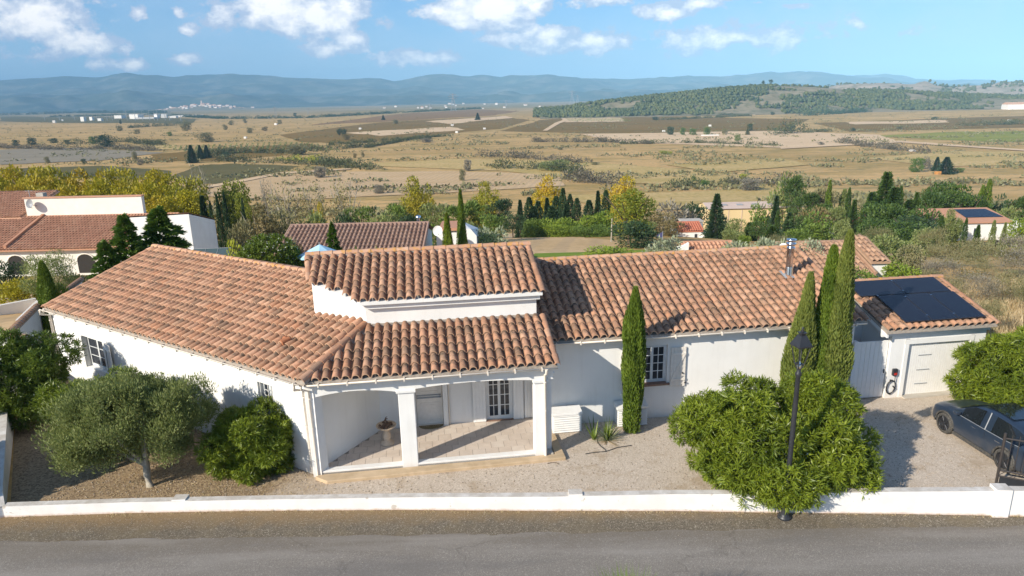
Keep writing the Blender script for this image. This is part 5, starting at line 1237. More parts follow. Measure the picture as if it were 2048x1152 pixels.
# ================================================================ TREE PROTOTYPES (unit height, crown about one unit wide)
PROTO = {}
def crown_broad(n, nc=16, zc=.62, rz=.36, r=.42, leaf=.05, cr=.16, thick=(.5, 1.08), updir=0.0):
    env = [(0, 0, zc, r, r, rz)]; cl = clumps_in(env, nc, cr, .2) + [(0, 0, zc, r * .6, r * .6, rz * .6)]
    P, Nn = ell_points(n, cl, thick); return leaf_quads(P, Nn + rdir(n) * .9 + np.array([[0, 0, updir]]), RNG.uniform(.6, 1.3, n) * leaf, leaf * .6)
def crown_cone(n, r=.3, layers=11, leaf=.055, droop=.25, top=.02, bot=.04):
    t = RNG.uniform(0, 1, n) ** 1.4; ph = RNG.uniform(0, 6.28, n); ly = np.floor(t * layers) / layers; k = (t * layers) % 1
    arms = .82 + .18 * np.cos(ph * 6 + ly * 23) + .10 * np.cos(ph * 2 + ly * 9); rr = r * (1 - t) ** .9 * (1.18 - .42 * k) * arms * RNG.uniform(.3, 1.05, n) + .006
    z = bot + (1 - bot) * (ly + k / layers * .9) - rr * droop; P = np.stack([np.cos(ph) * rr, np.sin(ph) * rr, z], 1)
    D = np.stack([np.cos(ph), np.sin(ph), np.full(n, .25)], 1) + rdir(n) * .5; return leaf_quads(P, D, RNG.uniform(.6, 1.2, n) * leaf, leaf * .4)
def crown_col(n, r=.09, leaf=.035, fork=0):
    t = RNG.uniform(0, 1, n) ** .9; ph = RNG.uniform(0, 6.28, n); prof = np.minimum(1, ((t + .02) / .25) ** .5) * (1 - np.maximum(0, t - .3) / .7) ** .6
    rr = r * prof * (1 + .2 * np.sin(ph * 3 + t * 20)) * RNG.uniform(.5, 1.05, n) + .004; P = np.stack([np.cos(ph) * rr, np.sin(ph) * rr, .03 + t * .95], 1)
    D = np.stack([np.cos(ph) * .3, np.sin(ph) * .3, np.ones(n)], 1) + rdir(n) * .3; return leaf_quads(P, D, RNG.uniform(.6, 1.2, n) * leaf, leaf * .45)
def crown_pine(n, leaf=.055):
    env = [(0, 0, .68, .42, .42, .28), (.15, .05, .5, .3, .3, .2)]; cl = [(c[0], c[1], c[2], c[3] * 1.25, c[4] * 1.25, c[5] * .7) for c in clumps_in(env, 15, .13, .2)]
    P, Nn = ell_points(n, cl, (.45, 1.08)); return leaf_quads(P, Nn + rdir(n) * .8 + np.array([[0, 0, .5]]), RNG.uniform(.6, 1.2, n) * leaf, leaf * .4)
def crown_low(n, leaf=.07):
    env = [(0, 0, .42, .5, .45, .5)]; cl = clumps_in(env, 14, .2, .2) + [(0, 0, .35, .35, .35, .4)]; P, Nn = ell_points(n, cl, (.5, 1.06)); k = P[:, 2] > 0
    P, Nn = P[k], Nn[k]; return leaf_quads(P, Nn + rdir(len(P)) * .7 + np.array([[0, 0, .4]]), RNG.uniform(.6, 1.3, len(P)) * leaf, leaf * .5)
def crown_twig(n, leaf=.06):
    env = [(0, 0, .55, .42, .42, .42)]; cl = clumps_in(env, 12, .2, .2); P, Nn = ell_points(n, cl, (.1, 1.15)); k = P[:, 2] > 0.02; P, Nn = P[k], Nn[k]
    return leaf_quads(P, Nn * .5 + rdir(len(P)) * .5 + np.array([[0, 0, .9]]), RNG.uniform(.6, 1.6, len(P)) * leaf, leaf * .16)
def trunk_mesh(kind, seed):
    rs = random.Random(seed); mb = MB()
    if kind in ('bare', 'sparse', 'broad', 'pine'):
        h = {'bare': .28, 'sparse': .3, 'broad': .3, 'pine': .4}[kind]; mb.tube([(0, 0, -.05), (.01, 0, h)], [.028, .02], 6)
        nb = {'bare': 11, 'sparse': 9, 'broad': 5, 'pine': 5}[kind]
        for i in range(nb):
            a = i * 2.4 + rs.uniform(-.4, .4); R = rs.uniform(.2, .4); top = Vector((math.cos(a) * R, math.sin(a) * R, rs.uniform(.65, .95))); b = Vector((.01, 0, h - rs.uniform(0, .08)))
            mid = b.lerp(top, .5) + Vector((0, 0, .03)); mb.tube([b, mid, top], [.014, .009, .003], 5, cap=False)
            if kind in ('bare', 'sparse'):
                for q in range(7):
                    t = rs.uniform(.3, 1); c = b.lerp(top, t); d = Vector((rs.uniform(-1, 1), rs.uniform(-1, 1), rs.uniform(.1, 1.2))).normalized() * rs.uniform(.08, .2)
                    mb.tube([c, c + d * .6, c + d + Vector((0, 0, .02))], [.005, .0035, .0015], 3, cap=False)
    else: mb.tube([(0, 0, -.05), (0, 0, .5)], [.025, .012], 6)
    me = bpy.data.meshes.new('trunk'); me.from_pydata(mb.v, [], mb.f); me.update(); return me
def crown_near(n, r=.3, leaf=.03):
    t = RNG.uniform(0, 1, n) ** 1.25; nb = 90; bi = RNG.integers(0, nb, n); bt = (np.arange(nb) / nb) ** 1.1; ba = np.arange(nb) * 2.4; bl = r * (1 - bt) ** .85 * RNG.uniform(.65, 1.2, nb)
    f = RNG.uniform(.05, 1, n) ** .7; a = ba[bi] + RNG.normal(0, .22, n); rr = bl[bi] * f + .004; z = .06 + .93 * bt[bi] + rr * .28 - .05 * f + RNG.normal(0, .012, n) * (1.3 - bt[bi])
    P = np.stack([np.cos(a) * rr, np.sin(a) * rr, z], 1); D = np.stack([np.cos(a), np.sin(a), np.full(n, .35)], 1) + rdir(n) * .6; return leaf_quads(P, D, RNG.uniform(.6, 1.3, n) * leaf, leaf * .4)
CROWN = dict(near=lambda: crown_near(22000),broad=lambda: crown_broad(6000, 20, leaf=.04), sparse=lambda: crown_broad(1300, 14, thick=(.3, 1.15), leaf=.034), cone=lambda: crown_cone(6500), col=lambda: crown_col(2200), pine=lambda: crown_pine(2800),
             low=lambda: crown_low(2600), twig=lambda: crown_twig(2600), bare=lambda: crown_twig(420, .05), poplar=lambda: crown_broad(4200, 26, .54, .46, .27, .032, .12, updir=.5), cedar=lambda: crown_cone(6000, .5, 9, .06, .1), loose=lambda: crown_low(1700, .09))
TRK = dict(near='mast', broad='broad', sparse='sparse', cone='mast', col='mast', pine='pine', low='mast', twig='mast', bare='bare', poplar='broad', cedar='mast', loose='mast')
TM_ = {'sparse': PALEBARK, 'bare': PALEBARK, 'broad': PALEBARK}
def proto(kind, mat, var=0):
    key = (kind, mat, var)
    if key not in PROTO:
        ck = (kind, var)
        if ck not in PROTO: PROTO[ck] = CROWN[kind](); PROTO[(kind, var, 't')] = trunk_mesh(TRK[kind], var * 7 + len(kind))
        me = np_mesh('crown', *PROTO[ck]); me.materials.append(FOL[mat]); t = PROTO[(kind, var, 't')]
        if not t.materials: t.materials.append(TM_.get(kind, PINEBARK))
        PROTO[key] = (me, t)
    return PROTO[key]
NAMES = dict(near='conifer', broad='plane_tree', sparse='plane_tree', cone='fir_tree', col='cypress', pine='pine_tree', low='shrub', twig='scrub_bush', bare='bare_tree', poplar='poplar', cedar='cedar_tree', loose='shrub')
CATS = dict(near='conifer', broad='tree', sparse='tree', cone='conifer', col='cypress', pine='pine tree', low='shrub', twig='bush', bare='bare tree', poplar='tree', cedar='conifer', loose='shrub')
ORD = ['first', 'second', 'third', 'fourth', 'fifth', 'sixth', 'seventh', 'eighth', 'ninth', 'tenth', 'eleventh', 'twelfth', 'thirteenth', 'fourteenth', 'fifteenth', 'sixteenth', 'seventeenth']
def tree(u, vt, y, wpx, kind, mat, label, group=None, name=None, cat=None, var=None, zfix=None, ratio=1.0):
    p = at_y(u, vt, y); z0 = T(p.x, y) if zfix is None else zfix; h = max(.6, p.z - z0); w = wpx / px_m(p.x, y, (p.z + z0) / 2)
    W0 = dict(near=.55, broad=.95, sparse=.95, cone=.55, col=.19, pine=.95, low=1.05, twig=.95, bare=.8, poplar=.6, cedar=.95, loose=1.05)[kind]
    c, t = proto(kind, mat, random.randrange(2) if var is None else var); s = w / W0
    e = empty(name or NAMES[kind], (p.x, y, z0), random.uniform(0, 6.28), label, cat or CATS[kind], group)
    for nm, me in (('crown', c), ('trunk', t)):
        if nm == 'trunk' and kind in ('low', 'twig', 'loose'): continue
        link('foliage' if kind in ('low', 'twig', 'loose') else nm, me, e, scale=(s, s * ratio, h))
    return e

# ================================================================ NEIGHBOURS' HOUSES
TM4, TV4, TF4 = tile_proto('tile_low', .30, .10, .62, 4, .02, .09)
def plane_hit(u, v, y0, z0, tp):
    d = ray(u, v); t = (z0 - y0 * tp - CAM_H) / (d.z - d.y * tp); return d * t + Vector((0, 0, CAM_H))
def tiled_slope(parent, x0, x1, y0, z0, w, tp, mat, edge=True, shear=0.0, row=.5):
    M = roof_frame((x0, y0), (1, 0), (0, 1), z0, tp)
    MB().add([(x0, y0, z0 - .03), (x1, y0, z0 - .03), (x1 + shear, y0 + w, z0 + w * tp - .03), (x0 + shear, y0 + w, z0 + w * tp - .03), (x0, y0, z0 - .15), (x1, y0, z0 - .15), (x1 + shear, y0 + w, z0 + w * tp - .15), (x0 + shear, y0 + w, z0 + w * tp - .15)], [(0, 1, 2, 3), (7, 6, 5, 4), (0, 4, 5, 1), (1, 5, 6, 2), (2, 6, 7, 3), (3, 7, 4, 0)]).build('roof', mat, parent)
    ms = layout(M, x1 - x0, w, lambda x, y: True, tp, .30, row); join_tiles('roof_tiles', ms, parent, mat, (), TV4, TF4)
def house(label, y0, u0, u1, ve, vr, tp, mat, wmat, zbase=None, name='house', back=True, over=.3, cat='house', hw=None):
    pe0 = at_y(u0, ve, y0); pe1 = at_y(u1, ve, y0); z0 = (pe0.z + pe1.z) / 2; um = (u0 + u1) / 2
    pr_ = plane_hit(um, vr, y0, z0, tp); w = pr_.y - y0; x0, x1 = pe0.x, pe1.x; zr = z0 + w * tp; zb = T(um, y0) - .6 if zbase is None else zbase
    h = empty(name, ((x0 + x1) / 2, y0, zb), 0, label, cat); ox, oz = (x0 + x1) / 2, zb
    g = empty('roof_frame', (-ox, -y0, -oz)); bpy.data.objects.remove(g)
    sub = lambda q: (q[0] - ox, q[1] - y0, q[2] - oz)
    X0, X1, Z0, ZR, B = x0 - ox, x1 - ox, z0 - oz, zr - oz, 2 * w if back else w
    a, b = X0 + over, X1 - over
    v = [(a, over, 0), (b, over, 0), (b, over, Z0 + over * tp - .14), (a, over, Z0 + over * tp - .14), (a, B - over, 0), (b, B - over, 0), (b, B - over, (Z0 + over * tp if back else ZR) - .14), (a, B - over, (Z0 + over * tp if back else ZR) - .14), (a, w, ZR - .14), (b, w, ZR - .14)]
    MB().add(v, [(0, 1, 2, 3), (1, 5, 6, 9, 2), (5, 4, 7, 6), (4, 0, 3, 8, 7)]).build('wall', wmat, h)
    tiled_slope(h, X0, X1, 0, Z0, w, tp, mat)
    if back: MB().add([(X0, w, ZR - .02), (X1, w, ZR - .02), (X1, 2 * w, Z0 - .02), (X0, 2 * w, Z0 - .02)], [(0, 1, 2, 3)]).build('back_roof', mat, h)
    MB().tube([(X0 - .05, w, ZR), (X1 + .05, w, ZR)], .13, 7).build('ridge', mat, h)
    for x in (X0, X1): MB().tube([(x, 0, Z0 + .02), (x, w, ZR + .02)], .09, 6).build('verge_tiles', mat, h)
    return h, dict(x0=X0, x1=X1, z0=Z0, zr=ZR, w=w, ox=ox, oz=oz, y0=y0)
def win(parent, x, y, z, w, h, axis='x'):
    f = MB().box(x, x + w, y - .04, y, z, z + h).build('window', WINFR, parent); MB().box(x + .08, x + w - .08, y - .05, y - .04, z + .08, z + h - .08).build('pane', PANE, f); return f
# left neighbour
hA, A = house('big white neighbouring house on the left with long terracotta roof, arches and parapet', 60, -230, 292, 500, 434, .27, TILEN, STUCCO2, over=.5, back=False)
def lp(h, q): return (q.x - h['ox'], q.y - h['y0'], q.z - h['oz'])
yb = A['w'] + 60; p0 = at_y(48, 397, yb); p1 = at_y(285, 408, yb); pb = at_y(60, 436, yb)
MB().box(p0.x - A['ox'], p1.x - A['ox'], A['w'] - .05, A['w'] + .45, A['zr'] - 3, p0.z - A['oz']).build('parapet', STUCCO2, hA)
MB().box(p0.x - A['ox'] - .1, p1.x - A['ox'] + .1, A['w'] - .15, A['w'] + .5, p0.z - A['oz'], p0.z - A['oz'] + .09).build('coping', TILEN, hA)
q = at_y(82, 393, yb + 1); MB().box(q.x - A['ox'] - .35, q.x - A['ox'] + .35, A['w'] + .8, A['w'] + 1.4, p0.z - A['oz'] - .2, q.z - A['oz'] + .35).build('chimney', CONC, hA)
q = at_y(57, 380, yb + 1); MB().tube([(q.x - A['ox'], A['w'] + 1, p0.z - A['oz'] - .2), (q.x - A['ox'], A['w'] + 1, q.z - A['oz'])], .03, 5).tube([(q.x - A['ox'] - .4, A['w'] + 1, q.z - A['oz'] - .1), (q.x - A['ox'] + .4, A['w'] + 1, q.z - A['oz'] - .1)], .02, 4).build('aerial', GREY, hA)
# upper left slope
x_a = at_y(-230, 470, yb).x - A['ox']; x_b = at_y(50, 430, yb).x - A['ox']
tiled_slope(hA, x_a, x_b, A['w'] - .6, A['zr'] + .05, 6.5, .27, TILEN)
MB().obox((at_y(0, 488, 60).x - A['ox'] + .2, .2), (at_y(88, 434, yb).x - A['ox'], A['w']), -.12, .12, A['z0'] + .0, 0, zt=(A['z0'] + .38, A['zr'] + .28)).build('stepped_verge', TILEN, hA)
# arches in the front wall
for u in (25, 165):
    q = at_y(u, 520, 60); x = q.x - A['ox']; pts = []; r = .8
    poly = [(x - r, .0), (x - r, 1.15)] + [(x - math.cos(a) * r, 1.15 + math.sin(a) * r * .8) for a in np.linspace(0, math.pi, 9)[1:-1]] + [(x + r, 1.15), (x + r, 0)]
    zz = A['z0'] - 2.35
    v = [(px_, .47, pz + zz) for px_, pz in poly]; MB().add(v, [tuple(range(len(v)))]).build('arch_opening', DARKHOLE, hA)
    MB().tube([(px_, .46, pz + zz) for px_, pz in poly[1:-1]], .07, 5).build('arch_moulding', STUCCO2, hA)
dsh = empty('satellite_dish', at_y(63, 408, yb - .4), 0, 'grey satellite dish on the parapet of the big left house', 'satellite dish')
def dish(par, r, mat=GREY, tilt=.25, yaw=-.3):
    d_ = MB().lathe([(0, 0), (r * .5, .03 * r * 4), (r * .85, .09 * r * 4), (r, .12 * r * 4)], (0, 0, 0), 18).build('dish', mat, par); d_.rotation_euler = (math.pi / 2 - tilt, 0, yaw); d_.location = (0, 0, 0)
    MB().tube([(0, 0, -r * .9), (0, -r * .9, -r * .5), (.1, -r * 1.2, 0)], .025, 5).tube([(0, .05, -r * .2), (.3, .4, -r * .6)], .03, 5).build('arm', GREY, par)
dish(dsh, .45)
# shaded right-hand block of the left neighbour
p0 = at_y(377, 426, 58); xb = p0.x; p1 = at_y(429, 438, xb / (at_y(429, 438, 1.0).x)); blk = empty('annex', (xb, 58, T(0, 58) - .5), 0, 'white shaded block at the right end of the big left house, behind the conifers', 'building')
zz = blk.location.z; D_ = p1.y - 58
v = [(-5.5, 0, 0), (0, 0, 0), (0, D_, 0), (-5.5, D_, 0), (-5.5, 0, p0.z - zz - .2), (0, 0, p0.z - zz), (0, D_, p1.z - zz), (-5.5, D_, p1.z - zz)]
MB().add(v, [(0, 1, 5, 4), (1, 2, 6, 5), (2, 3, 7, 6), (3, 0, 4, 7)]).build('wall', STUCCO, blk); MB().add([(a, b, c + .02) for a, b, c in v[4:]] + [(a, b, c - .1) for a, b, c in v[4:]], [(0, 1, 2, 3), (0, 4, 5, 1), (1, 5, 6, 2)]).build('roof', TILEN, blk)
gh = empty('greenhouse', at_y(418, 524, 44), .1, 'small glass greenhouse at the foot of the shaded white block', 'greenhouse')
MB().box(-1.2, 1.2, 0, 2, -1.5, .15).add([(-1.2, 0, .15), (1.2, 0, .15), (1.2, 1, .7), (-1.2, 1, .7), (1.2, 2, .15), (-1.2, 2, .15)], [(0, 1, 2, 3), (3, 2, 4, 5), (1, 4, 2), (0, 3, 5)]).build('glazing', PALEGLASS, gh)
mb = MB()
for x in (-1.2, -.4, .4, 1.2): mb.tube([(x, -.01, .15), (x, 1, .71), (x, 2, .15)], .02, 4)
mb.tube([(-1.2, -.01, .15), (1.2, -.01, .15)], .02, 4).tube([(-1.2, 1, .71), (1.2, 1, .71)], .02, 4).build('glazing_bars', GREY, gh)
# neighbour garden walls on the left
gw = empty('garden_wall', label='white garden wall with tiled coping sloping up behind the left corner of the villa', cat='wall')
a = Vector((-22.6, 26.5)); b = Vector((-25.6, 33.5))
def wz(u, v, y): return at_y(u, v, y)
p0 = wz(14, 672, 26); p1 = wz(80, 607, 33)
MB().obox((p0.x, 26), (p1.x, 33), 0, .22, -1.5, 0, zt=(p0.z - .1, p1.z - .1)).build('wall_body', STUCCO, gw)
ridge_row(gw, (p0.x - .1, 26, p0.z - .08), (p1.x - .1, 33, p1.z - .08), .16, .45, TILEL)
p2 = wz(10, 678, 25.8); p3 = wz(-60, 640, 27)
MB().obox((p2.x + .8, 25.7), (p3.x, 27), 0, .25, -1, p2.z).build('wall_body', STUCCO, gw); ridge_row(gw, (p2.x + .8, 25.85, p2.z + .02), (p3.x, 27.1, p2.z + .02), .15, .45, TILEL)
gw2 = empty('garden_wall', label='rough pale garden wall of the left neighbour below the yellowing shrub', cat='wall')
p0 = wz(-40, 600, 38); p1 = wz(72, 597, 40)
MB().obox((p0.x, 38), (p1.x, 40), 0, .25, -4, p1.z).build('wall_body', STUCCO, gw2); MB().obox((p1.x, 40), (p1.x + 1.5, 36), 0, .25, -4, p1.z - .1).build('wall_body', STUCCO, gw2)
gw3 = empty('garden_wall', label='short blue-shaded white wall with sloping tiled coping behind the villa rake', cat='wall')
p0 = wz(120, 590, 34); p1 = wz(163, 558, 39); MB().obox((p0.x, 34), (p1.x, 39), 0, .22, -3, 0, zt=(p0.z, p1.z)).build('wall_body', STUCCO, gw3); ridge_row(gw3, (p0.x, 34, p0.z), (p1.x, 39, p1.z), .15, .45, TILEL)

# middle neighbour
hB, B = house('low house with long brownish tiled roof directly behind the villa, right gable white', 45, 548, 845, 508, 449, .30, TILEB, STUCCO, over=.25)
MB().tube([(B['x1'] - .8, B['w'] + .6, B['zr'] - .3), (B['x1'] - .8, B['w'] + .6, B['zr'] + .35)], .13, 10).lathe([(.2, .0), (.2, .12), (0, .2)], (B['x1'] - .8, B['w'] + .6, B['zr'] + .3), 10).build('flue', STEEL, hB)
q = at_y(877, 462, 46.5); ds2 = empty('satellite_dish', q, 0, 'white satellite dish at the right gable of the brownish-roofed house', 'satellite dish'); dish(ds2, .36, WHITE)
an = empty('annex', (at_y(945, 480, 48).x, 48, T(0, 48)), 0, 'small white annex with arch to the right of the dark cypress', 'building')
p0 = at_y(945, 458, 48); zz = T(0, 48)
MB().add([(-1.0, 0, 0), (.3, 0, 0), (.3, 3, 0), (-1, 3, 0), (-1.0, 0, p0.z - zz + .1), (-.1, 0, p0.z - zz), (.3, 0, p0.z - zz - .5), (.3, 3, p0.z - zz - .5), (-1.0, 3, p0.z - zz + .1)], [(0, 1, 6, 5, 4), (1, 2, 7, 6), (4, 5, 8), (5, 6, 7, 8)]).build('wall', STUCCO, an)
MB().box(-2.4, -.98, 0, 3, p0.z - zz - .1, p0.z - zz + .1).build('roof', TILEN, an); MB().box(-.25, .15, -.02, 0, .3, 1.5).build('doorway', DARKHOLE, an); MB().box(-2.6, -1.0, .2, .4, 0, p0.z - zz - .2).build('wall', STUCCO, an)
# parasol
ps = empty('parasol', at_y(641, 510, 33.5), 0, 'pale blue garden parasol behind the villa ridge', 'parasol')
rr_ = 47 / px_m(0, 33.5, 2); z_ = .55
mb = MB(); v = [(0, 0, z_)] + [(math.cos(k * math.pi / 4 + .2) * rr_, math.sin(k * math.pi / 4 + .2) * rr_, -.02) for k in range(8)]
mb.add(v, [(0, k, k % 8 + 1) for k in range(1, 9)]).build('canopy', BLUEFAB, ps); MB().tube([(0, 0, -3), (0, 0, z_ + .1)], .03, 6).build('pole', GREY, ps)
for k in range(8): a = k * math.pi / 4 + .2; MB().tube([(0, 0, z_ - .03), (math.cos(a) * rr_, math.sin(a) * rr_, -.04)], .012, 4).build('rib', GREY, ps)
# right side houses
hC, C_ = house('small orange-roofed house with white gable behind the villa ridge, right of the silvery shrub', 46, 1376, 1478, 512, 484, .3, TILEN, STUCCO, over=.1)
p0 = at_y(1345, 505, 46.5); p1 = at_y(1378, 486, 46.5); MB().add([(p0.x - C_['ox'], .5, p0.z - C_['oz'] - 1.5), (p1.x - C_['ox'], .5, p0.z - C_['oz'] - 1.5), (p1.x - C_['ox'], .5, p1.z - C_['oz']), (p0.x - C_['ox'], .5, p0.z - C_['oz']), (p0.x - C_['ox'], .8, p0.z - C_['oz'] - 1.5), (p1.x - C_['ox'], .8, p0.z - C_['oz'] - 1.5), (p1.x - C_['ox'], .8, p1.z - C_['oz']), (p0.x - C_['ox'], .8, p0.z - C_['oz'])], [(0, 1, 2, 3), (3, 2, 6, 7), (0, 3, 7, 4)]).build('gable_wall', STUCCO, hC)
hF, F_ = house('old lichened tiled roof of the house behind the villa, right of the flue', 36, 1600, 1752, 548, 484, .28, TILEL, STUCCO, over=.2, zbase=-3)
ridge_row(hF, (F_['x1'] - 1.3, .4, F_['z0'] + .15), (F_['x1'] - 3.2, F_['w'], F_['zr']), .13, .45, TILEL)
pF = at_y(1742, 523, 36.6); pG = at_y(1783, 523, 36.6); tiled_slope(hF, pF.x - F_['ox'], pG.x - F_['ox'], .6, pF.z - F_['oz'], max(1.2, F_['w'] - .6), .28, TILEL)
MB().box(pF.x - F_['ox'] + .25, pG.x - F_['ox'] - .12, .75, .95, pF.z - F_['oz'] - 1.6, pF.z - F_['oz'] - .05).build('wall', STUCCO, hF)
hE, E2 = house('small white house with a bright red-orange roof beside the dark fir', 85, 1357, 1407, 462, 444, .3, REDROOF, STUCCO, over=.1, zbase=T(0, 85) - 1)
pw = at_y(1388, 474, 85); win(hE, pw.x - E2['ox'], .08, pw.z - E2['oz'] - .3, .5, .75)
shd = empty('shed', (at_y(1420, 480, 84).x, 84, T(0, 84) - .5), 0, 'low white outbuilding between the red-orange roofed house and the fir', 'shed'); p0 = at_y(1420, 469, 84)
MB().box(-.8, .9, 0, 2, 0, p0.z - shd.location.z).build('wall', STUCCO, shd); MB().box(-.9, 1, -.1, 2.1, p0.z - shd.location.z, p0.z - shd.location.z + .1).build('roof', GREY, shd); MB().box(-.4, .5, -.02, 0, p0.z - shd.location.z - .6, p0.z - shd.location.z - .25).build('window', DARKHOLE, shd)
flg = empty('flag', at_y(1325, 482, 60), 0, 'small navy flag on a pole above the silvery shrub', 'flag'); MB().tube([(0, 0, -3), (0, 0, .9)], .03, 5).build('pole', GREY, flg)
MB().add([(0, 0, .85), (-.55, .05, .5), (0, 0, .15), (0, .02, .85), (-.55, .07, .5), (0, .02, .15)], [(0, 1, 2), (5, 4, 3)]).build('cloth', NAVY, flg)
# barn
yb_ = 112; p0 = at_y(1416, 418, yb_); p1 = at_y(1604, 418, yb_); zb_ = T(0, yb_) - .5; bn = empty('barn', (p0.x, yb_, zb_), 0, 'long yellow barn with a pale low roof behind the dark fir', 'barn')
W1 = p1.x - p0.x; h1 = p0.z - zb_; pr1 = plane_hit(1500, 404, yb_, p0.z, .22); wd_ = pr1.y - yb_
MB().add([(0, 0, 0), (W1, 0, 0), (W1, 2 * wd_, 0), (0, 2 * wd_, 0), (0, 0, h1), (W1, 0, h1), (W1, 2 * wd_, h1), (0, 2 * wd_, h1), (0, wd_, h1 + wd_ * .22), (W1, wd_, h1 + wd_ * .22)], [(0, 1, 5, 4), (1, 2, 6, 9, 5), (2, 3, 7, 6), (3, 0, 4, 8, 7)]).build('wall', YELLOWW, bn)
MB().add([(-.2, -.3, h1), (W1 + .2, -.3, h1), (W1 + .2, wd_, h1 + wd_ * .22 + .08), (-.2, wd_, h1 + wd_ * .22 + .08), (W1 + .2, 2 * wd_ + .3, h1), (-.2, 2 * wd_ + .3, h1)], [(0, 1, 2, 3), (3, 2, 4, 5)]).build('roof', BARNROOF, bn)
for k in range(5): MB().box(2.5 + k * 2.6, 2.5 + k * 2.6 + 1.0, wd_ * .5 - .3, wd_ * .5 + .4, h1 + wd_ * .11 + .03, h1 + wd_ * .11 + .2).build('rooflight', GREY, bn)
for k in range(7): MB().box(1.2 + k * 2.2, 1.3 + k * 2.2, -.05, 0, .0, h1 - .05).build('panel_joint', BARNROOF, bn)
hutp = at_y(1385, 447, 92); ht = empty('shed', (hutp.x, 92, T(0, 92)), 0, 'small grey metal sheds behind the red-orange roofed house', 'shed'); MB().box(-1.4, 1.4, 0, 2, 0, hutp.z - T(0, 92) + .2).build('wall', GREY, ht); MB().box(-1.5, 1.5, -.1, 2.1, hutp.z - T(0, 92) + .2, hutp.z - T(0, 92) + .35).build('roof', STEEL if False else CONC, ht)
# crimson shed
cp = at_y(1690, 441, 95); cq = at_y(1729, 441, 95); zz = T(0, 95) - .4; cs_ = empty('shed', (cp.x, 95, zz), 0, 'small wooden shed with a crimson roof among the cypresses', 'shed'); w_ = cq.x - cp.x; h_ = cp.z - zz
MB().box(.1, w_ - .9, 0, 3, 0, h_).build('wall', WOOD, cs_); MB().box(.2, .8, -.03, 0, h_ - 1.0, h_ - .2).build('door', ORANGEW, cs_); MB().box(w_ - .9, w_ - .1, .1, 3, 0, h_).build('open_bay', DARKHOLE, cs_)
MB().add([(-.1, -.3, h_), (w_, -.3, h_), (w_, 3, h_ + .85), (-.1, 3, h_ + .85), (-.1, -.3, h_ - .1), (w_, -.3, h_ - .1)], [(0, 1, 2, 3), (4, 5, 1, 0)]).build('roof', CRIMSON, cs_)
# right house with panels
yg = 74; p0 = at_y(1862, 447, yg); p1 = at_y(2040, 447, yg); zz = T(0, yg) - 1; hg = empty('house', (p0.x, yg, zz), 0, 'pale house with orange roof and dark solar panels behind thin cypresses at far right', 'house'); w_ = p1.x - p0.x; h_ = p0.z - zz
MB().box(2.2, w_, .2, 7, 0, h_).build('wall', STUCCO, hg); MB().box(w_ + .01, w_ + 1.8, 1.5, 7, 0, h_ - .6).build('wall', STUCCO, hg)
MB().add([(0, 0, h_), (w_ - .6, 0, h_), (w_ - 1.0, 4.2, h_ + .95), (0, 4.2, h_ + .95), (0, 0, h_ - .1), (w_ - .6, 0, h_ - .1)], [(0, 1, 2, 3), (4, 5, 1, 0)]).build('roof', BARNROOF if False else TILEN, hg)
MB().add([(4.6, 1.3, h_ + .36), (w_ - 1.0, 1.3, h_ + .36), (w_ - 1.6, 3.6, h_ + .90), (4.6, 3.6, h_ + .90)], [(0, 1, 2, 3)]).build('solar_panels', PANEL, hg)
for k in range(3): win(hg, 3.0 + k * 1.9, .2, h_ - 1.5, .7, .9)
# satellite dish behind the villa's right ridge
q = W_(10.95, 6.9, 4.3); ds3 = empty('satellite_dish', q, 0, 'pale satellite dish just behind the right end of the villa ridge', 'satellite dish'); dish(ds3, .32, WHITE)
ds3.rotation_euler = (0, 0, 2.4)
up = at_y(1222, 497, 70); tag(MB().tube([(0, 0, 0), (.05, 0, 4.2)], .08, 6).build('wooden_post', PALEBARK, None, (up.x, 70, up.z - 1.0)), 'bare wooden post at the edge of the stubble field', 'post')

# ================================================================ TREES NEAR THE HOUSES
# two conifers behind the left wing
tree(244, 424, 36, 150, 'near', 'conifer', 'ragged dark green conifer behind the left wing, the left one of the pair', var=0, ratio=1.0)
tree(312, 410, 37.5, 190, 'near', 'conifer', 'broad dark green conifer behind the left wing, right one of the pair', var=1)
tree(205, 478, 35, 130, 'near', 'conifer', 'low dark conifer at the foot of the ragged pair, touching the villa roof edge', var=1)
cA = at_y(82, 522, 33); cypress('short dense dark green cypress beside the left rake of the villa', cA.x, 33, -1.2, cA.z + 1.2, .55, 'cypress', 9000, .0, .05, fat=.2)
tree(120, 560, 33.5, 26, 'low', 'bright', 'small bright bush beside the short cypress')
q = at_y(85, 492, 40); o2 = empty('olive_tree', (q.x, 40, -1.6), 0, 'grey-green olive tree in the left neighbour garden before the arches', 'olive tree'); cl = clumps_in([(0, 0, 2.4, 1.7, 1.5, 1.2)], 34, .42, .15)
P, Nn = ell_points(9000, cl, (.4, 1.1)); V, F = leaf_quads(P, Nn * .5 + rdir(len(P)) * .6 + np.array([[0, 0, .6]]), .13, .035); link('crown', np_mesh('crown', V, F), o2, FOL['olive']); MB().tube([(0, 0, -.5), (0, 0, 1.6)], [.15, .09], 7).build('trunk', PALEBARK, o2)
tree(22, 558, 41, 100, 'low', 'rowgold', 'yellowing shrub behind the rough garden wall at the left edge')
tree(8, 520, 48, 60, 'low', 'dark', 'dark round bush at the left edge below the arches')
tree(150, 545, 42, 60, 'low', 'scrub', 'loose grey-green shrub by the second arch')
q = at_y(535, 466, 33); wf = bush('glossy round shrub covered in white flowers left of the blue parasol', 'flowering shrub', q.x, 33, -.8, [(0, 0, q.z - .3, 1.3, 1.2, 1.0), (.5, 0, q.z - .7, 1.0, 1, .9), (-.6, 0, q.z - .7, 1.0, 1, .9)], 900, 11, .15, .05, 'oleander2', name='flowering_shrub', stems=6, flowers=220)
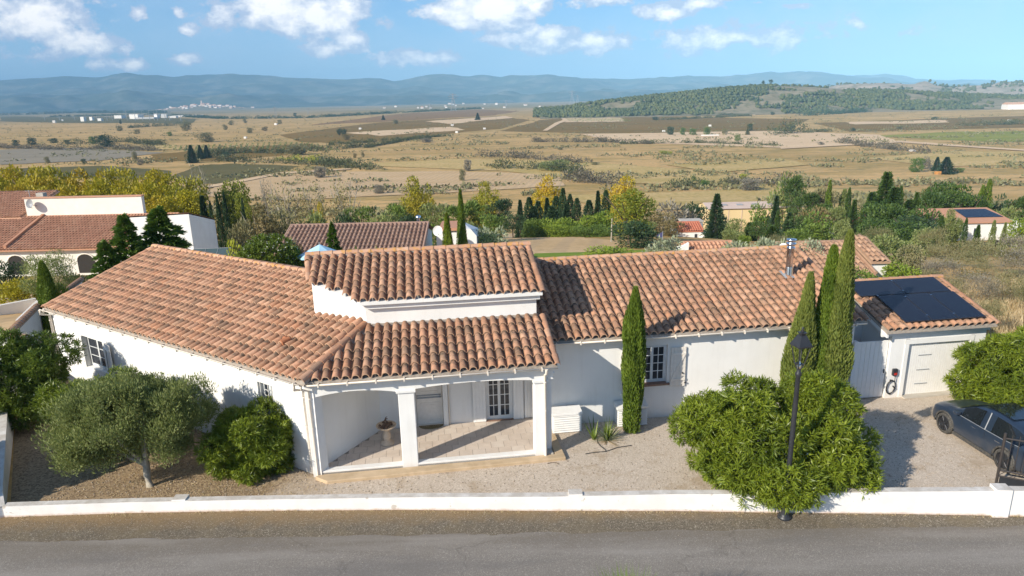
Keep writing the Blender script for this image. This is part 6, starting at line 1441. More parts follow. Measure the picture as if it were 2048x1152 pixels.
tree(600, 490, 35, 60, 'low', 'brown', 'dark russet bush between the white-flowered shrub and the parasol')
tree(592, 500, 36, 70, 'low', 'dark', 'dark bush hiding the left foot of the brownish-roofed house'); tree(575, 478, 37, 46, 'low', 'scrub', 'olive-brown bush behind the white-flowered shrub'); tree(470, 492, 38, 60, 'loose', 'lime', 'pale loose shrub beside the greenhouse')
tree(662, 441, 38, 66, 'near', 'conifer', 'small conifer standing before the brownish tiled roof', var=0); tree(710, 492, 36, 60, 'low', 'conifer', 'low green bush under the brownish roof edge'); tree(752, 490, 36.5, 26, 'low', 'bright', 'tiny bright bush peeping over the tower ridge')
q = at_y(893, 425, 41); cypress('yellow-green cypress directly left of the tall dark one behind the tower', q.x, 41, -2, q.z + 2, .42, 'oleander', 7000, 0, .05); bpy.data.objects[-1] if False else None
q = at_y(920, 377, 42); cypress('tall narrow dark cypress behind the tower ridge', q.x, 42, -2.2, q.z + 2.2, .38, 'cypress', 8000, 0, .05)
tree(985, 445, 50, 70, 'loose', 'silver', 'silvery shrub left of the stubble field behind the tower'); tree(978, 468, 48, 46, 'low', 'dark', 'dark low bush beside the silvery shrub')
tree(1262, 372, 66, 98, 'poplar', 'ygreen', 'tall yellow-green poplar clump beyond the stubble field', var=0, name='poplar'); tree(1262, 440, 62, 100, 'low', 'dark', 'dark leafy bush at the foot of the tall poplar'); 
tree(1330, 466, 44, 66, 'loose', 'silver', 'pale feathery bush below the navy flag', name='feathery_bush')
tree(1208, 494, 46, 130, 'low', 'bright', 'low bright green hedge mound behind the villa ridge')
hd_ = [(1480, 484), (1525, 478), (1570, 476), (1615, 480), (1650, 492)]
for i, (u, v) in enumerate(hd_): tree(u, v, 38 + .3 * i, 78, 'low', 'silver', ORD[i] + ' grey-green shrub from the left in the hedge behind the right ridge', 'grey-green hedge shrubs behind the right ridge')
tree(1455, 492, 46, 30, 'low', 'bright', 'rounded bright bush right of the small white gable')
tree(1700, 535, 33, 90, 'low', 'oleander2' if False else 'pine', 'green bush between the old roof and the tall cypresses'); tree(1745, 545, 32, 60, 'low', 'pine', 'green bush behind the ridge of the garage')
tree(1800, 525, 36, 76, 'low', 'bright', 'rounded bright green shrub right of the old roof'); tree(1790, 470, 42, 95, 'low', 'olive', 'large round olive-green shrub behind the old roof')
tree(1830, 490, 40, 60, 'low', 'scrub', 'olive-brown shrub beside the large round one')
q = at_y(1687, 455, 34)
# scrub bank on the right
for i, (u, v, y, w) in enumerate([(1880, 520, 38, 90), (1935, 505, 40, 110), (2000, 490, 42, 120), (2060, 500, 40, 120), (1850, 540, 36, 70), (1905, 560, 33, 80), (1965, 550, 34, 90), (2030, 545, 34, 100), (1955, 480, 46, 100), (2040, 470, 48, 90), (1890, 490, 46, 80), (2080, 560, 31, 80), (1930, 590, 29, 60), (1990, 600, 28, 70), (1860, 575, 31, 50)]):
    tree(u, v, y, w, 'twig', 'scrub' if i % 3 else 'greyscrub', ORD[i] + ' wispy scrub bush on the bank behind the garage, ' + ('upper' if v < 515 else 'lower') + ' part', 'wispy scrub bushes on the right bank')
P = []
for _ in range(16000):
    y = random.uniform(24.5, 40); x = random.uniform(y * .52, y * .80 + 4)
    if y < 26.5 and x < 17: continue
    P.append((x, y, T(x, y)))
P = np.array(P); D = rdir(len(P)) * .5 + np.array([[0, 0, 1]]); V, F = leaf_quads(P, D, RNG.uniform(.2, .6, len(P)), .03); tag(link('dry_grass', np_mesh('dry_grass', V, F), mat=FOL['dry']), 'straw-coloured dry grass on the bank behind the garage', 'grass', kind='stuff')
P = []
for _ in range(5000):
    x = random.uniform(-30, -19); y = random.uniform(22, 34); P.append((x, y, T(x, y)))

# ================================================================ TREE BELT BELOW THE HOUSES
for i, (u, v) in enumerate([(-40, 334), (15, 336), (65, 334), (112, 336), (160, 338), (208, 342), (252, 340), (296, 344), (335, 348), (362, 360)]):
    tree(u, v, 118 - i * 1.2, 100, 'broad', 'rowgold' if i % 3 else 'yellow', ORD[i] + ' gold-green plane tree from the left in the back row of the avenue', 'plane trees in the avenue on the left', var=i % 2)
for i, (u, v) in enumerate([(-10, 352), (45, 355), (95, 354), (140, 357), (190, 360), (235, 362), (285, 366), (325, 372), (358, 384)]):
    tree(u, v, 106 - i, 104, 'broad', 'rowgold', ORD[i] + ' gold-green plane tree from the left in the front row of the avenue', 'plane trees in the avenue on the left', var=(i + 1) % 2)
for i, (u, v) in enumerate([(-20, 372), (30, 374), (80, 374), (130, 376), (180, 380), (230, 382), (280, 386), (330, 392)]):
    tree(u, v, 97 - i, 100, 'broad', 'rowgold', ORD[i] + ' gold-green plane tree from the left, lowest row of the avenue', 'plane trees in the avenue on the left', var=i % 2)
tree(385, 322, 150, 54, 'bare', 'greyscrub', 'leafless grey tree at the right end of the gold avenue'); tree(455, 366, 112, 84, 'broad', 'ygreen', 'pale yellow-green tree behind the slim cypresses on the left')
tree(480, 386, 108, 60, 'broad', 'ygreen', 'smaller yellow-green tree right of the slim cypresses')
for u, v, w, l in [(403, 392, 26, 'blue-dark spreading fir left of the slim cypress group'), ]: tree(u, v, 84, w * 1.5, 'cone', 'dark', l)
for i, (u, v, w) in enumerate([(419, 402, 13), (432, 388, 15), (446, 384, 15), (483, 396, 12)]): tree(u, v, 80, w, 'col', 'dark', ORD[i] + ' slim dark cypress from the left behind the shaded white block', 'slim dark cypresses on the left')
tree(515, 408, 74, 96, 'broad', 'brown', 'brownish green tree left of the pale bare plane trees'); tree(475, 440, 66, 60, 'low', 'scrub', 'brown-green thicket behind the greenhouse')
for u, v, w, l in [(565, 350, 92, 'half-bare pale plane tree, leftmost of the three above the brownish roof'), (622, 352, 70, 'half-bare pale plane tree, middle of the three above the brownish roof'), (690, 352, 90, 'half-bare pale plane tree, right of the three above the brownish roof')]:
    tree(u, v, 108, w, 'sparse', 'sparse', l)
tree(528, 348, 124, 30, 'sparse', 'greyscrub', 'small grey bare tree at the edge of the stubble, left of the pale plane trees')
tree(638, 405, 92, 36, 'broad', 'gold', 'small orange-gold tree below the pale plane trees')
for i, (u, v, y, w, k, m) in enumerate(sorted([(560, 425, 78, 80, 'low', 'scrub'), (620, 425, 80, 70, 'low', 'olive'), (676, 428, 78, 60, 'low', 'dark'), (722, 402, 84, 84, 'pine', 'pine'), (790, 398, 84, 84, 'pine', 'pine'), (762, 425, 72, 80, 'low', 'olive'), (815, 430, 72, 76, 'pine', 'dark'), (860, 398, 86, 70, 'pine', 'olive'), (845, 440, 70, 60, 'low', 'bright'), (905, 410, 82, 64, 'pine', 'pine'), (950, 402, 84, 70, 'pine', 'pine'), (1000, 398, 86, 64, 'pine', 'dark'), (985, 425, 74, 70, 'low', 'pine'), (1025, 425, 80, 50, 'pine', 'dark'), (930, 440, 66, 60, 'low', 'olive'), (880, 445, 66, 50, 'low', 'evergreen'), (960, 450, 64, 40, 'low', 'dark')])):
    tree(u, v, y, w, k, m, ORD[i] + ' green tree from the left in the dense belt behind the tower', 'green trees in the belt behind the tower')
for u, v, w, m, l in [(826, 353, 86, 'yellow', 'yellow plane tree, leftmost of the four across the middle'), (968, 364, 80, 'yellow', 'yellow plane tree, second of the four, right of the tall cypress'), (1096, 352, 78, 'gold', 'golden plane tree above the row of dark cypresses'), (1252, 352, 98, 'gold', 'brightest golden tree, top of the poplar clump')]:
    tree(u, v, 116, w, 'broad', m, l)
for i, (u, v, w) in enumerate(sorted([(1040, 400, 20), (1058, 394, 20), (1076, 402, 20), (1094, 396, 22), (1112, 392, 20), (1126, 376, 17), (1140, 388, 16), (1154, 396, 18), (1066, 412, 22), (1104, 412, 24), (1132, 408, 22), (1178, 400, 22), (1196, 382, 20), (1212, 380, 18)])):
    tree(u, v, 96 - (i % 3) * 3, w * 1.5, 'col' if i % 4 else 'cone', 'dark', ORD[i] + ' blue-dark cypress from the left in the row below the golden plane tree', 'blue-dark cypress row in the middle distance')
for i, (u, v, y, w, m) in enumerate([(1062, 436, 84, 50, 'pine'), (1095, 436, 84, 64, 'bright'), (1138, 436, 84, 66, 'bright'), (1180, 432, 86, 56, 'bright'), (1210, 420, 86, 60, 'bright'), (1115, 448, 81, 60, 'bright'), (1160, 452, 80, 50, 'pine'), (1200, 450, 80, 50, 'pine'), (1060, 448, 82, 40, 'pine')]):
    tree(u, v, y, w, 'low', m, ORD[i] + ' bright rounded pine by the near stubble, ' + ('back row' if i < 5 else 'front row'), 'bright rounded pines beyond the near stubble')
tree(1360, 396, 100, 90, 'loose', 'greyscrub', 'big grey-green bush right of the golden tree'); tree(1390, 402, 104, 60, 'low', 'dark', 'dark shrub in the big grey-green bush'); tree(1318, 426, 84, 84, 'low', 'brown', 'russet-brown bushy tree left of the red-orange roof'); tree(1345, 440, 78, 50, 'low', 'brown', 'russet shrub touching the red-orange roofed house')
tree(1435, 388, 82, 50, 'cone', 'dark', 'dark pyramidal fir right of the red-orange roofed house', var=0)
for i, (u, v, y, w, k, m, l) in enumerate([(1475, 438, 80, 46, 'low', 'olive', 'olive-green shrub right of the pyramidal fir'), (1488, 470, 66, 30, 'low', 'bright', 'small round light green bush below the barn'), (1500, 445, 84, 40, 'cone', 'evergreen', 'small ragged conifer before the barn'),
    (1525, 400, 94, 46, 'loose', 'pine', 'feathery green tree before the right end of the barn'), (1554, 392, 90, 34, 'cone', 'dark', 'narrow dark fir at the right end of the barn'), (1556, 422, 78, 13, 'col', 'evergreen', 'thin cypress below the narrow dark fir'), (1572, 356, 112, 60, 'loose', 'olive', 'loose olive-green pine left of the tall dark pine'),
    (1597, 352, 106, 56, 'pine', 'evergreen', 'tall dense dark pine right of the barn'), (1580, 425, 84, 40, 'cone', 'dark', 'low dark fir below the tall dense pine'), (1640, 375, 100, 70, 'pine', 'scrub', 'olive-brown pine left of the lone upright cypress'), (1630, 415, 84, 70, 'low', 'brown', 'dark russet tree mass left of the crimson shed'),
    (1661, 360, 94, 17, 'col', 'cypress', 'lone upright cypress left of the crimson shed'), (1690, 378, 96, 26, 'col', 'olive', 'broad grey cypress above the crimson shed'), (1700, 375, 95, 16, 'col', 'evergreen', 'slim cypress just above the crimson shed'),
    (1640, 430, 72, 80, 'loose', 'pine', 'yellow-green feathery shrub mass left of the crimson shed'), (1600, 455, 62, 60, 'low', 'pine', 'green shrub below the yellow-green feathery mass'), (1690, 440, 66, 40, 'low', 'olive', 'olive shrub before the crimson shed'),
    (1776, 345, 88, 76, 'cone', 'evergreen', 'tall broad pointed conifer right of the crimson shed'), (1757, 400, 80, 70, 'poplar', 'evergreen', 'dense cypress mass left of the broad pointed conifer'), (1803, 372, 84, 22, 'col', 'evergreen', 'slim cypress tip just right of the broad pointed conifer'), (1800, 405, 76, 70, 'poplar', 'evergreen', 'dense cypress mass below the slim cypress tip'),
    (1835, 385, 80, 34, 'cone', 'evergreen', 'thin ragged conifer left of the broad cedar'), (1840, 430, 70, 90, 'poplar', 'dark', 'dark cypress mass nearest the olive-green shrub'), (1870, 372, 92, 64, 'pine', 'evergreen', 'layered pine left of the broad cedar'), (1908, 355, 94, 112, 'pine', 'evergreen', 'broad flat-topped dark cedar at the right'),
    (1930, 395, 92, 60, 'pine', 'dark', 'dark pine below the broad cedar'), (1967, 370, 92, 20, 'col', 'cypress', 'left of the two joined upright cypresses at the right'), (1981, 358, 92, 22, 'col', 'cypress', 'right and taller of the two joined upright cypresses'), (2000, 395, 96, 40, 'loose', 'dark', 'sparse dark pine right of the joined cypresses'), (2045, 392, 84, 70, 'pine', 'evergreen', 'dense pine at the right edge of the picture'),
    (2052, 432, 70, 60, 'low', 'bright', 'light green bush at the right edge beside the pale house'), (1885, 432, 66, 18, 'col', 'evergreen', 'slim cypress left of the pale house'), (1905, 418, 70, 50, 'broad', 'olive', 'yellowish tree before the left end of the pale house'), (1934, 436, 66, 13, 'col', 'evergreen', 'very thin cypress standing before the pale house front'), (1958, 450, 64, 24, 'cone', 'evergreen', 'ragged thin conifer before the pale house front'), (1990, 440, 64, 14, 'col', 'olive', 'thin greyish cypress before the solar panels'), (2012, 445, 62, 20, 'cone', 'olive', 'ragged cypress at the right corner of the pale house')]):
    tree(u, v, y, w, k, m, l, var=i % 2)
fill = sorted([(1290, 440, 78, 60, 'low', 'olive'), (1240, 445, 74, 60, 'pine', 'pine'), (1440, 425, 92, 40, 'low', 'dark'), (1465, 460, 74, 50, 'low', 'olive'), (1520, 440, 78, 60, 'pine', 'evergreen'), (1545, 452, 70, 50, 'cone', 'evergreen'), (1615, 385, 98, 60, 'pine', 'evergreen'), (1650, 400, 90, 70, 'pine', 'evergreen'), (1600, 430, 80, 60, 'low', 'evergreen'), (1675, 415, 84, 50, 'pine', 'olive'), (1710, 400, 90, 34, 'cone', 'evergreen'), (1745, 385, 86, 60, 'cone', 'evergreen'), (1790, 375, 84, 70, 'cone', 'evergreen'), (1775, 400, 76, 90, 'low', 'evergreen'), (1820, 400, 78, 70, 'cone', 'evergreen'), (1850, 410, 74, 70, 'low', 'evergreen'), (1875, 385, 88, 70, 'pine', 'evergreen'), (1905, 372, 90, 130, 'pine', 'evergreen'), (1940, 380, 88, 80, 'pine', 'evergreen'), (1760, 440, 66, 80, 'low', 'evergreen'), (1820, 445, 64, 90, 'low', 'evergreen'), (1850, 455, 60, 60, 'low', 'olive'), (2015, 410, 80, 60, 'low', 'olive'), (1905, 430, 72, 50, 'low', 'lime')])
for i, (u, v, y, w, k, m) in enumerate(fill): tree(u, v, y, w, k, m, 'evergreen of the wooded slope at right, ' + (ORD[i] if i < 17 else ORD[len(fill) - 1 - i] + ' from the right') + (' from the left' if i < 17 else ''), 'evergreens filling the wooded slope on the right', var=i % 2)
for i, (u, v, y, w) in enumerate([(1720, 470, 60, 70), (1760, 455, 60, 60), (1560, 470, 56, 50), (1610, 480, 50, 60), (1870, 455, 56, 60)]): tree(u, v, y, w, 'twig', 'scrub', 'dry olive scrub on the right slope, the ' + ORD[i] + ' clump placed along it', 'dry scrub on the right slope')

# ================================================================ HEDGEROWS AND BUSHES OF THE PLAIN
def hedgerow(pix, hm, wm, mat, label, dens=1.0, leaf=.5, nm='hedgerow'):
    pts = [ground_hit(u, v) for u, v in pix]; Ps = []; Ds = []
    for a, b in zip(pts, pts[1:]):
        L = (b - a).length; n = max(2, int(L / (wm * .36) * dens))
        for i in range(n):
            t = random.random(); c = a.lerp(b, t) + Vector((random.gauss(0, wm * .25), random.gauss(0, wm * .6), 0)); h = hm * random.uniform(.4, 1.5); r = wm * random.uniform(.4, 1.0); k = 60
            d = rdir(k); d[:, 2] = abs(d[:, 2]); rr = RNG.uniform(.6, 1.05, (k, 1)); Ps.append(np.array([[c.x, c.y, T(c.x, c.y)]]) + d * rr * np.array([[r, r, h]])); Ds.append(d)
    P = np.concatenate(Ps); D = np.concatenate(Ds) + rdir(len(P)) * .6; s = max(leaf * (hm / 3) ** .5, wm * .10)
    V, F = leaf_quads(P, D, RNG.uniform(.6, 1.3, len(P)) * s * 1.6, s); return tag(link(nm, np_mesh(nm, V, F), mat=FOL[mat]), label, 'hedgerow', kind='stuff')
for pix, h, w, m, l in [
  ([(0, 296), (130, 300), (230, 298), (330, 302)], 4, 6, 'greyhedge', 'long grey-brown hedgerow across the left fields'),
  ([(120, 290), (250, 284), (330, 292)], 5, 7, 'hedge', 'scrubby thicket on the low mound at the left'),
  ([(380, 318), (470, 306), (560, 306), (660, 300), (740, 292)], 5, 5, 'hedge', 'green hedgerow running up to the right behind the three dark pines'),
  ([(430, 322), (560, 326), (640, 330), (720, 336)], 4.5, 6, 'hedge', 'broad green-brown hedgerow above the deep green vineyard'),
  ([(630, 322), (680, 334), (760, 340)], 4.5, 6, 'hedge', 'dark green hedge at the end of the deep vineyard'),
  ([(660, 290), (760, 284), (860, 278)], 3.5, 4, 'hedge', 'thin hedgerow left of centre in the middle fields'),
  ([(960, 312), (1040, 316), (1110, 322), (1170, 326)], 4, 6, 'greyhedge', 'grey-brown hedge in the centre of the dry plain'),
  ([(1000, 336), (1060, 338), (1120, 340), (1160, 350)], 5, 6, 'hedge', 'dark bushy thicket above the golden plane tree'),
  ([(1130, 356), (1180, 366), (1240, 370)], 5, 5, 'greyhedge', 'grey leafless thicket beside the golden trees'),
  ([(1060, 284), (1200, 284), (1300, 288)], 3.5, 4, 'greyhedge', 'grey hedge strip below the green vineyard'),
  ([(1240, 288), (1400, 286), (1560, 292)], 2.5, 4, 'hedge', 'low scrub strip across the middle of the plain'),
  ([(1690, 286), (1760, 296), (1850, 306)], 4, 7, 'greyhedge', 'grey scrub patch right of centre'),
  ([(1540, 270), (1580, 266), (1610, 264)], 11, 12, 'hedge', 'dark round grove standing in the vineyards right of centre'),
  ([(1610, 266), (1660, 262)], 3.5, 6, 'hedge', 'low tail of bushes right of the dark grove'),
  ([(260, 256), (330, 252), (380, 250)], 6, 6, 'dark', 'dark tree clump before the substation'),
  ([(100, 234), (300, 230), (450, 238), (620, 236), (800, 226), (960, 218)], 6, 14, 'dark', 'dark tree line across the plain in front of the far town'),
  ([(0, 231), (160, 226), (330, 226)], 11, 26, 'dark', 'dark wood behind the substation at the left'),
  ([(1920, 252), (2048, 248)], 4, 8, 'hedge', 'scrub along the field edge at far right'),
  ([(1310, 376), (1400, 372), (1500, 370)], 3, 5, 'hedge', 'low green-brown scrub in the damp hollow right of the golden tree'),
  ([(560, 322), (620, 322), (640, 326)], 4, 6, 'lime', 'yellow-green bushes left of the hedge end'),
  ([(1460, 372), (1540, 368), (1580, 374)], 3.5, 5, 'greyhedge', 'grey-green bushes above the barn'),
  ([(1600, 232), (1700, 226), (1760, 222)], 7, 12, 'dark', 'dark tree strip at the foot of the bare hills'),
  ([(1350, 228), (1500, 232), (1330, 240)], 3, 8, 'hedge', 'scrub in the fallow below the wooded hill'),
  ([(730, 296), (840, 276), (900, 272)], 2.5, 3, 'hedge', 'low bushes along the track left of centre')]:
    hedgerow(jag(pix[:], 1) if False else pix, h, w, m, l)
# orchard rows
mb = []
rowsP = []
for r in range(6):
    for k in range(20): q = ground_hit(1132 + k * 6.2 + r * 2, 238 + r * 1.0); rowsP.append(q)
for r in range(8):
    for k in range(26): q = ground_hit(330 + k * 11 + r * 10, 300 - k * .35 + r * 2.2 - 6); rowsP.append(q)
Ps = np.concatenate([np.array([[q.x, q.y, q.z]]) + np.abs(rdir(14)) * np.array([[1, 1, 1]]) * (1.6 if i < 120 else .9) * RNG.choice([-1, 1], (14, 3)) * np.array([[1, 1, .6]]) + np.array([[0, 0, .7]]) for i, q in enumerate(rowsP)])
V, F = leaf_quads(Ps, rdir(len(Ps)), 1.1, .8); tag(link('orchard_rows', np_mesh('orchard_rows', V, F), mat=FOL['olive']), 'rows of small orchard trees and vines in the plain', 'orchard', kind='stuff')
Pt = []
while len(Pt) < 8000:
    u = random.uniform(-40, 2090); v = random.uniform(232, 440) if random.random() < .8 else random.uniform(215, 300)
    q = ground_hit(u, v)
    if q.y < 130: continue
    kx = noise.noise(Vector((q.x * .012, q.y * .03, 4))) + .4 * noise.noise(Vector((q.x * .05, q.y * .1, 1)))
    if kx > .18: Pt.append((q.x, q.y, q.z))
Pt = np.array(Pt); k_ = 7; P = np.repeat(Pt, k_, 0); sc = np.repeat(RNG.uniform(.45, 1.5, len(Pt)) ** 1.4, k_)[:, None]; d = rdir(len(P)); d[:, 2] = abs(d[:, 2]) * .7
V, F = leaf_quads(P + d * sc * .9, d + rdir(len(P)) * .5, sc[:, 0] * 1.1, sc[:, 0] * .8); tag(link('low_scrub', np_mesh('low_scrub', V, F), mat=FOL['scrub']), 'small tufts and low scrub dotting the dry plain', 'scrub', kind='stuff')
# single bushes and trees in the fields
L1 = 'small rounded bush standing alone in the dry fields'; G1 = 'scattered single bushes of the plain'
for u, vb, hpx, wpx, m in [(32, 292, 12, 16, 'dark'), (64, 290, 14, 18, 'dark'), (108, 286, 9, 20, 'dark'), (135, 288, 8, 14, 'dark'), (185, 288, 14, 14, 'pine'), (240, 262, 10, 14, 'scrub'), (275, 268, 9, 14, 'scrub'), (340, 272, 8, 12, 'pine'), (95, 326, 12, 12, 'scrub'), (168, 327, 9, 12, 'dark'), (270, 325, 20, 12, 'scrub'), (282, 330, 12, 14, 'greyscrub'), (640, 356, 22, 30, 'greyscrub'), (758, 388, 18, 26, 'greyscrub'), (710, 316, 9, 9, 'brown'), (725, 314, 9, 8, 'scrub'), (935, 342, 22, 18, 'greyscrub'), (925, 362, 22, 16, 'scrub'), (1500, 262, 14, 12, 'dark'), (1450, 268, 10, 14, 'scrub'), (1340, 270, 16, 16, 'dark'), (1365, 270, 14, 12, 'conifer'), (1385, 270, 12, 16, 'conifer'), (1412, 270, 14, 16, 'conifer'), (1475, 282, 12, 14, 'pine'), (1408, 375, 14, 22, 'conifer'), (1386, 362, 10, 12, 'pine'), (1498, 382, 24, 46, 'greyscrub'), (1486, 360, 12, 18, 'lime'), (1705, 262, 6, 10, 'dark'), (1550, 262, 6, 10, 'dark'), (1800, 258, 6, 14, 'scrub'), (1545, 230, 6, 10, 'dark'), (560, 248, 8, 10, 'scrub'), (530, 262, 8, 14, 'brown'), (590, 232, 6, 8, 'dark'), (490, 246, 8, 9, 'scrub'), (464, 250, 8, 12, 'scrub'), (500, 266, 10, 16, 'scrub'), (850, 285, 8, 26, 'greyscrub'), (790, 248, 8, 12, 'scrub'), (450, 260, 10, 10, 'scrub'), (1120, 300, 5, 12, 'scrub'), (1190, 330, 6, 20, 'scrub'), (1330, 308, 6, 30, 'lime'), (1640, 290, 6, 14, 'greyscrub'), (1870, 240, 6, 12, 'dark'), (1310, 240, 6, 16, 'dark')]:
    q = ground_hit(u, vb); pm = px_m(q.x, q.y, q.z); me = proto('low', m, random.randrange(2))[0]; w = wpx / pm / 1.05
    e = link('field_bush', me, loc=q, rz=random.uniform(0, 6), scale=(w, w, hpx / pm * 1.1)); tag(e, L1, 'bush', G1)
for u, vb, hpx, wpx, k, m, l in [(380, 326, 36, 24, 'cone', 'dark', 'leftmost of the three dark pines at the vineyard corner'), (398, 318, 28, 16, 'cone', 'dark', 'middle of the three dark pines at the vineyard corner'), (411, 316, 26, 18, 'cone', 'dark', 'right of the three dark pines at the vineyard corner'), (450, 320, 18, 22, 'pine', 'dark', 'dark rounded tree right of the three vineyard pines'),
    (205, 294, 26, 44, 'low', 'dark', 'dark clump of round trees on the low mound at left'), (678, 272, 16, 12, 'poplar', 'dark', 'left of the two dark trees in the centre-left fields'), (687, 272, 15, 12, 'poplar', 'dark', 'right of the two dark trees in the centre-left fields'), (690, 280, 12, 16, 'low', 'brown', 'brown bush below the two dark trees'), (955, 240, 14, 12, 'cone', 'dark', 'pair-like dark tree in the vineyards right of the first pylon'), (766, 240, 10, 8, 'cone', 'dark', 'tiny dark cypress in the reddish vineyard'), (240, 248, 8, 5, 'col', 'dark', 'tiny cypress left of the substation'),
    (370, 262, 20, 20, 'loose', 'scrub', 'loose tree right of the dark clump before the substation'), (1838, 344, 30, 30, 'low', 'conifer', 'dark green tree on the dry slope, left of the trio at right'), (1855, 338, 24, 24, 'loose', 'greyscrub', 'grey bush right of the dark tree on the slope'), (1876, 342, 28, 20, 'cone', 'dark', 'thin conifer of the trio on the dry slope at right'), (1895, 348, 34, 38, 'cone', 'dark', 'widest conifer of the trio on the dry slope at right'), (1918, 345, 10, 22, 'low', 'conifer', 'low dark bush right of the widest conifer'),
    (1496, 270, 18, 10, 'cone', 'scrub', 'thin ragged tree left of the dark grove'), (410, 284, 20, 40, 'low', 'scrub', 'olive thicket in the left middle fields'), (590, 310, 22, 46, 'low', 'scrub', 'rounded olive tree at the start of the long green hedge'), (1110, 342, 22, 70, 'low', 'olive', 'dark broad bush above the golden plane tree')]:
    q = ground_hit(u, vb); tree(u, vb - hpx, q.y, wpx, k, m, l)

# ================================================================ FAR THINGS: hills, woods, town, pylons, mountains
def crest(pts):
    us = [p[0] for p in pts]; vs = [p[1] for p in pts]; return lambda u: float(np.interp(u, us, vs))
def hill(name, cpts, y_foot, y_crest, y_back, mat, n=140, rows=26, amp=3.0, rough=.012, base_z=-31.5, side=0):
    cf_ = crest(cpts); u0, u1 = cpts[0][0], cpts[-1][0]; V = []; F = []
    for j in range(rows):
        t = j / (rows - 1)
        for i in range(n):
            u = u0 + (u1 - u0) * i / (n - 1); top = at_y(u, cf_(u), y_crest); H_ = max(0, top.z - base_z)
            if t < .62: s = t / .62; y = y_foot + (y_crest - y_foot) * s; f = s * s * (3 - 2 * s)
            else: s = (t - .62) / .38; y = y_crest + (y_back - y_crest) * s; f = 1 - s * s * (3 - 2 * s)
            x = top.x * y / y_crest; nz = noise.fractal(Vector((x * rough, y * rough, 3.3)), 1.0, 2.1, 5) * amp * min(1, f * 3) * (1 if f < .97 else .4)
            V.append((x, y, base_z + H_ * f + nz * min(1, H_ / 30)))
    for j in range(rows - 1):
        for i in range(n - 1): a = j * n + i; F.append((a, a + 1, a + n + 1, a + n))
    return tag(link(name, np_mesh(name, V, F, True), mat=mat), kind='structure'), np.array(V)
HILLM = colmat('scrub_hill', (.20, .17, .10), (.30, .24, .15), (.09, .10, .045), s1=.012, s2=.05)
BAREH = colmat('bare_hill', (.42, .33, .25), (.34, .28, .20), (.14, .14, .08), s1=.02, s2=.04)
MTNM = colmat('mountain', (.045, .07, .06), (.07, .09, .06), (.20, .19, .15), s1=.0012, s2=.004, stretch=(1, 1, 1))
wooded, WV = hill('wooded_hill', [(1080, 219), (1130, 216), (1200, 205), (1300, 193), (1400, 183), (1470, 175), (1540, 171), (1600, 173), (1660, 177), (1720, 181), (1800, 184), (1880, 187), (1960, 191), (2100, 196), (2200, 200)], 1330, 1620, 2300, HILLM, amp=4)
bare_, BV = hill('bare_hill', [(1560, 190), (1640, 176), (1680, 170), (1760, 168), (1840, 170), (1900, 175), (1950, 173), (2000, 166), (2060, 168), (2130, 176), (2250, 190)], 1750, 2400, 3200, BAREH, amp=14, rough=.01)
# woodland on the hill
ICO = None
def blob_wood(name, pts, smin, smax, mat, label):
    a = (1 + 5 ** .5) / 2; iv = np.array([(-1, a, 0), (1, a, 0), (-1, -a, 0), (1, -a, 0), (0, -1, a), (0, 1, a), (0, -1, -a), (0, 1, -a), (a, 0, -1), (a, 0, 1), (-a, 0, -1), (-a, 0, 1)]); iv = iv / np.linalg.norm(iv[0])
    fi = np.array([(0, 11, 5), (0, 5, 1), (0, 1, 7), (0, 7, 10), (0, 10, 11), (1, 5, 9), (5, 11, 4), (11, 10, 2), (10, 7, 6), (7, 1, 8), (3, 9, 4), (3, 4, 2), (3, 2, 6), (3, 6, 8), (3, 8, 9), (4, 9, 5), (2, 4, 11), (6, 2, 10), (8, 6, 7), (9, 8, 1)])
    n = len(pts); s = RNG.uniform(smin, smax, (n, 1, 1)); j = RNG.uniform(.65, 1.25, (n, 12, 1)); st = np.array([[[1, 1, 1.15]]]); V = iv[None] * s * j * st + np.array(pts)[:, None, :] + np.array([[[0, 0, 1]]]) * s * .8
    F = (fi[None] + 12 * np.arange(n)[:, None, None]).reshape(-1, 3); return tag(link(name, np_mesh(name, V.reshape(-1, 3), F), mat=mat), label, 'woodland', kind='stuff')
WOODM = foliage('far_wood', (.05, .065, .016), (.10, .105, .03), (.035, .05, .016), .1, nscale=.01)
pts = []
idx = RNG.integers(0, len(WV), 30000)
for i in idx:
    x, y, z = WV[i]; x += random.uniform(-14, 14); y += random.uniform(-14, 14)
    if z < -29.5: continue
    k = noise.noise(Vector((x * .006, y * .006, 9))); u_ = 1024 + FOC * x / y
    k += .5 * noise.noise(Vector((x * .03, y * .03, 5))); lim = -.30 if u_ < 1640 else (-.0 if z < 10 else .25)
    if z < -22 and u_ > 1300: lim = .1
    if k > lim: pts.append((x, y, z - 1.5))
pts = pts[:13000]; blob_wood('woodland', pts, 1.8, 4.2, WOODM, 'dense dark green pine wood covering the rounded hill on the right')
pts = []
for i in RNG.integers(0, len(BV), 5000):
    x, y, z = BV[i]; x += random.uniform(-25, 25); y += random.uniform(-20, 20)
    if z > -26 and noise.noise(Vector((x * .008, y * .008, 2))) > .12: pts.append((x, y, z - 1.5))
blob_wood('hill_scrub', pts[:1600], 3, 5.5, WOODM, 'dark bushes and trees dotting the bare hills on the right')
for i, (u, v, w) in enumerate([(1527, 160, 8), (1543, 159, 10), (1658, 169, 8)]): tree(u, v, 1625, w, 'pine', 'dark', ['left tree breaking the crest of the wooded hill', 'right rounded tree breaking the crest of the wooded hill', 'lone tree on the saddle right of the wooded crest'][i], zfix=at_y(u, 171, 1625).z)
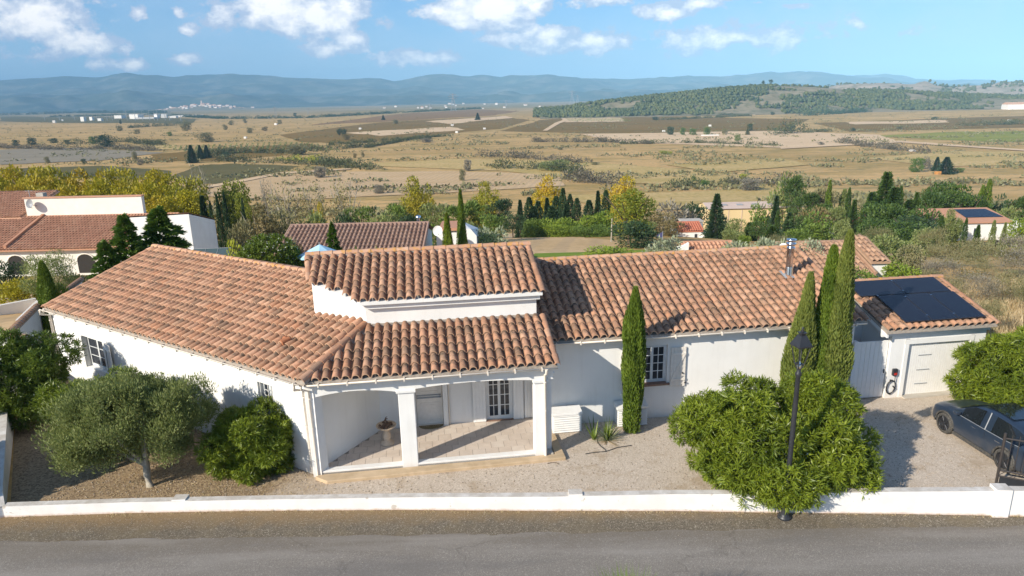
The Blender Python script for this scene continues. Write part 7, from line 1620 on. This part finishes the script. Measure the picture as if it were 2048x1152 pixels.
# mountains
mc = [(-500, 166), (-300, 158), (-100, 156), (0, 154), (60, 152), (130, 150), (200, 152), (250, 146), (300, 149), (345, 151), (400, 148), (462, 142), (500, 147), (560, 153), (600, 156), (700, 154), (760, 154), (795, 160), (830, 153), (900, 152), (1000, 152), (1100, 150), (1180, 150), (1250, 156), (1300, 154), (1400, 153), (1500, 149), (1600, 147), (1700, 150), (1800, 154), (1900, 159), (2048, 166), (2200, 168), (2500, 172)]
mc = [(u, v + 5) for u, v in mc]
hill('mountain_range', mc, 6800, 9800, 13000, MTNM, n=420, rows=60, amp=100, rough=.0009)
fc = [(-500, 190), (-100, 192), (100, 190), (250, 186), (400, 192), (520, 190), (650, 196), (800, 190), (950, 193), (1100, 188), (1200, 184), (1350, 180), (1500, 176), (1700, 172), (1900, 170), (2200, 172)]
hill('foothills', fc, 5600, 7000, 8600, MTNM, n=300, rows=34, amp=60, rough=.0022)
# town
wallm = simple('town_wall', (.80, .76, .70), .9); wallm2 = simple('town_wall_warm', (.66, .54, .44), .9)
def block(u, v, y_, wpx, hpx, mat, label, group, name='village_house', cat='house', roof=True):
    q = ground_hit(u, v); pm = px_m(q.x, q.y, q.z); w, h = wpx / pm, hpx / pm; e = empty(name, q, random.uniform(-.3, .3), label, cat, group)
    MB().box(-w / 2, w / 2, 0, w * .8, -1, h).build('wall', mat, e)
    if roof: MB().add([(-w / 2 - .3, -.3, h), (w / 2 + .3, -.3, h), (w / 2 + .3, w * .4, h + w * .12), (-w / 2 - .3, w * .4, h + w * .12), (w / 2 + .3, w * .8 + .3, h), (-w / 2 - .3, w * .8 + .3, h)], [(0, 1, 2, 3), (3, 2, 4, 5), (0, 3, 5), (1, 4, 2)]).build('roof', TILEN, e)
    return e
hill('town_hill', [(280, 222), (340, 216), (380, 211), (405, 209), (450, 212), (520, 216), (580, 222)], 4600, 5100, 5500, HILLM, n=40, rows=12, amp=2)
for i in range(70):
    u = random.gauss(405, 34) if i < 45 else random.uniform(330, 560); top = float(np.interp(u, [280, 340, 380, 405, 450, 520, 580], [222, 216, 211, 209, 212, 216, 222])); f_ = random.random(); v = top + 1 + f_ * 5; yy = 5080 - f_ * 260
    q = at_y(u, v, yy); pm = px_m(q.x, q.y, q.z); w, h = random.uniform(3, 7) / pm, random.uniform(2.2, 4) / pm; e = empty('village_house', q, random.uniform(-.3, .3), 'pale house of the far town under the mountains', 'house', 'houses of the far town')
    MB().box(-w / 2, w / 2, 0, w * .8, -9, h).build('wall', wallm if random.random() < .6 else wallm2, e); MB().add([(-w / 2 - .3, -.3, h), (w / 2 + .3, -.3, h), (w / 2 + .3, w * .4, h + w * .12), (-w / 2 - .3, w * .4, h + w * .12), (w / 2 + .3, w * .8 + .3, h), (-w / 2 - .3, w * .8 + .3, h)], [(0, 1, 2, 3), (3, 2, 4, 5), (0, 3, 5), (1, 4, 2)]).build('roof', TILEN, e)
for i in range(26): block(random.uniform(760, 1080), random.uniform(208, 218), 0, random.uniform(3, 6), random.uniform(1.5, 3), wallm, 'white building strung out along the far plain', 'far buildings across the plain')
q = at_y(403, 209, 5060); e = empty('church_tower', q, 0, 'church tower rising from the far town', 'tower'); MB().box(-4, 4, 0, 8, -9, 22).build('wall', wallm2, e); MB().add([(-4.3, -.3, 22), (4.3, -.3, 22), (4.3, 8.3, 22), (-4.3, 8.3, 22), (0, 4, 29)], [(0, 1, 4), (1, 2, 4), (2, 3, 4), (3, 0, 4)]).build('spire', TILEN, e)
block(2034, 219, 0, 34, 10, wallm, 'white farmhouse with flat roofs at the right edge under the hills', None, 'farmhouse', 'house')
for i, (u, v) in enumerate([(490, 277), (537, 237), (905, 252), (913, 266), (720, 259), (969, 259), (1328, 264), (1826, 303), (1770, 297), (2020, 243), (1420, 253), (551, 250)]):
    block(u, v, 0, 5 if i != 7 else 10, 3.5, wallm, 'tiny white cabin standing in the fields', 'tiny white field cabins', 'cabin', 'cabin', False)
block(1877, 349, 0, 10, 6, ORANGEW, 'tiny orange-roofed hut below the conifer trio', None, 'hut', 'hut', False); 
MB_w = ground_hit(1420, 272); tag(MB().box(-9, 9, 0, .6, -.3, 1.4).build('field_wall', wallm, None, MB_w), 'long low pale wall below the four round trees', 'wall')
# substation
for u, v, w, h in [(165, 243, 8, 9), (182, 241, 7, 7), (199, 242, 8, 5), (236, 237, 16, 6), (268, 238, 20, 9), (312, 237, 9, 9), (328, 236, 10, 8), (290, 238, 34, 3), (370, 234, 50, 3), (345, 236, 14, 4), (108, 246, 5, 5), (125, 242, 3, 3)]:
    block(u, v, 0, w, h, wallm, 'white building of the electricity substation on the left', 'substation buildings', 'substation_building', 'building', False)
for i, (u, hpx) in enumerate([(255, 22), (271, 24), (286, 22), (300, 20), (309, 20), (316, 22), (331, 22), (340, 20), (215, 14), (225, 12), (195, 12), (170, 12), (150, 12), (120, 12), (90, 12), (362, 18)]):
    q = ground_hit(u, 241); h = hpx / px_m(q.x, q.y, q.z); e = empty('gantry_mast', q, 0, 'slender steel mast of the electricity substation', 'mast', 'substation masts')
    MB().tube([(0, 0, -1), (0, 0, h)], [1.0, .35], 4).build('mast', GREY, e); MB().box(-9, 9, -.3, .3, h * .55, h * .55 + .7).build('crossbeam', GREY, e)
def pylon(u, vb, vt, label):
    q = ground_hit(u, vb); h = (vb - vt) / px_m(q.x, q.y, q.z + 15); e = empty('electricity_pylon', q, .3, label, 'pylon'); mb = MB(); r0 = h * .13; th = .011 * h
    prev = None
    for k in range(9):
        t = k / 8; r = r0 * (1 - t) ** 1.1 + h * .018; z = h * t; c = [Vector((sx * r, sy * r, z)) for sx, sy in ((1, 1), (-1, 1), (-1, -1), (1, -1))]
        if prev:
            for i in range(4): mb.tube([prev[i], c[i]], th, 3, cap=False); mb.tube([prev[i], c[(i + 1) % 4]], th * .7, 3, cap=False)
        prev = c
    mb.build('lattice', GREY, e)
    for z, w in ((.70, .24), (.82, .30), (.93, .2)): MB().tube([(-h * w, 0, h * z), (0, 0, h * (z + .03)), (h * w, 0, h * z)], th * 1.3, 4).build('cross_arm', GREY, e)
pylon(907, 222, 188, 'tallest lattice pylon in the plain, left of centre'); pylon(1144, 207, 182, 'pylon left of the small one before the wooded hill'); pylon(1155, 207, 190, 'small pylon at the left toe of the wooded hill'); pylon(551, 234, 214, 'faint pylon in the plain above the brown vineyards'); pylon(860, 220, 208, 'small faint pylon left of the tallest one'); pylon(1012, 212, 200, 'small faint pylon right of the tallest one'); pylon(617, 230, 216, 'small faint pylon between the two left ones')

# ================================================================ UNSEEN TREE ADDED OUTSIDE THE FRAME TO SHADE THE YARD CORNER
def side_tree(x, y, h, r, label):
    e = empty('added_shade_tree', (x, y, 0), 0, label, 'tree'); cl = clumps_in([(0, 0, h * .68, r, r, h * .3)], 26, r * .4); P, Nn = ell_points(16000, cl, (.2, 1.05)); V, F = leaf_quads(P, Nn + rdir(len(P)) * .8, .22, .15); link('crown', np_mesh('crown', V, F), e, FOL['olive']); MB().tube([(0, 0, -.1), (0, 0, h * .6)], [.16, .1], 8).build('trunk', BARK, e)
side_tree(-17.0, 15.7, 3.2, 1.5, 'unseen leafy tree added outside the left edge of the picture to shade the yard corner')

# ================================================================ HAZE
hm = bpy.data.materials.new('haze'); hm.use_nodes = True; hn = hm.node_tree; hn.nodes.remove(hn.nodes['Principled BSDF'])
pv = hn.nodes.new('ShaderNodeVolumePrincipled'); pv.inputs['Color'].default_value = (.40, .73, 1.0, 1); pv.inputs['Density'].default_value = 1.05e-4; pv.inputs['Anisotropy'].default_value = -0.35
hn.links.new(pv.outputs[0], hn.nodes['Material Output'].inputs['Volume'])
hz_ = MB().box(-14500, 14500, -500, 14600, -33, 560).build('haze', hm); hz_['kind'] = 'stuff'; hz_['label'] = 'pale blue haze over the whole plain'
hm.cycles.homogeneous_volume = True
